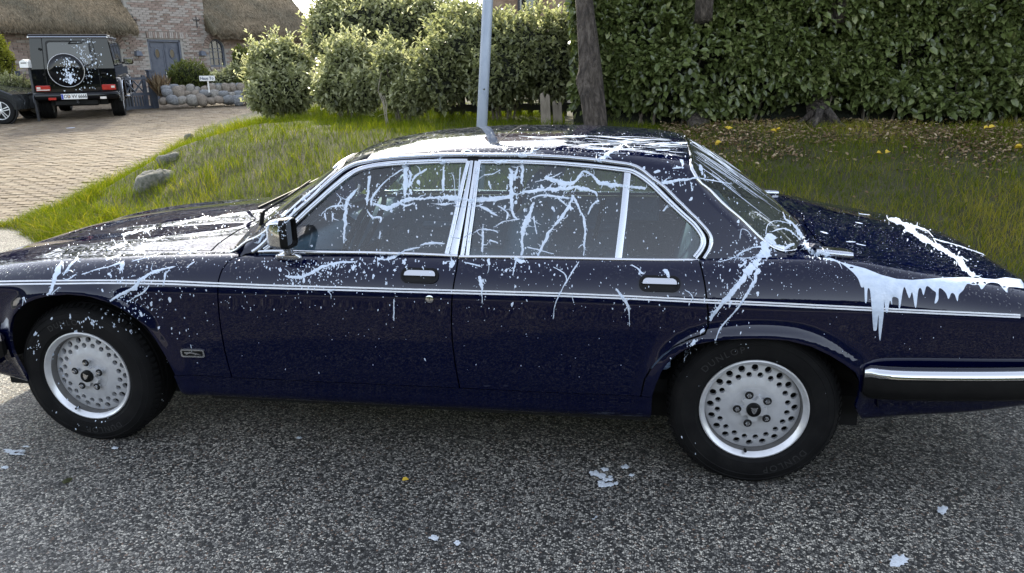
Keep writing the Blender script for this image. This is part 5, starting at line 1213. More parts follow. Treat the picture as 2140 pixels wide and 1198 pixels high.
BLUEP = simple('grey_blue_paint', [(.055, .065, .09), (.07, .082, .11), (.085, .098, .125)], .45, scale=8)
DARKGL = glass_mat('house_glass', (.25, .27, .27), 1.2, 0)
HOUSEIN = simple('dark_room', [(.012, .012, .013), (.02, .02, .022)], .9, scale=3)
IRON = simple('wrought_iron', [(.02, .021, .023), (.035, .036, .04)], .6, scale=20)
SILLW = simple('white_woodwork', [(.62, .62, .60), (.74, .74, .72)], .5, scale=12)
house = empty('thatched_house', HO+Vector((0, 0, HG)), 0, 'brick house with thick thatched roof and blue double door up the drive', 'house'); WORLDP[house.name] = Matrix.Translation(HO+Vector((0, 0, HG)))
A0 = fa(-90, 62)[0]; A1 = fa(655, 62)[0]; GA0, GA1 = fa(264, 40)[0], fa(428, 40)[0]
GTOP = 6.2
def arch(u0, u1, v0, v1):
    a0, z0 = fa(u0, v1); a1, _ = fa(u1, v1); _, z1 = fa((u0+u1)/2, v0); r = (a1-a0)/2; zc = z1-r; P = [(a0, z0), (a1, z0)]+[((a0+a1)/2+r*math.cos(t), zc+r*math.sin(t)) for t in np.linspace(0, PI, 13)]; return P
def rect(u0, u1, v0, v1):
    a0, z1 = fa(u0, v0); a1, z0 = fa(u1, v1); return [(a0, z0), (a1, z0), (a1, z1), (a0, z1)]
dz0 = fa(330, 216)[1]; DOOR = rect(307, 394, 82, 216)
WINS = [arch(225, 259, 84, 150), arch(441, 474, 82, 140)]
WREC = [rect(533, 582, 79, 130), rect(80, 150, 79, 150), rect(306, 371, -60, -1)]
holes = [np.array(h) for h in [DOOR]+WINS+WREC]
outer = np.array([(A0, HG-.3), (A1, HG-.3), (A1, EAVE+.15), (GA1, EAVE+.15), (GA1, 4.6), ((GA0+GA1)/2, GTOP), (GA0, 4.6), (GA0, EAVE+.15), (A0, EAVE+.15)])
vo, fo = triangulate(outer, 1.2, holes)
V = [hw(a, .012, z) for a, z in vo]; FF = [f if (Vector(V[f[1]])-V[f[0]]).cross(Vector(V[f[2]])-V[f[0]]).dot(HY) < 0 else tuple(reversed(f)) for f in fo]
e = {(f[i], f[(i+1) % 3]) for f in FF for i in range(3)}; mp = {}
for a, b in list(e):
    if (b, a) not in e:
        for k in (a, b):
            if k not in mp: mp[k] = len(V); V.append(V[k]+HY*.30)
        FF.append((b, a, mp[a], mp[b]))
wall = mesh('wall', V, FF, MORTAR, house)
# bricks
R6 = random.Random(11); bricks = []
BL, BHt, CB = .245, .074, .077
for j in range(int((HG-.1)/CB), int(GTOP/CB)):
    z = j*CB+CB/2
    for i in range(int(A0/.257)-2, int(A1/.257)+2):
        a = i*.257+(.128 if j % 2 else 0); l = BL
        c = np.array([[a-l/2+.01, z], [a+l/2-.01, z], [a, z+.03], [a, z-.03]])
        if not inpoly(c, outer).all(): continue
        bad = False
        for k, h in enumerate(holes):
            hh = h.copy(); ce = hh.mean(0); mg = .0
            if inpoly(c, hh).any(): bad = True; break
            if k == 0 and hh[:, 0].min()-.06 < a < hh[:, 0].max()+.06 and hh[:, 1].max() < z < hh[:, 1].max()+.27: bad = True; break
            if k in (1, 2):
                dd0 = math.hypot(a-ce[0], z-(hh[:, 1].max()-(hh[:, 0].max()-hh[:, 0].min())/2)); r0 = (hh[:, 0].max()-hh[:, 0].min())/2
                if z > hh[:, 1].max()-r0-.02 and dd0 < r0+.24: bad = True; break
        if bad: continue
        gable = GA0 < a < GA1; bricks.append((a, z, l, gable))
def pxof(a, z): return proj(hw(a, 0, z))
vis = []
for b in bricks:
    u, v = pxof(b[0], b[1]); occ = (85 < u < 250 and v > 85) or (u > 505 and v > 90) or u < -5 or v < -3 or (340 < u < 432 and v > 130) or v > 200
    vis.append((0 if not occ else 1, abs(u-390)+2*abs(v-60), b))
vis.sort(key=lambda k: (k[0], k[1]))
bx = MB().box((0, 0, 0), (BL, .05, .064), bev=.006); me0 = []
for k in range(3):
    V_, F_ = MB().box((0, 0, 0), (BL, .05, .064)).V, MB().box((0, 0, 0), (BL, .05, .064)).F
    me = bpy.data.meshes.new('brick'); me.from_pydata([tuple(v) for v in V_], [], F_); me.materials.append(BR[k]); me0.append(me)
def bk(gable): return R6.choice((2, 2, 2, 0, 0, 1)) if gable else R6.choice((0, 0, 1, 1, 0, 2))
restb = [MB(), MB(), MB()]
for n, (oc, _, (a, z, l, g)) in enumerate(vis):
    k = bk(g); y = R6.uniform(-.006, .006)
    if n < 300 and not oc:
        o = bpy.data.objects.new('brick', me0[k]); COL.objects.link(o); o.parent = wall; o.matrix_basis = Matrix.Translation(hw(a, y, z)) @ Matrix.Rotation(math.atan2(HX.y, HX.x), 4, 'Z')
    else:
        c = [hw(a+sx*l/2, y+sy, z+sz*.032) for sz in (-1, 1) for sx, sy in ((-1, -.025), (1, -.025), (1, .025), (-1, .025))]; restb[k].hexa(c)
for k in range(3): restb[k].build('brickwork', BR[k], house)['kind'] = 'stuff'
def hbox(name, a0, a1, z0, z1, y0, y1, mat, parent, bev=0):
    m = MB(); m.hexa([hw(a0, y0, z0), hw(a1, y0, z0), hw(a1, y1, z0), hw(a0, y1, z0), hw(a0, y0, z1), hw(a1, y0, z1), hw(a1, y1, z1), hw(a0, y1, z1)]); return m.build(name, mat, parent)
def soldier(u0, u1, v0, v1, parent, mats=(0, 2, 0, 2, 1)):
    a0, z1 = fa(u0, v0); a1, z0 = fa(u1, v1); n = int((a1-a0)/.078)
    for i in range(n):
        a = a0+(a1-a0)*(i+.5)/n; o = hbox('brick', a-.032, a+.032, z0, z1, -.03, .02, BR[mats[i % len(mats)]], parent)
soldier(304, 392, 66, 81.5, wall, (1, 2, 2, 0, 2)); soldier(80, 150, 64, 78, wall, (0, 1, 0)); soldier(533, 582, 64, 78, wall, (0, 1, 0)); soldier(304, 372, -1, 5, wall, (0, 2))
# arched windows with brick arches
for w_ in WINS:
    a0 = min(p[0] for p in w_); a1 = max(p[0] for p in w_); zt = max(p[1] for p in w_); z0 = min(p[1] for p in w_); r = (a1-a0)/2; zc = zt-r; ca = (a0+a1)/2
    for k in range(15):
        t0, t1 = PI*(k+.08)/15, PI*(k+.92)/15; m = MB(); P = [(ca+rr*math.cos(t), zc+rr*math.sin(t)) for rr, t in ((r+.01, t0), (r+.22, t0), (r+.22, t1), (r+.01, t1))]
        m.hexa([hw(p[0], -.03, p[1]) for p in P]+[hw(p[0], .02, p[1]) for p in P]); m.build('arch_brick', BR[k % 2], wall)
    P_out = [(a0, z0), (a1, z0)]+[(ca+r*math.cos(t), zc+r*math.sin(t)) for t in np.linspace(0, PI, 15)]
    P_in = [(a0+.06, z0+.06), (a1-.06, z0+.06)]+[(ca+(r-.06)*math.cos(t), zc+(r-.06)*math.sin(t)) for t in np.linspace(0, PI, 15)]
    m = MB(); n = len(P_out); V = [hw(p[0], .06, p[1]) for p in P_out]+[hw(p[0], .06, p[1]) for p in P_in]+[hw(p[0], .14, p[1]) for p in P_in]
    m.add(V, [(i, (i+1) % n, n+(i+1) % n, n+i) for i in range(n)]+[(n+i, n+(i+1) % n, 2*n+(i+1) % n, 2*n+i) for i in range(n)]); wf = m.build('window', BLUEP, house)
    MB().add([hw(p[0], .11, p[1]) for p in P_in], [tuple(range(n))]).build('pane', DARKGL, wf)
    for aa in (ca-r*.33, ca+r*.33): hbox('glazing_bar', aa-.012, aa+.012, z0+.05, zc+r*.85, .085, .105, BLUEP, wf)
    for zz in (z0+.30, z0+.55, zc): hbox('glazing_bar', a0+.05, a1-.05, zz-.012, zz+.012, .083, .104, BLUEP, wf)
    hbox('curtain', a0+.06, ca+.02, z0+.05, z0+.5, .16, .18, SILLW, wf)
for w_ in WREC:
    (a0, z0), (a1, _), (_, z1), _ = w_
    fr = MB()
    for q in ((a0, a1, z0, z0+.07), (a0, a1, z1-.07, z1), (a0, a0+.07, z0, z1), (a1-.07, a1, z0, z1), ((a0+a1)/2-.03, (a0+a1)/2+.03, z0, z1)):
        fr.hexa([hw(q[0], .06, q[2]), hw(q[1], .06, q[2]), hw(q[1], .13, q[2]), hw(q[0], .13, q[2]), hw(q[0], .06, q[3]), hw(q[1], .06, q[3]), hw(q[1], .13, q[3]), hw(q[0], .13, q[3])])
    wf = fr.build('window', BLUEP, house); MB().add([hw(a0, .1, z0), hw(a1, .1, z0), hw(a1, .1, z1), hw(a0, .1, z1)], [(0, 1, 2, 3)]).build('pane', DARKGL, wf)
hbox('dark_interior', A0+.4, A1-.4, HG-.2, 4.2, .9, .95, HOUSEIN, house)
# double door
(a0, z0), (a1, _), (_, z1), _ = DOOR; ca = (a0+a1)/2
fr = MB()
for q in ((a0, a0+.07, z0, z1), (a1-.07, a1, z0, z1), (a0, a1, z1-.08, z1)): fr.hexa([hw(q[0], .02, q[2]), hw(q[1], .02, q[2]), hw(q[1], .14, q[2]), hw(q[0], .14, q[2]), hw(q[0], .02, q[3]), hw(q[1], .02, q[3]), hw(q[1], .14, q[3]), hw(q[0], .14, q[3])])
fr.build('door_frame', BLUEP, house)
for sg in (-1, 1):
    b0, b1 = (a0+.075, ca-.006) if sg < 0 else (ca+.006, a1-.075); lf = hbox('door', b0, b1, z0+.02, z1-.085, .08, .13, BLUEP, house); cb = (b0+b1)/2; w2 = (b1-b0)/2
    oz = fa(350, 112)[1]; el = MB(); P = [(cb+.085*math.cos(t), oz+.15*math.sin(t)) for t in np.linspace(0, 2*PI, 25)[:-1]]; P2 = [(cb+.11*math.cos(t), oz+.185*math.sin(t)) for t in np.linspace(0, 2*PI, 25)[:-1]]; n = 24
    el.add([hw(p[0], .06, p[1]) for p in P2]+[hw(p[0], .055, p[1]) for p in P]+[hw(p[0], .079, p[1]) for p in P2], [(i, (i+1) % n, n+(i+1) % n, n+i) for i in range(n)]+[(2*n+i, 2*n+(i+1) % n, (i+1) % n, i) for i in range(n)]); el.build('oval_frame', BLUEP, lf)
    MB().add([hw(p[0], .068, p[1]) for p in P], [tuple(range(n))]).build('oval_pane', simple('amber_glass', [(.03, .02, .008), (.06, .04, .015)], .15, scale=12), lf)
    for q in ((b0+.06, b1-.06, z0+.12, z0+.72), (b0+.05, b1-.05, z0+.82, z0+.95), (b0+.05, b1-.05, z1-.28, z1-.14)): hbox('door_moulding', q[0], q[1], q[2], q[3], .066, .081, BLUEP, lf)
    for q in ((b0+.03, b0+.05), (b1-.05, b1-.03)): hbox('door_moulding', q[0], q[1], z0+1.0, z1-.32, .068, .081, BLUEP, lf)
    hbox('door_handle', (b1-.06) if sg < 0 else b0+.03, (b1-.03) if sg < 0 else b0+.06, z0+.95, z0+1.12, .04, .07, BRUSHED, lf)
hbox('door_step', a0-.2, a1+.2, HG-.1, z0+.01, -.35, .14, simple('step_stone', [(.22, .2, .17), (.3, .28, .25)], .85, scale=5), house)
# wall anchors and lanterns
for u in (277, 409):
    a, z = fa(u, 45); m = MB(); m.tube([hw(a, -.05, z-.22), hw(a, -.05, z+.17)], .018, 6); m.tube([hw(a-.10, -.05, z+.03), hw(a-.05, -.05, z+.06), hw(a, -.05, z+.05), hw(a+.05, -.05, z+.06), hw(a+.10, -.05, z+.03)], .015, 6); m.tube([hw(a, -.05, z+.05), hw(a, .02, z+.05)], .02, 6)
    for s_ in (-1, 1): m.tube([hw(a+s_*.10, -.05, z+.03), hw(a+s_*.14, -.05, z+.06), hw(a+s_*.13, -.05, z+.09)], .012, 5)
    m.build('wall_anchor', IRON, house)
for u in (285.5, 420):
    a, z = fa(u, 112); m = MB(); P = [(a-.115, z-.08), (a+.115, z-.08), (a+.085, z+.075), (a-.085, z+.075)]; m.hexa([hw(P[0][0], -.20, P[0][1]), hw(P[1][0], -.20, P[1][1]), hw(P[1][0], -.02, P[1][1]), hw(P[0][0], -.02, P[0][1]), hw(P[3][0], -.16, P[3][1]), hw(P[2][0], -.16, P[2][1]), hw(P[2][0], -.02, P[2][1]), hw(P[3][0], -.02, P[3][1])])
    ln = m.build('lantern', BLUEP, house); hbox('lantern_bracket', a-.03, a+.03, z+.07, z+.10, -.12, .0, BLUEP, ln)
# thatch: thick slabs with a rounded shaggy eave
TH, ntb, bb = base_mat('thatch', (.13, .105, .075), .95)
tc = N(ntb, 'TexCoord'); mpn = N(ntb, 'Mapping'); mpn.inputs['Scale'].default_value = (1, 1, .22); ntb.links.new(tc.outputs['Object'], mpn.inputs[0])
n1 = N(ntb, 'TexNoise', i_Scale=26.0, i_Detail=6, i_Roughness=.7); ntb.links.new(mpn.outputs[0], n1.inputs['Vector']); n2 = N(ntb, 'TexNoise', i_Scale=.9, i_Detail=4); ntb.links.new(tc.outputs['Object'], n2.inputs['Vector'])
r1 = ramp(ntb, [(.3, (.065, .054, .038)), (.5, (.19, .155, .105)), (.68, (.34, .285, .20))]); r2 = ramp(ntb, [(.35, (.6, .62, .6)), (.65, (1.15, 1.05, .95))]); ntb.links.new(n1.outputs['Fac'], r1.inputs[0]); ntb.links.new(n2.outputs['Fac'], r2.inputs[0])
mu = N(ntb, 'MixRGB', blend_type='MULTIPLY'); mu.inputs[0].default_value = 1; ntb.links.new(r1.outputs[0], mu.inputs[1]); ntb.links.new(r2.outputs[0], mu.inputs[2]); ntb.links.new(mu.outputs[0], bb.inputs['Base Color'])
bpn = N(ntb, 'Bump', i_Strength=1.0, i_Distance=.05); ntb.links.new(n1.outputs['Fac'], bpn.inputs['Height']); ntb.links.new(bpn.outputs[0], bb.inputs['Normal'])
def thatch(name, a0, a1, slope_a1=0.0, ridge=8.2, y_off=-.55):
    na = int((a1-a0)/.07); prof = []
    # eave underside, rounded lip, then the long slope
    prof = [(.0, EAVE+.16), (-.35, EAVE+.02), (y_off+.04, EAVE-.06), (y_off-.02, EAVE-.02), (y_off-.03, EAVE+.08), (y_off+.02, EAVE+.24)]
    L0 = prof[-1]; 
    for k in range(1, 60): t = k/59; prof.append((L0[0]+t*(ridge-L0[1])*.90, L0[1]+t*(ridge-L0[1])))
    V = []; Fc = []; m = len(prof)
    for i in range(na+1):
        a = a0+(a1-a0)*i/na
        for j, (y, z) in enumerate(prof):
            r = .05*(float(vnoise(np.array([a*5.0]), np.array([z*2.2]), 1.0, 80)[0])-.5)+.03*(float(vnoise(np.array([a*16.0]), np.array([z*5]), 1.0, 81)[0])-.5)
            sh = slope_a1*(z-EAVE)*max(0, (a-(a1-1.2))/1.2)
            V.append(hw(a+sh, y-r, z-r*.7+(.02*math.sin(a*9)*(j < 5))))
    for i in range(na):
        for j in range(m-1): Fc.append((i*m+j, (i+1)*m+j, (i+1)*m+j+1, i*m+j+1))
    for i in (0, na): Fc.append(tuple(i*m+j for j in (range(m) if i == 0 else range(m-1, -1, -1))))
    o = mesh(name, V, Fc, TH, house, smooth=True); return o
t1 = thatch('thatched_roof', A0-.6, GA0+.05); t2 = thatch('thatched_roof', GA1-.05, fa(640, 62)[0]+.15, -.10)
# straw ends hanging from the eave
ns = 9000; aa = np.concatenate([rng.uniform(A0-.6, GA0, ns//2), rng.uniform(GA1, fa(640, 62)[0]+.1, ns//2)]); tt = np.concatenate([rng.random(ns//2)**2*.8, rng.random(ns//2)**2*.8]); zz = EAVE-.05+tt*3.2; yy_ = -.60+np.maximum(zz-EAVE-.24, 0)*.9-.02
Pb = np.array([tuple(hw(a, y, z)) for a, y, z in zip(aa, yy_, zz)]); dn = np.array([tuple(HX*rng.normal(0, .25)+HY*(-.55)+Vector((0, 0, -.75))) for _ in range(ns)])
Vs, Qs_ = leaf_quads(Pb, np.tile(np.array([tuple(-HY)]), (ns, 1))+rng.normal(0, .2, (ns, 3)), dn, rng.uniform(.08, .16, ns), rng.uniform(.010, .02, ns), .1)
STRAW = leaf_mat('straw', (.06, .05, .035), (.15, .12, .08), (.27, .225, .16), .9, .1, .2)
npmesh('straw', Vs, Qs_, STRAW, house, attr=np.repeat(np.clip(rng.normal(.5, .25, ns), 0, 1), 6))['kind'] = 'stuff'
# gable roof over the middle and back of the house
m = MB(); gm = (GA0+GA1)/2
m.add([hw(GA0-.25, -.25, 4.35), hw(gm, -.25, GTOP+.1), hw(gm, 4, GTOP+.1), hw(GA0-.25, 4, 4.35), hw(GA0-.25, -.25, 4.65), hw(gm, -.25, GTOP+.4), hw(gm, 4, GTOP+.4), hw(GA0-.25, 4, 4.65)], [(0, 1, 2, 3), (4, 7, 6, 5), (0, 4, 5, 1), (2, 6, 7, 3), (0, 3, 7, 4)])
m.add([hw(GA1+.25, -.25, 4.35), hw(gm, -.25, GTOP+.1), hw(gm, 4, GTOP+.1), hw(GA1+.25, 4, 4.35), hw(GA1+.25, -.25, 4.65), hw(gm, -.25, GTOP+.4), hw(gm, 4, GTOP+.4), hw(GA1+.25, 4, 4.65)], [(3, 2, 1, 0), (5, 6, 7, 4), (1, 5, 4, 0), (3, 7, 6, 2), (4, 7, 3, 0)])
m.build('gable_roof', TH, house)
AE = fa(640, 62)[0]
mesh('back_wall', [hw(A0, .3, HG-.3), hw(A0, 7, HG-.3), hw(A0, 7, 4), hw(A0, .3, EAVE), hw(A1, .3, HG-.3), hw(A1, 7, HG-.3), hw(A1, 7, 4), hw(A1, .3, EAVE)], [(0, 1, 2, 3), (4, 7, 6, 5), (1, 5, 6, 2)], BR[0], house)
mesh('back_roof', [hw(A0-.6, 4.5, 8.15), hw(AE-.3, 4.5, 8.15), hw(AE, 9.5, 2.8), hw(A0-.6, 9.5, 2.8)], [(0, 1, 2, 3)], TH, house)
# ================================================================== FRONT GARDEN: stones, gate, sign, shrubs
STONE = [simple('field_stone', [(.15, .14, .125), (.24, .225, .20), (.33, .31, .28)], .85, scale=4, bump=.4, bscale=30), simple('field_stone_brown', [(.13, .11, .09), (.22, .185, .15), (.30, .26, .21)], .85, scale=4, bump=.4, bscale=30), simple('field_stone_blue', [(.11, .115, .12), (.18, .185, .19), (.27, .275, .28)], .85, scale=4, bump=.4, bscale=30)]
from mathutils import noise as mnoise
def stone_mesh(seed, sub=2, rough=.22):
    bm = bmesh.new(); bmesh.ops.create_icosphere(bm, subdivisions=sub, radius=1.0); r = np.random.default_rng(seed); ks = r.normal(0, 1, (6, 3)); ph = r.uniform(0, 6, 6)
    for v in bm.verts:
        c = np.array(v.co); f = 1+rough*sum(math.sin(1.6*float(k@c)+p) for k, p in zip(ks, ph))/3
        m_ = np.sign(c)*np.abs(c)**.82; f += (rough-.2)*(.55*mnoise.noise(Vector(c)*2.3+Vector((seed, 0, 0)))+.30*mnoise.noise(Vector(c)*5.5+Vector((0, seed, 0)))) if sub > 2 else 0; v.co = Vector(m_*f)
    me = bpy.data.meshes.new('stone'); bm.to_mesh(me); bm.free(); me.polygons.foreach_set('use_smooth', [True]*len(me.polygons)); return me
smesh = []
for k in range(9): me = stone_mesh(k+1); me.materials.append(STONE[k % 3]); smesh.append(me)
R7 = random.Random(21)
def stone_wall(label, rows, depth0, depth1, base):
    c = at_depth(base[0], base[1], depth0); root_ = empty('stone_wall', (c.x, c.y, c.z), 0, label, 'wall', 'boulder walls of the front garden'); WORLDP[root_.name] = Matrix.Translation((c.x, c.y, c.z))
    for row in rows:
        u = row[0]; 
        while u < row[1]:
            w_ = R7.uniform(row[3]*.75, row[3]*1.35); d = depth0+(depth1-depth0)*(u-rows[0][0])/(rows[0][1]-rows[0][0]); 
            p = at_depth(u+w_/2, row[2]+R7.uniform(-1.5, 1.5), d+R7.uniform(-.05, .08)+row[4]); r = w_/F*d/2*1.04
            o = bpy.data.objects.new('stone', R7.choice(smesh)); COL.objects.link(o); o.parent = root_; o.matrix_parent_inverse = WORLDP[root_.name].inverted()
            o.matrix_basis = Matrix.Translation(p) @ Matrix.Rotation(R7.uniform(-.3, .3)+YAW, 4, 'Z') @ Matrix.Rotation(R7.choice((0, PI, PI/2))+R7.uniform(-.3, .3), 4, 'X') @ Matrix.Diagonal((r, r*1.1, r*R7.uniform(.72, .92), 1)); u += w_*.93
    return root_
stone_wall('low wall of rounded boulders right of the blue garden gate', [(334, 520, 210, 21, 0), (340, 522, 197, 19, .12), (338, 515, 186, 17, .24), (440, 512, 179, 13, .35)], 20.6, 21.6, (430, 216))
stone_wall('low wall of boulders between the dark parked car and the boxy off-roader', [(14, 88, 222, 24, 0), (22, 86, 208, 23, .15), (26, 84, 197, 22, .3)], 18.2, 18.6, (50, 230))
stone_wall('few boulders at the drive edge, seen between the two nearest laurel bushes', [(650, 705, 207, 20, 0), (655, 700, 196, 18, .2)], 19.0, 19.0, (675, 212))
for (u, v, ru, rv, d, lab, k) in ((324, 362, 37, 30, None, 'large grey boulder half sunk in the grass where the bank meets the drive', 3), (349, 331, 18, 14, None, 'small mossy boulder just behind the large one at the drive edge', 7), (396, 288, 11, 9, None, 'small pale boulder farthest up the drive edge of the bank', 5)):
    p = bank_hit(u, v+rv*.75); d = (p-CAM).dot(CF); r = ru/F*d*.9; me = stone_mesh(30+k, 4, .55); me.materials.append(simple('mossy_boulder', [(.07, .075, .05), (.14, .135, .11), (.22, .205, .175)], .9, scale=5, bump=.5, bscale=26))
    o = bpy.data.objects.new('boulder', me); COL.objects.link(o); o.matrix_basis = Matrix.Translation((p.x, p.y+.05, p.z+rv/F*d*.22)) @ Matrix.Rotation(.6, 4, 'Z') @ Matrix.Diagonal((r, r*.8, rv/F*d, 1)); tag(o, lab, 'boulder', 'boulders along the drive edge')
# gate in a local frame: X along the house front
def local(u, v, d, zg=None):
    p = at_depth(u, v, d); z = zd(p.y) if zg is None else zg; return Vector((p.x, p.y, z))
gp = local(290, 215, 20.8); hang = math.atan2(HX.y, HX.x); gate = empty('garden_gate', gp, hang, 'grey blue wooden garden gate with crossed bars, between off-roader and boulder wall', 'gate')
gs = 20.8/F; gw = 66*gs; gh = 62*gs
def gbox(name, u0, u1, v0, v1, y0=-.03, y1=.03, mat=BLUEP, parent=None):
    return MB().box((((u0+u1)/2-290)*gs, (y0+y1)/2, (215-(v0+v1)/2)*gs), ((u1-u0)*gs, y1-y0, (v1-v0)*gs)).build(name, mat, parent or gate)
gbox('post', 319, 331, 137, 217, -.07, .07); gbox('post', 252, 259, 140, 217, -.06, .06)
gbox('post_cap', 317.5, 332.5, 135, 138, -.085, .085)
gbox('rail', 259, 318, 150, 155); gbox('rail', 259, 318, 181, 187); gbox('rail', 259, 318, 208, 214); gbox('stile', 304, 311, 146, 216, -.026, .026); gbox('stile', 262, 267, 150, 216, -.026, .026)
for x0, x1 in ((267, 286), (285, 304)):
    for s_ in (0, 1):
        za, zb = (157, 180) if s_ == 0 else (180, 157); m = MB(); pa = Vector(((x0-290)*gs, -.012+.02*s_, (215-za)*gs)); pb = Vector(((x1-290)*gs, -.012+.02*s_, (215-zb)*gs)); m.tube([pa, pb], .022, 4); m.build('cross_bar', BLUEP, gate)
for k in range(6): gbox('picket', 269+k*6.2, 272.6+k*6.2, 188, 209, -.02, .02)
sp = local(437, 190, 20.2); sp.z = at_depth(437, 184, 20.2).z-.10; sign = empty('house_sign', sp, YAW, 'small white house sign on a thin post above the boulder wall', 'sign'); s_ = 20.2/F
zc_ = at_depth(437, 164, 20.2).z-sp.z; MB().box((0, 0, zc_/2-.02), (.03, .03, zc_)).build('post', SILLW, sign)
MB().box((0, -.03, zc_), (32*s_, .03, 10.5*s_), bev=.006).build('board', SILLW, sign)
def text_obj(txt, size, mat, parent, M, ext=.003, bold=False):
    cu = bpy.data.curves.new('lettering', 'FONT'); cu.body = txt; cu.size = size; cu.extrude = ext; cu.align_x = 'CENTER'; cu.align_y = 'CENTER'
    if bold: cu.offset = size*.018
    t = bpy.data.objects.new('lettering', cu); COL.objects.link(t); bpy.context.view_layer.update(); me = bpy.data.meshes.new_from_object(t.evaluated_get(bpy.context.evaluated_depsgraph_get())); bpy.data.objects.remove(t)
    o = mk('lettering', me, mat, parent); o.matrix_basis = M; return o
text_obj('Haus To', .105, simple('blue_lettering', [(.03, .04, .10), (.04, .05, .12)], .5), sign, Matrix.Translation((0, -.047, zc_)) @ Matrix.Rotation(PI/2, 4, 'X'), bold=True)
SHR = leaf_mat('clipped_leaves', (.035, .045, .008), (.075, .095, .018), (.15, .16, .04), .6, .3, .3)
YSH = leaf_mat('golden_leaves', (.08, .09, .01), (.20, .21, .03), (.34, .34, .08), .55, .4, .3)
bush('clipped_shrub', [(394, 158, 39, 29, 21.6), (394, 163, 38, 26, 21.6)], 9000, .05, SHR, 'neatly clipped round green shrub in front of the blue double door', 'shrub', None, .05)
bush('garden_shrub', [(460, 168, 34, 15, 22.0), (492, 158, 24, 22, 22.2), (440, 166, 16, 12, 22.2)], 3000, .09, BUSHM, 'wispy grey green shrub behind the boulder wall under the arched window', 'shrub', None, .1)
bush('garden_shrub', [(508, 140, 20, 40, 22.4), (520, 175, 22, 24, 22)], 2600, .08, SHR, 'dark green shrub filling the gap between the wispy shrub and the laurel bush', 'shrub', None, -.1)
bush('garden_shrub', [(2, 130, 22, 34, 18.9), (8, 160, 18, 20, 18.9), (-6, 100, 16, 30, 18.9)], 4500, .07, YSH, 'golden yellow conifer shrub at the far left edge of the photo', 'shrub', None, .1)
bush('garden_shrub', [(30, 182, 30, 22, 18.6), (10, 186, 20, 20, 18.6), (50, 192, 14, 14, 18.6)], 4500, .06, BUSHM, 'dark spreading shrub behind the boulders at the far left', 'shrub', None, -.05)
tp_ = local(336, 200, 20.9); n = 260; P = np.tile(np.array([tuple(at_depth(336, 200, 21.0))]), (n, 1))+rng.normal(0, .04, (n, 3)); D = rng.normal(0, .35, (n, 3)); D[:, 2] = 1; V, Q = leaf_quads(P, rng.normal(0, 1, (n, 3)), D, rng.uniform(.35, .62, n), rng.uniform(.012, .02, n), .1)
tag(npmesh('ornamental_grass', V, Q, LITTER, attr=np.repeat(np.clip(rng.normal(.75, .2, n), 0, 1), 6)), 'pale tuft of ornamental grass between gate post and clipped shrub', 'plant')
mb_ = local(67, 195, 17.6); mbx = empty('mailbox', mb_, YAW, 'white house shaped mailbox on a dark post left of the off-roader', 'mailbox'); s_ = 17.6/F; zc_ = at_depth(66, 134, 17.6).z-mb_.z
m = MB(); P = [(-.10, -.085), (.10, -.085), (.10, .05), (.0, .105), (-.10, .05)]; m.prism(P, -.11, .11, lambda p, t: Vector((p[0], t, zc_+p[1]))); bxo = m.build('box', SILLW, mbx); MB().box((0, -.113, zc_+.02), (.13, .008, .02)).build('slot', GAPM, bxo)
MB().box((.05, 0, zc_/2-.04), (.05, .05, zc_-.08)).build('post', IRON, mbx)
wf_ = local(52, 205, 18.9); fnc = empty('wire_fence', wf_, hang, 'wire mesh fence with a blue post behind the shrubs at the far left', 'fence'); s_ = 18.9/F
m = MB()
for k in range(14): m.box((-.35+k*.055, 0, .55), (.004, .004, 1.0))
for k in range(12): m.box((.0, .004, .10+k*.085), (.75, .004, .004))
m.build('wire_mesh', BRUSHED, fnc)['kind'] = 'stuff'; MB().box((-.05, .03, .55), (.10, .08, 1.15)).build('post', BLUEP, fnc)
# dark fence seen below the laurels, and the house behind the hedge
p = at_depth(1085, 232, 10.6); fb = empty('picket_fence', (p.x, p.y, gz(p.x, p.y)), YAW, 'dark wooden fence glimpsed under the laurel bush left of the gnarled trunk', 'fence'); zz = at_depth(1085, 228, 10.6).z-gz(p.x, p.y)
for k in (0, 1): MB().box((0, .0, max(.12, zz)+.42*k), (2.4, .05, .10)).build('rail', IRON, fb)
for k in range(15): MB().box((-1.12+.16*k, .04, .45), (.08, .02, .95)).build('picket', IRON, fb)
p = at_depth(1215, 30, 20); nb = empty('neighbour_house', (p.x, p.y, .95), YAW, 'brown house mostly hidden behind laurels and hedge, a strip of wall showing at the top', 'house')
bwl = MB().box((.1, 3, 2.0), (5.4, 5.8, 4.0)).build('wall', simple('brown_render', [(.16, .105, .07), (.24, .165, .115), (.30, .22, .16)], .9, scale=4, bump=.4, bscale=30), nb)
m = MB(); m.prism([(-3.3, 3.9), (3.3, 3.9), (0, 5.6)], -2.8, 3.0, lambda q, t: Vector((t, 3+q[0], q[1]))); m.build('roof', simple('roof_tiles', [(.10, .07, .055), (.16, .11, .09)], .85, scale=8, bump=.5), nb)
for x in (-1.45,):
    wf = MB().box((x, .085, 2.55), (.5, .06, .9)).build('window', IRON, nb); MB().box((x, .05, 2.55), (.38, .02, .78)).build('pane', DARKGL, wf)
for k in range(7): MB().box((1.9, .07, 2.3+k*.2), (1.7, .05, .185)).build('siding_board', SILLW, nb)

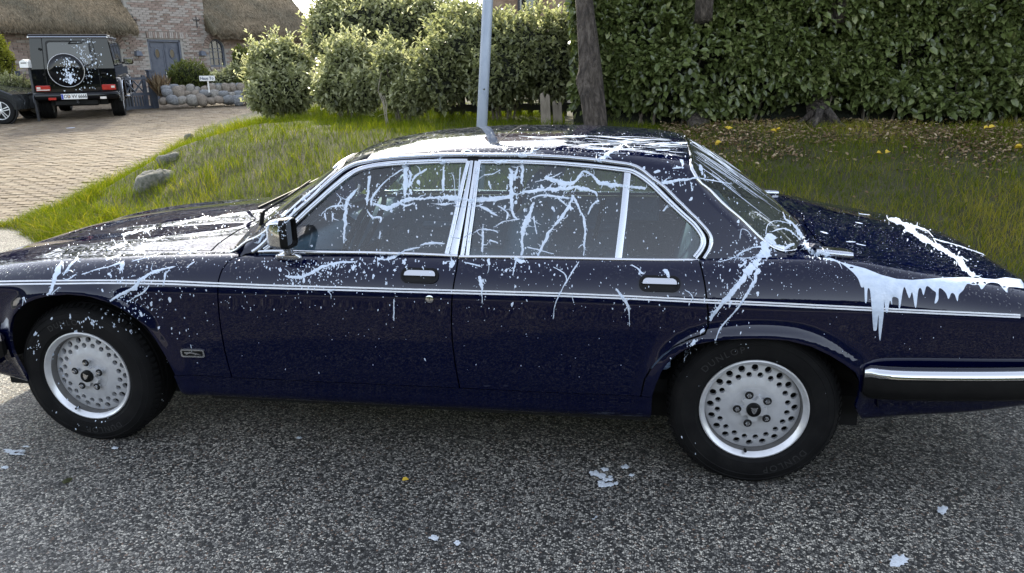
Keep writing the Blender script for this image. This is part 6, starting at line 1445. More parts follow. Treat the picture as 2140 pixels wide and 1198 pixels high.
# unseen trees added behind the house to darken the sky mirrored in the bonnet
for k, (u, d, h, sp_) in enumerate(((-330, 30, 14, 3.8), (-60, 36, 17, 4.2), (140, 38, 16, 4.0), (430, 40, 18, 4.4), (-700, 27, 13, 3.8))):
    c = at_depth(u, 150, d); g = .8; t_ = empty('added_broadleaf_tree', (c.x, c.y, g), 0, 'unseen tree added behind the thatched house to block low sky, '+('second from left', 'left of the gable', 'left of the door', 'right of the gable', 'leftmost')[k], 'tree', 'added trees behind the thatched house'); WORLDP[t_.name] = Matrix.Translation((c.x, c.y, g))
    MB().tube([(c.x, c.y, g-.2), (c.x+.1, c.y, h*.4), (c.x, c.y, h*.75)], [.28, .22, .1], 8).build('trunk', BARK, t_, smooth=True)
    rr = random.Random(k+50); L_ = [((c.x+rr.uniform(-.5, .5)*sp_, c.y+rr.uniform(-.5, .5)*sp_, h*.70+rr.uniform(-.15, .25)*h), (sp_*.52, sp_*.5, sp_*.45)) for _ in range(6)]
    lobes_cloud('crown', L_, 4200, .34, BUSHM, t_, inner=.8)['kind'] = 'stuff'

# unseen hedge added across the road, darkening the car's flank and the ground beneath
oh = empty('added_street_hedge', (0, -7.2, .1), 0, 'unseen hedge added across the road to hold back low sky light', 'hedge'); WORLDP[oh.name] = Matrix.Translation((0, -7.2, .1))
MB().box((0, -7.4, 1.25), (44, 1.0, 2.3)).build('branch_core', CORE, oh)
n = 9000; P = np.stack([rng.uniform(-22, 22, n), -6.88+.12*rng.normal(0, 1, n), rng.uniform(.12, 2.45, n)], -1); On = np.tile(np.array([[0, 1., .1]]), (n, 1)); D, Nn = leaf_dirs(On, .4, .5); l_ = rng.uniform(.12, .2, n); V, Q = leaf_quads(P, Nn, D, l_, l_*.55)
npmesh('foliage', V, Q, HEDGE, oh, attr=np.repeat(np.clip(rng.normal(.4, .2, n), 0, 1), 6))['kind'] = 'stuff'

for k, (x, y, h) in enumerate(((2.6, 10.4, 7.5), (5.6, 11.0, 8.5), (8.6, 10.2, 8.0), (12.2, 10.8, 9.0))):
    t_ = empty('garden_tree', (x, y, .95), 0, 'dense garden tree hidden behind the long hedge, '+('first right of the slim pine', 'second from the slim pine', 'third from the slim pine', 'farthest right')[k], 'tree', 'garden trees behind the hedge'); WORLDP[t_.name] = Matrix.Translation((x, y, .95))
    MB().tube([(x, y, .8), (x+.05, y, h*.5), (x, y, h*.8)], [.16, .12, .06], 8).build('trunk', BARK, t_, smooth=True)
    rr = random.Random(k+90); L_ = [((x+rr.uniform(-.9, .9), y+rr.uniform(-.4, .5), zz_), (1.7, 1.1, 1.2)) for zz_ in (3.2, 4.4, 5.6, 6.8)]
    lobes_cloud('crown', L_, 3600, .20, HEDGE, t_, inner=.5)['kind'] = 'stuff'; core_of(L_, t_, .7)
# ================================================================== BLACK OFF-ROADER ON THE DRIVE
BPAINT = car_paint('black_paint', (.003, .0035, .005), (.008, .009, .012), .1); BPAINT.node_tree.nodes['Principled BSDF'].inputs['Coat Weight'].default_value = .7
GD = 18.0
gr_ = at_depth(170, 246, GD); th = math.radians(22); hd = FH*math.cos(th)-RH*math.sin(th); gpz = zd(gr_.y)
SUVLOC = Vector((gr_.x, gr_.y, gpz)); suv = empty('off_roader', SUVLOC, math.atan2(-hd.x, hd.y), 'boxy black off-roader seen from behind, white paint over its spare wheel cover', 'off-road car')
suv.rotation_euler = (math.atan(slope(gr_.y)*.7), 0, math.atan2(-hd.x, hd.y))
# local: X right, Y forward, Z up, rear bumper face at y=0
low = MB().hexa([(-.86, .12, .52), (.86, .12, .52), (.86, 4.05, .52), (-.86, 4.05, .52), (-.88, .12, 1.17), (.88, .12, 1.17), (.88, 4.05, 1.17), (-.88, 4.05, 1.17)])
body = low.build('body', BPAINT, suv)
up = MB().hexa([(-.87, .12, 1.172), (.87, .12, 1.172), (.87, 2.75, 1.172), (-.87, 2.75, 1.172), (-.80, .17, 1.89), (.80, .17, 1.89), (.80, 2.42, 1.89), (-.80, 2.42, 1.89)])
upper = up.build('cabin', BPAINT, suv)
MB().box((0, 1.28, 1.915), (1.66, 2.36, .06), bev=.03).build('roof_panel', BPAINT, suv, auto=AUTO)
for sg in (-1, 1): MB().tube([(sg*.815, .10, 1.885), (sg*.815, 2.44, 1.885)], .018, 6).build('gutter', BRUSHED, suv)
MB().tube([(-.815, .115, 1.885), (.815, .115, 1.885)], .018, 6).build('gutter', BRUSHED, suv)
MB().box((0, 3.35, 1.16), (1.50, 1.35, .12), bev=.04).build('bonnet', BPAINT, suv, auto=AUTO)
# rear face: door seams, glass, corner panels
GLD = simple('tinted_glass', [(.006, .007, .010), (.010, .011, .015)], .05, spec=.45)
def rq_(x, z): # rear face point
    t = max(0, (z-1.17)/.72); return Vector((x*(1-.08*t), .118+.05*t, z))
m = MB()
for x in (-.60, .52):
    m.add([rq_(x-.008, .62)+Vector((0, -.003, 0)), rq_(x+.008, .62)+Vector((0, -.003, 0)), rq_(x+.008, 1.17)+Vector((0, -.003, 0)), rq_(x+.008, 1.86)+Vector((0, -.003, 0)), rq_(x-.008, 1.86)+Vector((0, -.003, 0)), rq_(x-.008, 1.17)+Vector((0, -.003, 0))], [(0, 1, 2, 5), (5, 2, 3, 4)])
sm_ = m.build('door_seam', GAPM, suv); sm_['kind'] = 'stuff'
door = MB(); P = pill(.98, .58, n=4, sq=.25); door.prism(P, .0, .02, lambda p, t: rq_(-.04+p[0], 1.52+p[1])+Vector((0, -.004-t, 0))); rg = door.build('rear_window', BLACK, suv)
P = pill(.90, .50, n=4, sq=.25); MB().prism(P, .018, .026, lambda p, t: rq_(-.04+p[0], 1.52+p[1])+Vector((0, -.004-t, 0))).build('pane', GLD, rg)
MB().tube([rq_(.05, 1.80)+Vector((0, -.05, 0)), rq_(-.02, 1.74)+Vector((0, -.06, 0)), rq_(.30, 1.755)+Vector((0, -.05, 0))], .012, 6).build('wiper', PLASTIC, suv)
MB().box((.62, .095, 1.06), (.11, .05, .05), bev=.012).build('door_handle', PLASTIC, suv)
MB().tube([(-.62, .12, 1.62), (-.62, .08, 1.62)], .03, 8).build('hinge', PLASTIC, suv); MB().tube([(-.62, .12, 1.05), (-.62, .08, 1.05)], .03, 8).build('hinge', PLASTIC, suv)
# spare wheel cover
RINGM = chrome_mat('dull_chrome', (.38, .38, .40), .22)
SWC = Vector((-.13, -.06, 1.14)); M = Matrix.Translation(SWC)
sw_ = MB().lathe([(.0001, -.06), (.25, -.058), (.335, -.045), (.365, -.02), (.37, .0), (.37, .18)], 48, M=M).build('spare_wheel_cover', BPAINT, suv, auto=AUTO)
MB().lathe([(.368, -.022), (.376, -.027), (.384, -.018), (.384, .02), (.370, .03)], 48, M=M).build('chrome_ring', RINGM, sw_, smooth=True)
# tail lights, bumper, plate
RED = simple('red_lens', [(.30, .015, .012), (.40, .03, .02)], .12, scale=10); CLR = simple('clear_lens', [(.55, .50, .45), (.65, .6, .55)], .15, scale=10)
for sg in (-1, 1):
    tl = MB().box((sg*.69, .085, .735), (.30, .08, .13), bev=.015).build('tail_light', RED, suv); MB().box((sg*.69+(.09 if sg > 0 else -.09), .042, .745), (.08, .012, .05), bev=.004).build('lens', CLR, tl); MB().box((sg*.69, .043, .700), (.27, .01, .022)).build('lens', CLR, tl) if sg < 0 else None
    MB().box((sg*.86, .55, .86), (.06, .80, .05), bev=.02).build('side_moulding', PLASTIC, suv)
bmp = MB().box((0, .03, .555), (1.78, .20, .17), bev=.03).build('bumper', BPAINT, suv, auto=AUTO)
MB().box((-.52, -.075, .50), (.16, .01, .055), bev=.004).build('rear_fog_light', RED, bmp); MB().box((.55, -.075, .50), (.14, .01, .055), bev=.004).build('reversing_light', CLR, bmp)
for sg in (-1, 1): MB().box((sg*.895, .16, .56), (.012, .22, .15), bev=.004).build('bumper_trim', BRUSHED, bmp)
pl_ = MB().box((-.06, -.085, .545), (.54, .012, .125), bev=.004).build('number_plate', SILLW, suv)
MB().box((-.305, -.0925, .545), (.042, .004, .113)).build('euro_band', simple('euro_blue', [(.01, .03, .30), (.015, .04, .35)], .4), pl_)
text_obj('OD VV 6666', .098, BLACK, pl_, Matrix.Translation((-.035, -.0925, .545)) @ Matrix.Diagonal((.92, 1, 1.12, 1)) @ Matrix.Rotation(PI/2, 4, 'X'), ext=.001, bold=True)
MB().lathe([(.0001, 0), (.017, 0), (.017, .004)], 12, M=Matrix.Translation((-.162, -.0935, .545))).build('plate_seal', simple('plate_seal', [(.5, .15, .1), (.6, .5, .3)], .5, scale=60), pl_)
# underside, exhaust, tow ball
MB().box((0, 2.0, .42), (1.2, 3.6, .18)).build('chassis', GAPM, suv); MB().box((-.05, .22, .40), (.95, .3, .16), bev=.03).build('fuel_tank', PLASTIC, suv)
MB().tube([(0, .0, .40), (0, -.10, .41), (0, -.10, .47)], [.025, .025, .03], 8).build('tow_ball', IRON, suv); MB().tube([(0, .66, .40), (-.7, .66, .40)], .08, 10).tube([(0, .66, .40), (.7, .66, .40)], .08, 10).build('rear_axle', GAPM, suv)
# flares, sides, windows
for sg in (-1, 1):
    for yc_, nm in ((.80, 'r'), (3.55, 'f')):
        V = []; Fc = []; n = 12
        for k in range(n+1):
            a = PI*k/n; c, s2 = math.cos(a), math.sin(a); cy, cz = yc_-.50*c*(1.0), .40+.47*min(1, s2*1.25)
            for (dx, dr_) in ((.855, .0), (.945, .0), (.955, .03), (.93, .09), (.87, .11)): V.append((sg*dx, yc_-(.50+dr_)*c, .40+(.45+dr_)*min(1, s2*1.18)))
        for k in range(n):
            for j in range(4): Fc.append((k*5+j, (k+1)*5+j, (k+1)*5+j+1, k*5+j+1))
        fl = MB().add(V, Fc).build('wheel_flare', BPAINT, suv, smooth=True)
        P_ = [(sg*.957, yc_-.53*math.cos(PI*k/n), .40+.48*min(1, math.sin(PI*k/n)*1.18)) for k in range(n+1)]; MB().tube(P_, .010, 5).build('flare_edge', BRUSHED, fl)
    for (y0, y1) in ((.30, .98), (1.08, 1.72), (1.80, 2.45)):
        def sp_(y, z): t = (z-1.17)/.72; return Vector((sg*(.875-.07*t), y, z))
        q = [sp_(y0, 1.25), sp_(y1, 1.25), sp_(min(y1, 2.38 if y1 > 2 else y1), 1.80), sp_(y0, 1.80)]; o_ = Vector((sg*.006, 0, 0)); fr = MB(); fr.add([p+o_ for p in q], [(0, 1, 2, 3)]); wf = fr.build('side_window', BLACK, suv)
        c_ = sum(q, Vector())/4; MB().add([c_+(p-c_)*.90+o_*1.7 for p in q], [(0, 1, 2, 3)]).build('pane', GLD, wf)
    MB().box((sg*.885, 2.0, .95), (.02, 2.3, .06), bev=.006).build('rub_strip', PLASTIC, suv); MB().box((sg*.95, 2.15, .46), (.16, 1.75, .05), bev=.02).build('side_step', BRUSHED, suv)
    mr = MB().box((sg*1.03, 2.62, 1.32), (.24, .12, .18), bev=.04).build('door_mirror', BPAINT, suv, auto=AUTO); MB().box((sg*1.03, 2.555, 1.32), (.19, .01, .13), bev=.003).build('mirror_glass', CHROME, mr); MB().box((sg*.92, 2.62, 1.27), (.12, .05, .05)).build('mirror_arm', PLASTIC, mr)
mesh('windscreen', [(-.80, 2.76, 1.20), (.80, 2.76, 1.20), (.74, 2.435, 1.86), (-.74, 2.435, 1.86)], [(0, 1, 2, 3)], GLD, suv)
def suv_wheel():
    M = Matrix.Rotation(PI/2, 4, 'Z'); t = MB().lathe([(.26, -.125), (.33, -.145), (.385, -.135), (.398, -.105), (.390, -.085), (.40, -.08), (.40, -.03), (.388, -.026), (.388, -.014), (.40, -.01), (.40, .045), (.388, .049), (.388, .061), (.40, .066), (.398, .105), (.385, .135), (.33, .145), (.26, .125)], 44, M=M)
    ty = t.build('wheel', TYRE, suv, auto=AUTO); MB().lathe([(.27, -.12), (.25, -.10), (.22, -.09), (.08, -.11), (.0001, -.115)], 30, M=M).lathe([(.27, .12), (.25, .10), (.22, .09), (.08, .11), (.0001, .115)], 30, M=M).build('rim', ALLOY, ty, auto=AUTO); return ty
w1 = suv_wheel(); w1.location = (-.775, .80, .398)
for x, y in ((.775, .80), (-.775, 3.55), (.775, 3.55)): c = copytree(w1, suv); c.location = (x, y, .398)
# white paint thrown over the tail
R8 = random.Random(4); SP = MB()
def fleck(c, r, n_, asp, ang_):
    k = R8.randint(5, 7); V = [Vector(c)+Vector(n_)*.004]; 
    for i in range(k): a = 2*PI*i/k; rr = r*R8.uniform(.6, 1.25); x, z = rr*math.cos(a), rr*asp*math.sin(a); V.append(Vector(c)+Vector((x*math.cos(ang_)-z*math.sin(ang_), 0, x*math.sin(ang_)+z*math.cos(ang_)))+Vector(n_)*.001)
    SP.add(V, [(0, 1+i, 1+(i+1) % k) for i in range(k)])
for _ in range(230):
    z = R8.uniform(.95, 1.88) if R8.random() < .85 else R8.uniform(.62, 1.0); x = R8.gauss(.25+.10*(z-1.2), .17); 
    if abs(x) < .78: p = rq_(x, z); 
    if (p-SWC-Vector((0, p.y-SWC.y, 0))).length > .39: fleck(p+Vector((0, -.028 if 1.23 < z < 1.81 and -.53 < x < .45 else -.004, 0)), R8.choice((.005, .006, .008, .012, .018)), (0, -1, 0), R8.uniform(.5, 2.2), R8.uniform(-.6, .6))
for _ in range(190):
    x, z = R8.gauss(.05, .12), R8.uniform(-.30, .30)
    if math.hypot(x, z) < .31: fleck(SWC+Vector((x, -.064, z)), R8.choice((.004, .006, .008, .011, .016)), (0, -1, 0), R8.uniform(.5, 2.2), R8.uniform(-.6, .6))
for _ in range(40): fleck(SWC+Vector((R8.gauss(.05, .03), -.0645, R8.uniform(-.31, -.05))), R8.uniform(.010, .022), (0, -1, 0), R8.uniform(1, 2.4), R8.uniform(-.3, .3))
SP.build('paint_splash', WHITEP, suv)['kind'] = 'stuff'
# ================================================================== DARK CAR AT THE LEFT EDGE
cw = at_depth(3, 240, 17.2); CZ = zd(cw.y); cyaw = YAW+math.radians(8); c2 = empty('hatchback', (cw.x, cw.y, CZ), cyaw, 'dark grey car cut by the left edge, only a wing and alloy wheel showing', 'car')
GREY = car_paint('grey_paint', (.03, .032, .034), (.05, .05, .052), .1)
prof = [(.36, .32), (.37, .52), (.30, .66), (.05, .78), (-.55, .88), (-1.2, .92), (-3.2, .95), (-3.55, .80), (-3.6, .35)]
V = []; n = len(prof)
for y, k in ((0, .94), (.03, 1.0), (1.62, 1.0), (1.65, .94)):
    for x, z in prof: V.append((x*(.99 if k < 1 else 1), y, .35+(z-.35)*k))
Fc = [(r*n+i, r*n+(i+1) % n, (r+1)*n+(i+1) % n, (r+1)*n+i) for r in range(3) for i in range(n)]+[tuple(range(n-1, -1, -1)), tuple(range(3*n, 4*n))]
MB().add(V, Fc).build('body', GREY, c2, auto=math.radians(30))
MB().hexa([(-3.1, .12, .93), (-.75, .12, .90), (-.75, 1.53, .90), (-3.1, 1.53, .93), (-2.7, .25, 1.38), (-1.5, .25, 1.38), (-1.5, 1.40, 1.38), (-2.7, 1.40, 1.38)]).build('cabin', GLD, c2)
MB().box((-2.1, .825, 1.39), (1.3, 1.2, .05), bev=.02).build('roof', GREY, c2)
def c2wheel():
    ty = MB().lathe([(.20, .0), (.25, -.012), (.295, .0), (.305, .03), (.305, .17), (.295, .20), (.2, .2)], 36).build('wheel', TYRE, c2, auto=AUTO)
    MB().lathe([(.205, .0), (.20, -.006), (.19, .004), (.185, .03)], 36).build('rim', ALLOYL, ty, smooth=True); MB().lathe([(.19, .05), (.0001, .05)], 24).build('brake_backing', GAPM, ty)
    for k in range(5):
        a = 2*PI*k/5+.3; M = Matrix.Rotation(-a, 4, 'Y')
        for o_ in (-.018, .018): MB().hexa([M @ Vector(p) for p in ((.03, .004, o_-.008), (.19, .012, o_*1.7-.009), (.19, .03, o_*1.7-.009), (.03, .03, o_-.008), (.03, .004, o_+.008), (.19, .012, o_*1.7+.009), (.19, .03, o_*1.7+.009), (.03, .03, o_+.008))]).build('spoke', ALLOYL, ty)
    MB().lathe([(.0001, .0), (.04, .002), (.045, .03)], 16).build('hub_cap', ALLOYL, ty); return ty
wA = c2wheel(); wA.location = (0, -.012, .305)
c = copytree(wA, c2); c.location = (-2.75, -.012, .305)
for x in (0, -2.75): c = copytree(wA, c2); c.location = (x, 1.66, .305); c.rotation_euler = (0, 0, PI)
for x in (0, -2.75): MB().lathe([(.335, -.008), (.345, -.014), (.36, -.006), (.365, .01)], 36, M=Matrix.Translation((x, 0, .315))).build('arch_trim', BLACK, c2)
# paint fleck on the drive in front of the off-roader
p = drive_pt(148, 268); m = MB(); V = [(p.x, p.y, p.z+.012)]; k = 11
for i in range(k): a = 2*PI*i/k; V.append((p.x+.075*math.cos(a)*R8.uniform(.8, 1.2), p.y+.11*math.sin(a)*R8.uniform(.8, 1.2), p.z+.006))
tag(m.add(V, [(0, 1+i, 1+(i+1) % k) for i in range(k)]).build('paint_spot', WHITEP), 'flat white paint spot on the brick drive close behind the off-roader', 'paint spot')
# ================================================================== WHITE PAINT OVER THE CAR
bpy.context.view_layer.update()
def collect(o, out):
    if o.type == 'MESH': out.append(o)
    for c in o.children: collect(c, out)
objs = []; collect(car, objs); VV = []; FF = []
for o in objs:
    if o.name.split('.')[0] in ('inner_shell', 'underbody', 'wheel_housing', 'cabin_floor', 'front_seat', 'backrest', 'headrest', 'headrest_post', 'rear_bench', 'parcel_shelf', 'dashboard', 'steering_wheel', 'spoke', 'door_card', 'cap_rail', 'armrest', 'headlining', 'pillar_lining', 'sun_visor', 'rear_view_mirror', 'seat_belt', 'door_seal', 'pillar_gap'): continue
    b = len(VV); M = o.matrix_world; VV += [M @ v.co for v in o.data.vertices]; FF += [tuple(i+b for i in p.vertices) for p in o.data.polygons]
CB_ = BVHTree.FromPolygons(VV, FF)
def chit(u, v):
    d = ray(u, v).normalized(); loc, no, fi, di = CB_.ray_cast(CAM, d)
    if loc is None or di > 7: return None
    if no.dot(d) > 0: no = -no
    return loc, no, di
R9 = random.Random(12)
def streak(pts, wd, name='paint_streak', rag=.35, step=4.0, into=None, lift=.0022):
    P = smoothline(np.array(pts, float), step); n = len(P); w_ = np.interp(np.linspace(0, 1, n), np.linspace(0, 1, len(wd)), wd) if hasattr(wd, '__len__') else np.full(n, float(wd))
    T_ = np.gradient(P, axis=0); T_ /= np.linalg.norm(T_, axis=1)[:, None]+1e-9; Nn = np.stack([-T_[:, 1], T_[:, 0]], -1)
    if len(P) > 3: P[1:-1] += np.random.default_rng(int(abs(P[0][0]*7+P[0][1]))).normal(0, 1, (len(P)-2, 2))*(w_[1:-1, None]*.07)
    m = MB(); rows = []
    def wob():
        q = np.array([R9.uniform(-rag, rag) for _ in range(n+6)]); return np.convolve(q, np.ones(4)/2.6, 'same')[3:3+n]
    wa, wb = wob(), wob()
    for i in range(n):
        a, b = w_[i]/2*max(.15, 1+wa[i]), w_[i]/2*max(.15, 1+wb[i]); e = 1 if 0 < i < n-1 else .35
        hs = [chit(*(P[i]+Nn[i]*k)) for k in (a*e, 0, -b*e)]
        rows.append(None if any(h is None for h in hs) else hs)
    idx = []
    for h in rows:
        if h is None: idx.append(None); continue
        if max((h[0][0]-h[1][0]).length, (h[2][0]-h[1][0]).length) > .09 and not (min(h[0][1].dot(h[1][1]), h[2][1].dot(h[1][1])) > .93 and max((h[0][0]-h[1][0]).length, (h[2][0]-h[1][0]).length) < .5): idx.append(None); continue
        b = len(m.V); m.V += [h[0][0]+h[0][1]*.0006, h[1][0]+h[1][1]*lift, h[2][0]+h[2][1]*.0006]; idx.append(b)
    segs = [[]]
    for i in range(n-1):
        a, b = idx[i], idx[i+1]
        if a is None or b is None or (m.V[a+1]-m.V[b+1]).length > (.10 if rows[i][1][1].dot(rows[i+1][1][1]) < .93 else .4):
            if segs[-1]: segs.append([])
            continue
        segs[-1] += [(a, b, b+1, a+1), (a+1, b+1, b+2, a+2)]
    for sg_ in segs:
        if len(sg_) < 4: continue
        us = sorted({k for f in sg_ for k in f}); mp_ = {k: i for i, k in enumerate(us)}; V_ = [m.V[k] for k in us]; F_ = [tuple(mp_[k] for k in f) for f in sg_]
        if into is not None: into.add(V_, F_)
        else: MB().add(V_, F_).build(name, WHITEP, car, smooth=True)
def blob(u, v, r, asp=1.0, ang_=0.0, into=None, k=None, rag=.4):
    c = chit(u, v)
    if c is None: return
    k = k or (5 if r < 2.2 else 9); V = [c[0]+c[1]*(.002 if r > 2 else .0012)]; F_ = []
    for i in range(k):
        a = 2*PI*i/k; rr = r*(1+R9.uniform(-rag, rag)); x, y = rr*math.cos(a), rr*asp*math.sin(a); h = chit(u+x*math.cos(ang_)-y*math.sin(ang_), v+x*math.sin(ang_)+y*math.cos(ang_))
        if h is None or (h[0]-c[0]).length > .08: return
        V.append(h[0]+h[1]*.0006)
    into.add(V, [(0, 1+i, 1+(i+1) % k) for i in range(k)])
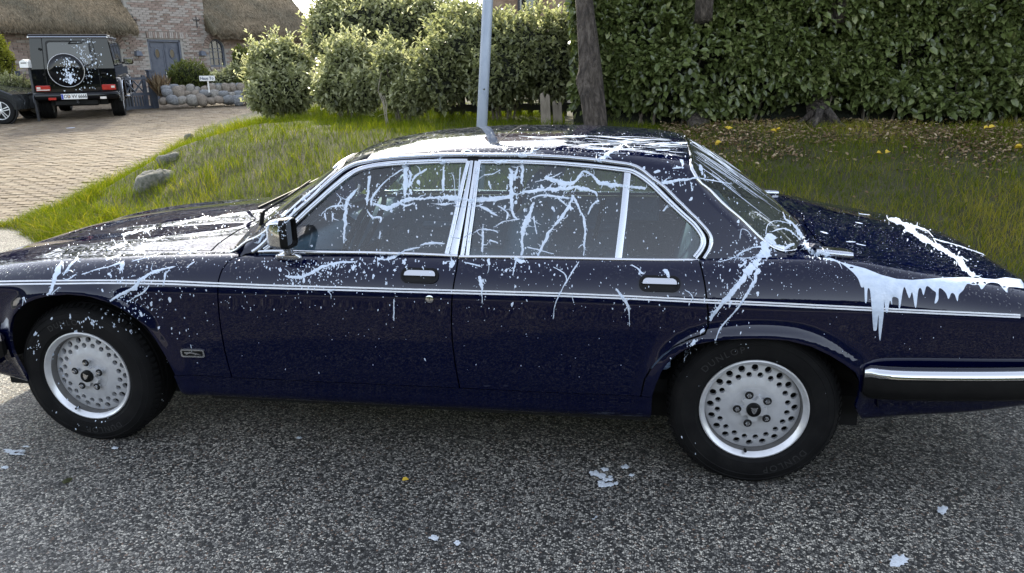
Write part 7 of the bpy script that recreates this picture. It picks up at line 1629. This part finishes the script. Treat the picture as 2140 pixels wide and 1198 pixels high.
ST = [
 ([(748, 393), (730, 415), (724, 430), (720, 475), (718.5, 509)], [3, 14, 13, 7, 5]), ([(771, 368), (769, 393), (767, 430)], [9, 8, 6]), ([(842, 353), (807, 378), (780, 411), (775, 430)], [5, 3, 4, 7]),
 ([(850, 348), (848, 378), (846, 411)], [10, 14, 6]), ([(859, 359), (854, 393)], [8, 5]), ([(893, 353), (867, 370), (857, 389)], [3, 7, 4]), ([(927, 348), (926, 400)], [6, 7]), ([(936, 363), (947, 366), (951, 400), (951, 423)], 2.4),
 ([(780, 426), (803, 434), (829, 428), (855, 417), (893, 415), (931, 413), (964, 415)], [6, 12, 14, 8, 8, 14, 10]), ([(671, 449), (690, 434), (720, 430)], [3, 5, 5]), ([(696, 445), (694, 464)], [6, 3]), ([(679, 445), (681, 460)], 4), ([(767, 440), (780, 455), (795, 456), (794, 466)], [3, 6, 7, 4]), ([(795, 483), (793, 500)], [5, 3]),
 ([(878, 513), (897, 509), (930, 509)], [4, 6, 4]), ([(596, 577), (630, 580), (675, 558), (705, 550), (743, 547)], [5, 11, 8, 9, 3]), ([(788, 539), (810, 543), (848, 524), (878, 517)], [8, 9, 5, 3]), ([(685, 610), (701, 605)], [6, 3]), ([(823.5, 625), (822.5, 670)], [3, 4, 3]),
 ([(700, 437), (712, 418), (703, 404)], [3, 4, 3]), ([(830, 420), (846, 430), (864, 425)], [4, 7, 3]), ([(900, 425), (925, 428), (950, 425)], [3, 6, 3]),
 ([(1069.5, 363), (1069.5, 400), (1071.4, 445), (1083, 460)], [12, 13, 10, 4]), ([(1083, 348), (1075, 378)], 6), ([(1090, 325), (1092, 348), (1090, 385)], [12, 10, 5]),
 ([(978, 419), (1015, 417), (1060, 411), (1109, 400), (1150, 396), (1203, 393), (1240, 400), (1248, 411)], [12, 12, 10, 8, 12, 12, 10, 4]), ([(1139, 370), (1165, 381), (1199, 381), (1218, 359), (1237, 366), (1252, 381), (1278, 385), (1308, 389), (1349, 394.6)], [14, 14, 12, 7, 5, 15, 10, 6, 9]),
 ([(1199, 411), (1180, 445), (1150, 483), (1124, 535)], [8, 9, 8, 6]), ([(1195, 408), (1210, 434), (1222, 468), (1220, 535)], [8, 6, 8, 4]), ([(1116.5, 423), (1105, 453), (1094, 483), (1090, 535)], [8, 16, 10, 6]), ([(1114.6, 453), (1122, 490)], [6, 3]), ([(989, 487), (1007.6, 479), (1034, 483), (1041, 487)], 4), ([(1009.5, 471.5), (1008, 528)], [4, 7, 5]), ([(1022.6, 501.6), (1041, 509)], 6), ([(1034, 475), (1052.6, 464), (1086, 458)], 3),
 ([(1011, 366), (1030, 364), (1045, 355)], [5, 5, 2]), ([(1021, 378), (1026, 396)], 4), ([(1165, 411), (1180, 426.5), (1199, 438)], [8, 4, 5]), ([(1252, 419), (1237, 430), (1229, 449)], [6, 5, 3]), ([(1101, 516.6), (1130, 524), (1158, 531.6)], 3), ([(1385, 441.5), (1396, 430)], [5, 8]), ([(1110, 416), (1135, 408), (1190, 415)], [3, 5, 4]), ([(1120, 380), (1150, 372), (1175, 360)], [2, 4, 2]), ([(1000, 430), (1020, 440), (1040, 452)], [3, 10, 3]), ([(1040, 430), (1060, 445), (1058, 460)], [4, 6, 3]),
 ([(904, 325), (905, 318)], [14, 10]), ([(964, 321), (972, 314), (984, 316), (986, 323), (975, 322)], 4.5), ([(920, 326), (927, 345)], [18, 14]), ([(840, 346), (850, 350)], [9, 14]), ([(1109, 304), (1114, 310), (1112, 320)], [12, 9, 10]), ([(1083, 325), (1101, 327)], [9, 6]), ([(1300, 306), (1270, 321), (1252, 338)], [9, 12, 17]), ([(1050, 309), (1058, 316)], [4, 6]),
 ([(1383, 383), (1413, 378), (1458, 372)], [10, 7, 5]), ([(1443, 381), (1445, 396)], 5), ([(1366, 360), (1380, 357)], [7, 8]), ([(1405, 352), (1424, 351)], [4, 6]), ([(1458, 372), (1490, 378), (1530, 385)], [3, 3, 1.5]),
 ([(1075, 539), (1085, 545), (1098, 547)], [14, 12, 8]), ([(1079, 545), (1075, 560), (1072, 577)], [7, 4, 2]), ([(1021, 541), (1022, 555)], [9, 6]), ([(1000, 578), (1003, 584), (1007, 603), (1008, 633)], [9, 11, 5, 3]), ([(1156, 558), (1180, 573), (1184, 592)], 3), ([(1210, 547), (1184, 588), (1161.6, 633), (1156, 667)], [3, 4, 3, 2]), ([(1287, 603), (1304, 625.6), (1313.6, 644), (1315.5, 682)], [4, 9, 3, 2]), ([(1195, 617), (1199, 634)], 3), ([(1388, 563), (1391, 570), (1398, 581)], [10, 13, 7]), ([(1319, 554), (1335, 563), (1342, 573)], [4, 5, 7]), ([(1432, 607), (1442, 613), (1450.7, 629)], [3, 4, 3]), ([(948, 545), (940, 560)], [10, 14, 6]), ([(970, 548), (990, 553), (1005, 557)], [4, 3, 5]),
 ([(1611, 489), (1597, 525), (1574.5, 553), (1537.7, 603.5), (1501, 645), (1482.6, 663)], [34, 32, 22, 14, 9, 5]), ([(1590, 540), (1556, 575), (1520, 620), (1470, 690), (1450, 715), (1432, 738)], [8, 7, 6, 5, 9, 6]), ([(1586, 562), (1570, 599), (1537.7, 649), (1505.6, 686), (1494, 718)], [12, 8, 5, 4, 3]), ([(1459.7, 704.6), (1434, 734)], [8, 11]), ([(1525, 612), (1508, 632), (1490, 655)], [5, 4, 3]),
 ([(1500, 548), (1530, 540), (1560, 522), (1597, 514)], [2, 3, 3, 5]), ([(1535, 545), (1548, 530), (1570, 520)], [2, 3, 3]), ([(1545, 560), (1560, 548)], [3, 5]), ([(1520, 538), (1560, 540), (1585, 536)], [2, 3, 3]), ([(1546, 500), (1550, 480), (1562, 483), (1570, 495)], 2), ([(1600, 490), (1605, 470), (1625, 462), (1650, 468)], 2.5), ([(1612, 485), (1640, 478), (1660, 490), (1675, 505)], 3),
 ([(1638, 455), (1658, 470), (1673, 490), (1683, 508)], [5, 8, 9, 10]), ([(1683, 508), (1690, 520), (1702, 531)], [12, 15, 10]), ([(1704, 532), (1718, 529), (1734, 531)], [14, 16, 12]), ([(1720, 540), (1740, 543), (1756, 549)], [6, 8, 8]), ([(1613, 510), (1640, 517), (1660, 510)], [10, 12, 6]),
 ([(1856, 458.5), (1880, 464), (1900, 474), (1917, 490), (1949.6, 509.5), (1982, 529), (2004, 544), (2021, 566), (2038, 577)], [8, 17, 19, 15, 15, 18, 18, 16, 14]), ([(1900, 470), (1925, 478), (1942, 484)], [12, 10, 4]), ([(1949.6, 498.6), (2000, 513), (2050, 530), (2086, 544)], [3, 4, 3, 2]), ([(1995, 538), (2012, 540), (2024, 546)], [6, 5, 2]),
 ([(129, 546), (120.5, 565), (112, 590.6), (106.5, 607), (90, 624)], [11, 15, 12, 8, 4]), ([(162.6, 538), (146, 557), (132, 576)], [10, 8, 3]), ([(125, 600), (115, 608), (108, 616)], [4, 3, 5]), ([(171, 574), (202, 564), (230, 557), (252, 548.6)], [3, 4, 3, 5]), ([(258, 546), (255, 557), (250, 566)], [9, 12, 5]), ([(226, 571), (234, 578)], [11, 7]), ([(224, 523), (266, 506.5)], [5, 10, 5]), ([(277.5, 529), (308, 518), (294, 509)], [7, 14, 5]), ([(221, 543), (252, 533)], [7, 4]), ([(390, 526), (432, 515)], [8, 3]), ([(254, 491), (289, 484), (325, 476)], [6, 9, 4]), ([(339, 474), (392, 463), (436, 452)], [3, 6, 4]), ([(275, 546), (303, 540), (334, 530)], 2.5), ([(224, 633), (252, 616), (280, 602), (297, 582), (325, 568), (367, 557)], [5, 9, 11, 9, 7, 4]), ([(390, 560), (406.5, 547)], 3), ([(345, 570), (344, 585), (340, 598)], [8, 4, 3]), ([(265, 632), (300, 610), (312, 596)], [3, 5, 3]), ([(133, 583), (142, 584), (160, 573)], [3, 3, 4]), ([(57, 640), (50, 622), (48, 634), (42, 655)], [3, 4, 2, 3]), ([(375, 530), (390, 524), (418, 519)], [4, 6, 2]), ([(300, 500), (322, 502), (345, 494)], [3, 5, 2]),
 ([(540, 508), (563, 470)], [5, 9, 4]), ([(575, 462), (600, 440)], [7, 4]), ([(630, 420), (648, 405)], 6), ([(612, 447), (618, 430)], 5), ([(595, 467), (640, 432)], [3, 2]), ([(398, 720), (400, 728)], [3, 4]),
 ([(950, 413), (980, 418), (1012, 420)], [8, 10, 9]), ([(948, 430), (985, 432), (1010, 426)], [4, 5, 4]), ([(942, 495), (965, 498), (985, 486)], 3), ([(975, 345), (972, 380)], [6, 3]), ([(1000, 350), (994, 400)], [7, 4]), ([(960, 430), (955, 480)], [6, 3]), ([(962, 350), (958, 420)], [5, 3]), ([(1020, 335), (1045, 338), (1062, 330)], [4, 8, 4]), ([(1040, 344), (1062, 335)], 6),
]
MSP = MB()
for pts, wd in ST:
    w_ = np.atleast_1d(np.array(wd, float)); streak(pts, w_*.66 if len(w_) > 1 else np.array([w_[0]*.7]*2), rag=.7, step=3.0)
    P_ = smoothline(np.array(pts, float), 5.0); n_ = len(P_); ww = np.interp(np.linspace(0, 1, n_), np.linspace(0, 1, max(2, len(w_))), w_ if len(w_) > 1 else [w_[0]]*2)
    for i in range(n_):
        for _ in range(2):
            if R9.random() < .55: blob(P_[i][0]+R9.gauss(0, ww[i]*.75+1.5), P_[i][1]+R9.gauss(0, ww[i]*.75+1.5), R9.uniform(.5, .55+ww[i]*.10), R9.uniform(.6, 2), R9.uniform(-.6, .6), MSP)
        if ww[i] > 5 and R9.random() < .30:
            a_ = R9.uniform(0, 2*PI); l_ = R9.uniform(6, 20); b_ = R9.uniform(-.7, .7); streak([P_[i], (P_[i][0]+l_*.5*math.cos(a_), P_[i][1]+l_*.5*math.sin(a_)), (P_[i][0]+l_*math.cos(a_+b_), P_[i][1]+l_*math.sin(a_+b_))], [ww[i]*.35, 1.8, .8], into=MSP, step=4, rag=.5)
MSP.build('splash_flecks', WHITEP, car)['kind'] = 'stuff'
# the long curtain of runs below the filler flap
top_ = [(1752, 547), (1771.6, 552), (1808.5, 561.5), (1841, 574.6), (1873.6, 583), (1906, 585.4), (1938.8, 583), (1971, 581), (2014.7, 579.5), (2080, 584), (2101.6, 580), (2140, 585)]
bot_ = [(2140, 603), (2108, 600.6), (2105, 611.5), (2097, 605), (2086, 593), (2064.7, 592), (2051.6, 605), (2045, 596), (2034, 596), (2021, 594), (2012.6, 607), (2004, 616), (2000.6, 630), (1995, 616), (1988, 613), (1982, 625), (1975.7, 611.5), (1962.6, 603), (1960.5, 627), (1953, 634), (1956, 613.6), (1949.6, 607), (1936.6, 598.5), (1930, 617), (1924.6, 603), (1919, 607), (1915, 640), (1911.5, 640), (1906, 611.5), (1899.7, 623), (1889, 600.6), (1881, 643), (1878, 643), (1877, 624.5), (1865, 622), (1864, 637), (1859.5, 629), (1855, 652), (1851, 651), (1847.6, 631), (1846.5, 657), (1841.5, 698), (1839, 712), (1836.5, 698), (1835.7, 659), (1832, 688), (1828, 691), (1825, 687), (1821.6, 642), (1818, 607), (1813, 605), (1811.5, 630), (1807.5, 631), (1806, 601.7), (1800, 600.6), (1793, 583), (1782.5, 570), (1765, 555)]
bs_ = smoothline(np.array(bot_), 1.6); poly = np.concatenate([np.array(top_), bs_[1:-1]]); vo, fo = triangulate(poly, 9.0); ed = edist(vo, poly); m = MB(); ok = []
for (u, v), e_ in zip(vo, ed):
    h = chit(u, v); ok.append(h is not None); m.V.append(h[0]+h[1]*(.0006+.003*min(1, e_/6)+(.0012*R9.random() if e_ > 3 else 0)) if h else Vector())
m.F = [tuple(f) for f in fo if all(ok[i] for i in f)]
m.build('paint_drip', WHITEP, car, smooth=True)
# thin streaks on roof, rear screen and boot; specks everywhere
MS = MB()
for _ in range(44):
    u0 = R9.uniform(1050, 1400); v0 = R9.uniform(282, 326); L = R9.uniform(20, 105)*(.5 if v0 > 312 else 1); s_ = .05+.14*(300-v0)/-40 if False else R9.uniform(-.02, .10)-(v0-300)*.0009
    if 303 < v0 and u0+L > 1436: L = 1436-u0
    streak([(u0, v0), (u0+L*.5, v0+L*.5*s_), (u0+L, v0+L*s_)], [R9.uniform(.3, .7), R9.uniform(.5, 1.3), .2], into=MS, step=5, rag=.8, lift=.0008)
for _ in range(12): 
    u0 = R9.uniform(1100, 1420); v0 = R9.uniform(285, 316); streak([(u0, v0), (u0+R9.uniform(20, 70), v0+R9.uniform(-4, 3))], [1.5, R9.uniform(2, 4), 1], into=MS, step=5, rag=.8)
for _ in range(30):
    t = R9.random(); u0 = 1441+R9.uniform(-2, 60)*t+12*t; v0 = 292+48*t*R9.random()+R9.uniform(0, 30)*t; L = R9.uniform(30, 190); s_ = R9.uniform(.60, .80)
    streak([(u0, v0), (u0+L*.5, v0+L*.5*s_), (u0+L, v0+L*s_*1.02)], [.4, R9.uniform(.5, 1.3), .3], into=MS, step=6, rag=.7, lift=.0008)
for _ in range(5): 
    u0, v0 = R9.uniform(1690, 1830), R9.uniform(440, 520); streak([(u0, v0), (u0+R9.uniform(10, 40), v0+R9.uniform(-1, 5))], [.8, R9.uniform(1.0, 2.4), .8], into=MS, step=5, rag=.6)
MS.build('thin_paint_streaks', WHITEP, car)['kind'] = 'stuff'
MK = MB()
def cluster(n, c, sd, r=(.9, 2.6), asp=(.6, 2.2)):
    for _ in range(n): blob(R9.gauss(c[0], sd[0]), R9.gauss(c[1], sd[1]), R9.uniform(*r)*.66*(1.9 if R9.random() < .08 else 1), R9.uniform(*asp), R9.uniform(-.5, .5), MK)
def field(n, u0, u1, v0, v1, r=(.7, 2.0), asp=(.7, 2.4)):
    for _ in range(n): blob(R9.uniform(u0, u1), R9.uniform(v0, v1), R9.uniform(*r)*.66*(2.0 if R9.random() < .06 else 1), R9.uniform(*asp), R9.uniform(-.4, .4), MK)
cluster(150, (680, 562), (62, 18)); cluster(70, (640, 580), (40, 16)); cluster(110, (275, 640), (42, 26)); cluster(60, (300, 590), (40, 16)); cluster(60, (820, 545), (60, 12)); cluster(45, (1085, 555), (40, 16)); cluster(60, (1500, 620), (40, 45), asp=(1, 3)); cluster(70, (1570, 530), (40, 18)); cluster(40, (1400, 370), (45, 22), r=(1.2, 3.6)); cluster(30, (185, 672), (34, 9), r=(1, 3.4)); cluster(18, (76, 728), (9, 14)); cluster(22, (190, 870), (60, 18)); cluster(16, (120, 745), (12, 24)); cluster(14, (350, 835), (20, 10))
field(260, 460, 1480, 540, 650); field(170, 560, 1460, 350, 535); cluster(130, (1130, 400), (90, 34), r=(.9, 3)); cluster(90, (860, 415), (70, 30), r=(.9, 3)); field(60, 470, 1480, 650, 790, r=(.6, 1.5)); field(60, 560, 600, 440, 500, r=(.6, 1.6)); field(130, 100, 560, 470, 560, r=(.7, 2.0)); field(50, 560, 1440, 300, 330, r=(.8, 2.4)); field(26, 1500, 2130, 600, 760, r=(.6, 1.5)); field(70, 1490, 1780, 540, 620, r=(.7, 1.7)); field(30, 300, 460, 600, 760, r=(.8, 2.2)); field(14, 1400, 1740, 740, 980, r=(.7, 1.5))
field(900, 1690, 2120, 440, 590, r=(.35, .95), asp=(.4, .8)); field(160, 1470, 1690, 310, 510, r=(.5, 1.2)); field(420, 1050, 1436, 276, 326, r=(.5, 1.3), asp=(.3, .7)); field(40, 740, 1050, 275, 300, r=(.6, 1.4), asp=(.3, .6))
MK.build('paint_specks', WHITEP, car)['kind'] = 'stuff'
# ---- paint on the road --------------------------------------------------------------
def spot(u, v, ru, rv, label, seed, many=1):
    ru, rv = ru*.86, rv*.86
    r_ = random.Random(seed); m = MB(); c0 = at_plane(u, v, 2, .004)
    for q in range(many):
        uu, vv = (u, v) if q == 0 else (u+r_.gauss(0, ru*.75), v+r_.gauss(0, rv*.75)); f = 1 if many == 1 else r_.uniform(.12, .38); k = 22; V = [tuple(at_plane(uu, vv, 2, .010))]
        for i in range(k):
            a = 2*PI*i/k; e = f*r_.choice((.7, .85, .95, 1.0, 1.1, 1.25)); p = at_plane(uu+ru*e*math.cos(a), vv+rv*e*math.sin(a), 2, .006); V.append((p.x, p.y, .006))
        m.add(V, [(0, 1+i, 1+(i+1) % k) for i in range(k)])
    tag(m.build('paint_spot', ROADP), label, 'paint spot', 'paint spots on the road')
ROADP = simple('dried_road_paint', [(.46, .50, .54), (.56, .60, .64), (.34, .37, .40)], .7, scale=60, bump=.8, bscale=90, dist=.006)
spot(1877, 1172, 24, 15, 'largest white paint blot on the road, near the bottom edge right of centre', 1)
spot(1970, 1066, 14, 9, 'white paint blot on the road behind the rear wheel, right of all others', 2)
spot(1265, 1003, 34, 18, 'broken patch of white paint splashes on the road just left of the rear wheel', 3, 16)
spot(907, 1124, 13, 7, 'white paint blot on the road below the doors, larger of a close pair', 4)
spot(955, 1134, 8, 6, 'small white paint blot on the road, right one of the close pair below the doors', 5)
spot(30, 943, 36, 8, 'long ragged white paint smear on the road at the left edge by the front tyre', 6, 9)
spot(240, 936, 9, 4, 'small white paint blot on the road directly below the front tyre', 7)
spot(10, 977, 10, 4, 'little white paint fleck on the road at the left edge below the long smear', 8)
spot(625, 915, 7, 3, 'tiny white paint fleck on the road in the shade below the front door', 9)
spot(1245, 1082, 12, 5, 'faint white paint fleck on the road below the broken patch of splashes', 10, 3)
spot(262, 957, 9, 4, 'thin white paint flecks on the road below the blot at the front tyre', 11, 4)
p = at_plane(840, 1005, 2, .012); V, Q = leaf_quads(np.array([[p.x, p.y, .014]]), np.array([[.2, -.3, 1.]]), np.array([[.8, .3, .1]]), np.array([.028]), np.array([.02]), .3)
tag(npmesh('fallen_leaf', V, Q, YEL, attr=np.full(6, .3)), 'tiny yellow leaf lying alone on the road below the front door', 'leaf')
MOSS = simple('moss', [(.03, .035, .008), (.06, .065, .015)], .95, scale=60, bump=.8)
p = at_plane(141, 1004, 2, .004); m = MB(); V = [(p.x, p.y, .014)]; k = 14
for i in range(k): a = 2*PI*i/k; V.append((p.x+.018*math.cos(a)*R9.uniform(.7, 1.3), p.y+.022*math.sin(a)*R9.uniform(.7, 1.3), .003))
tag(m.add(V, [(0, 1+i, 1+(i+1) % k) for i in range(k)]).build('moss_tuft', MOSS, smooth=True), 'little dark olive tuft of moss on the road below the front tyre', 'moss')
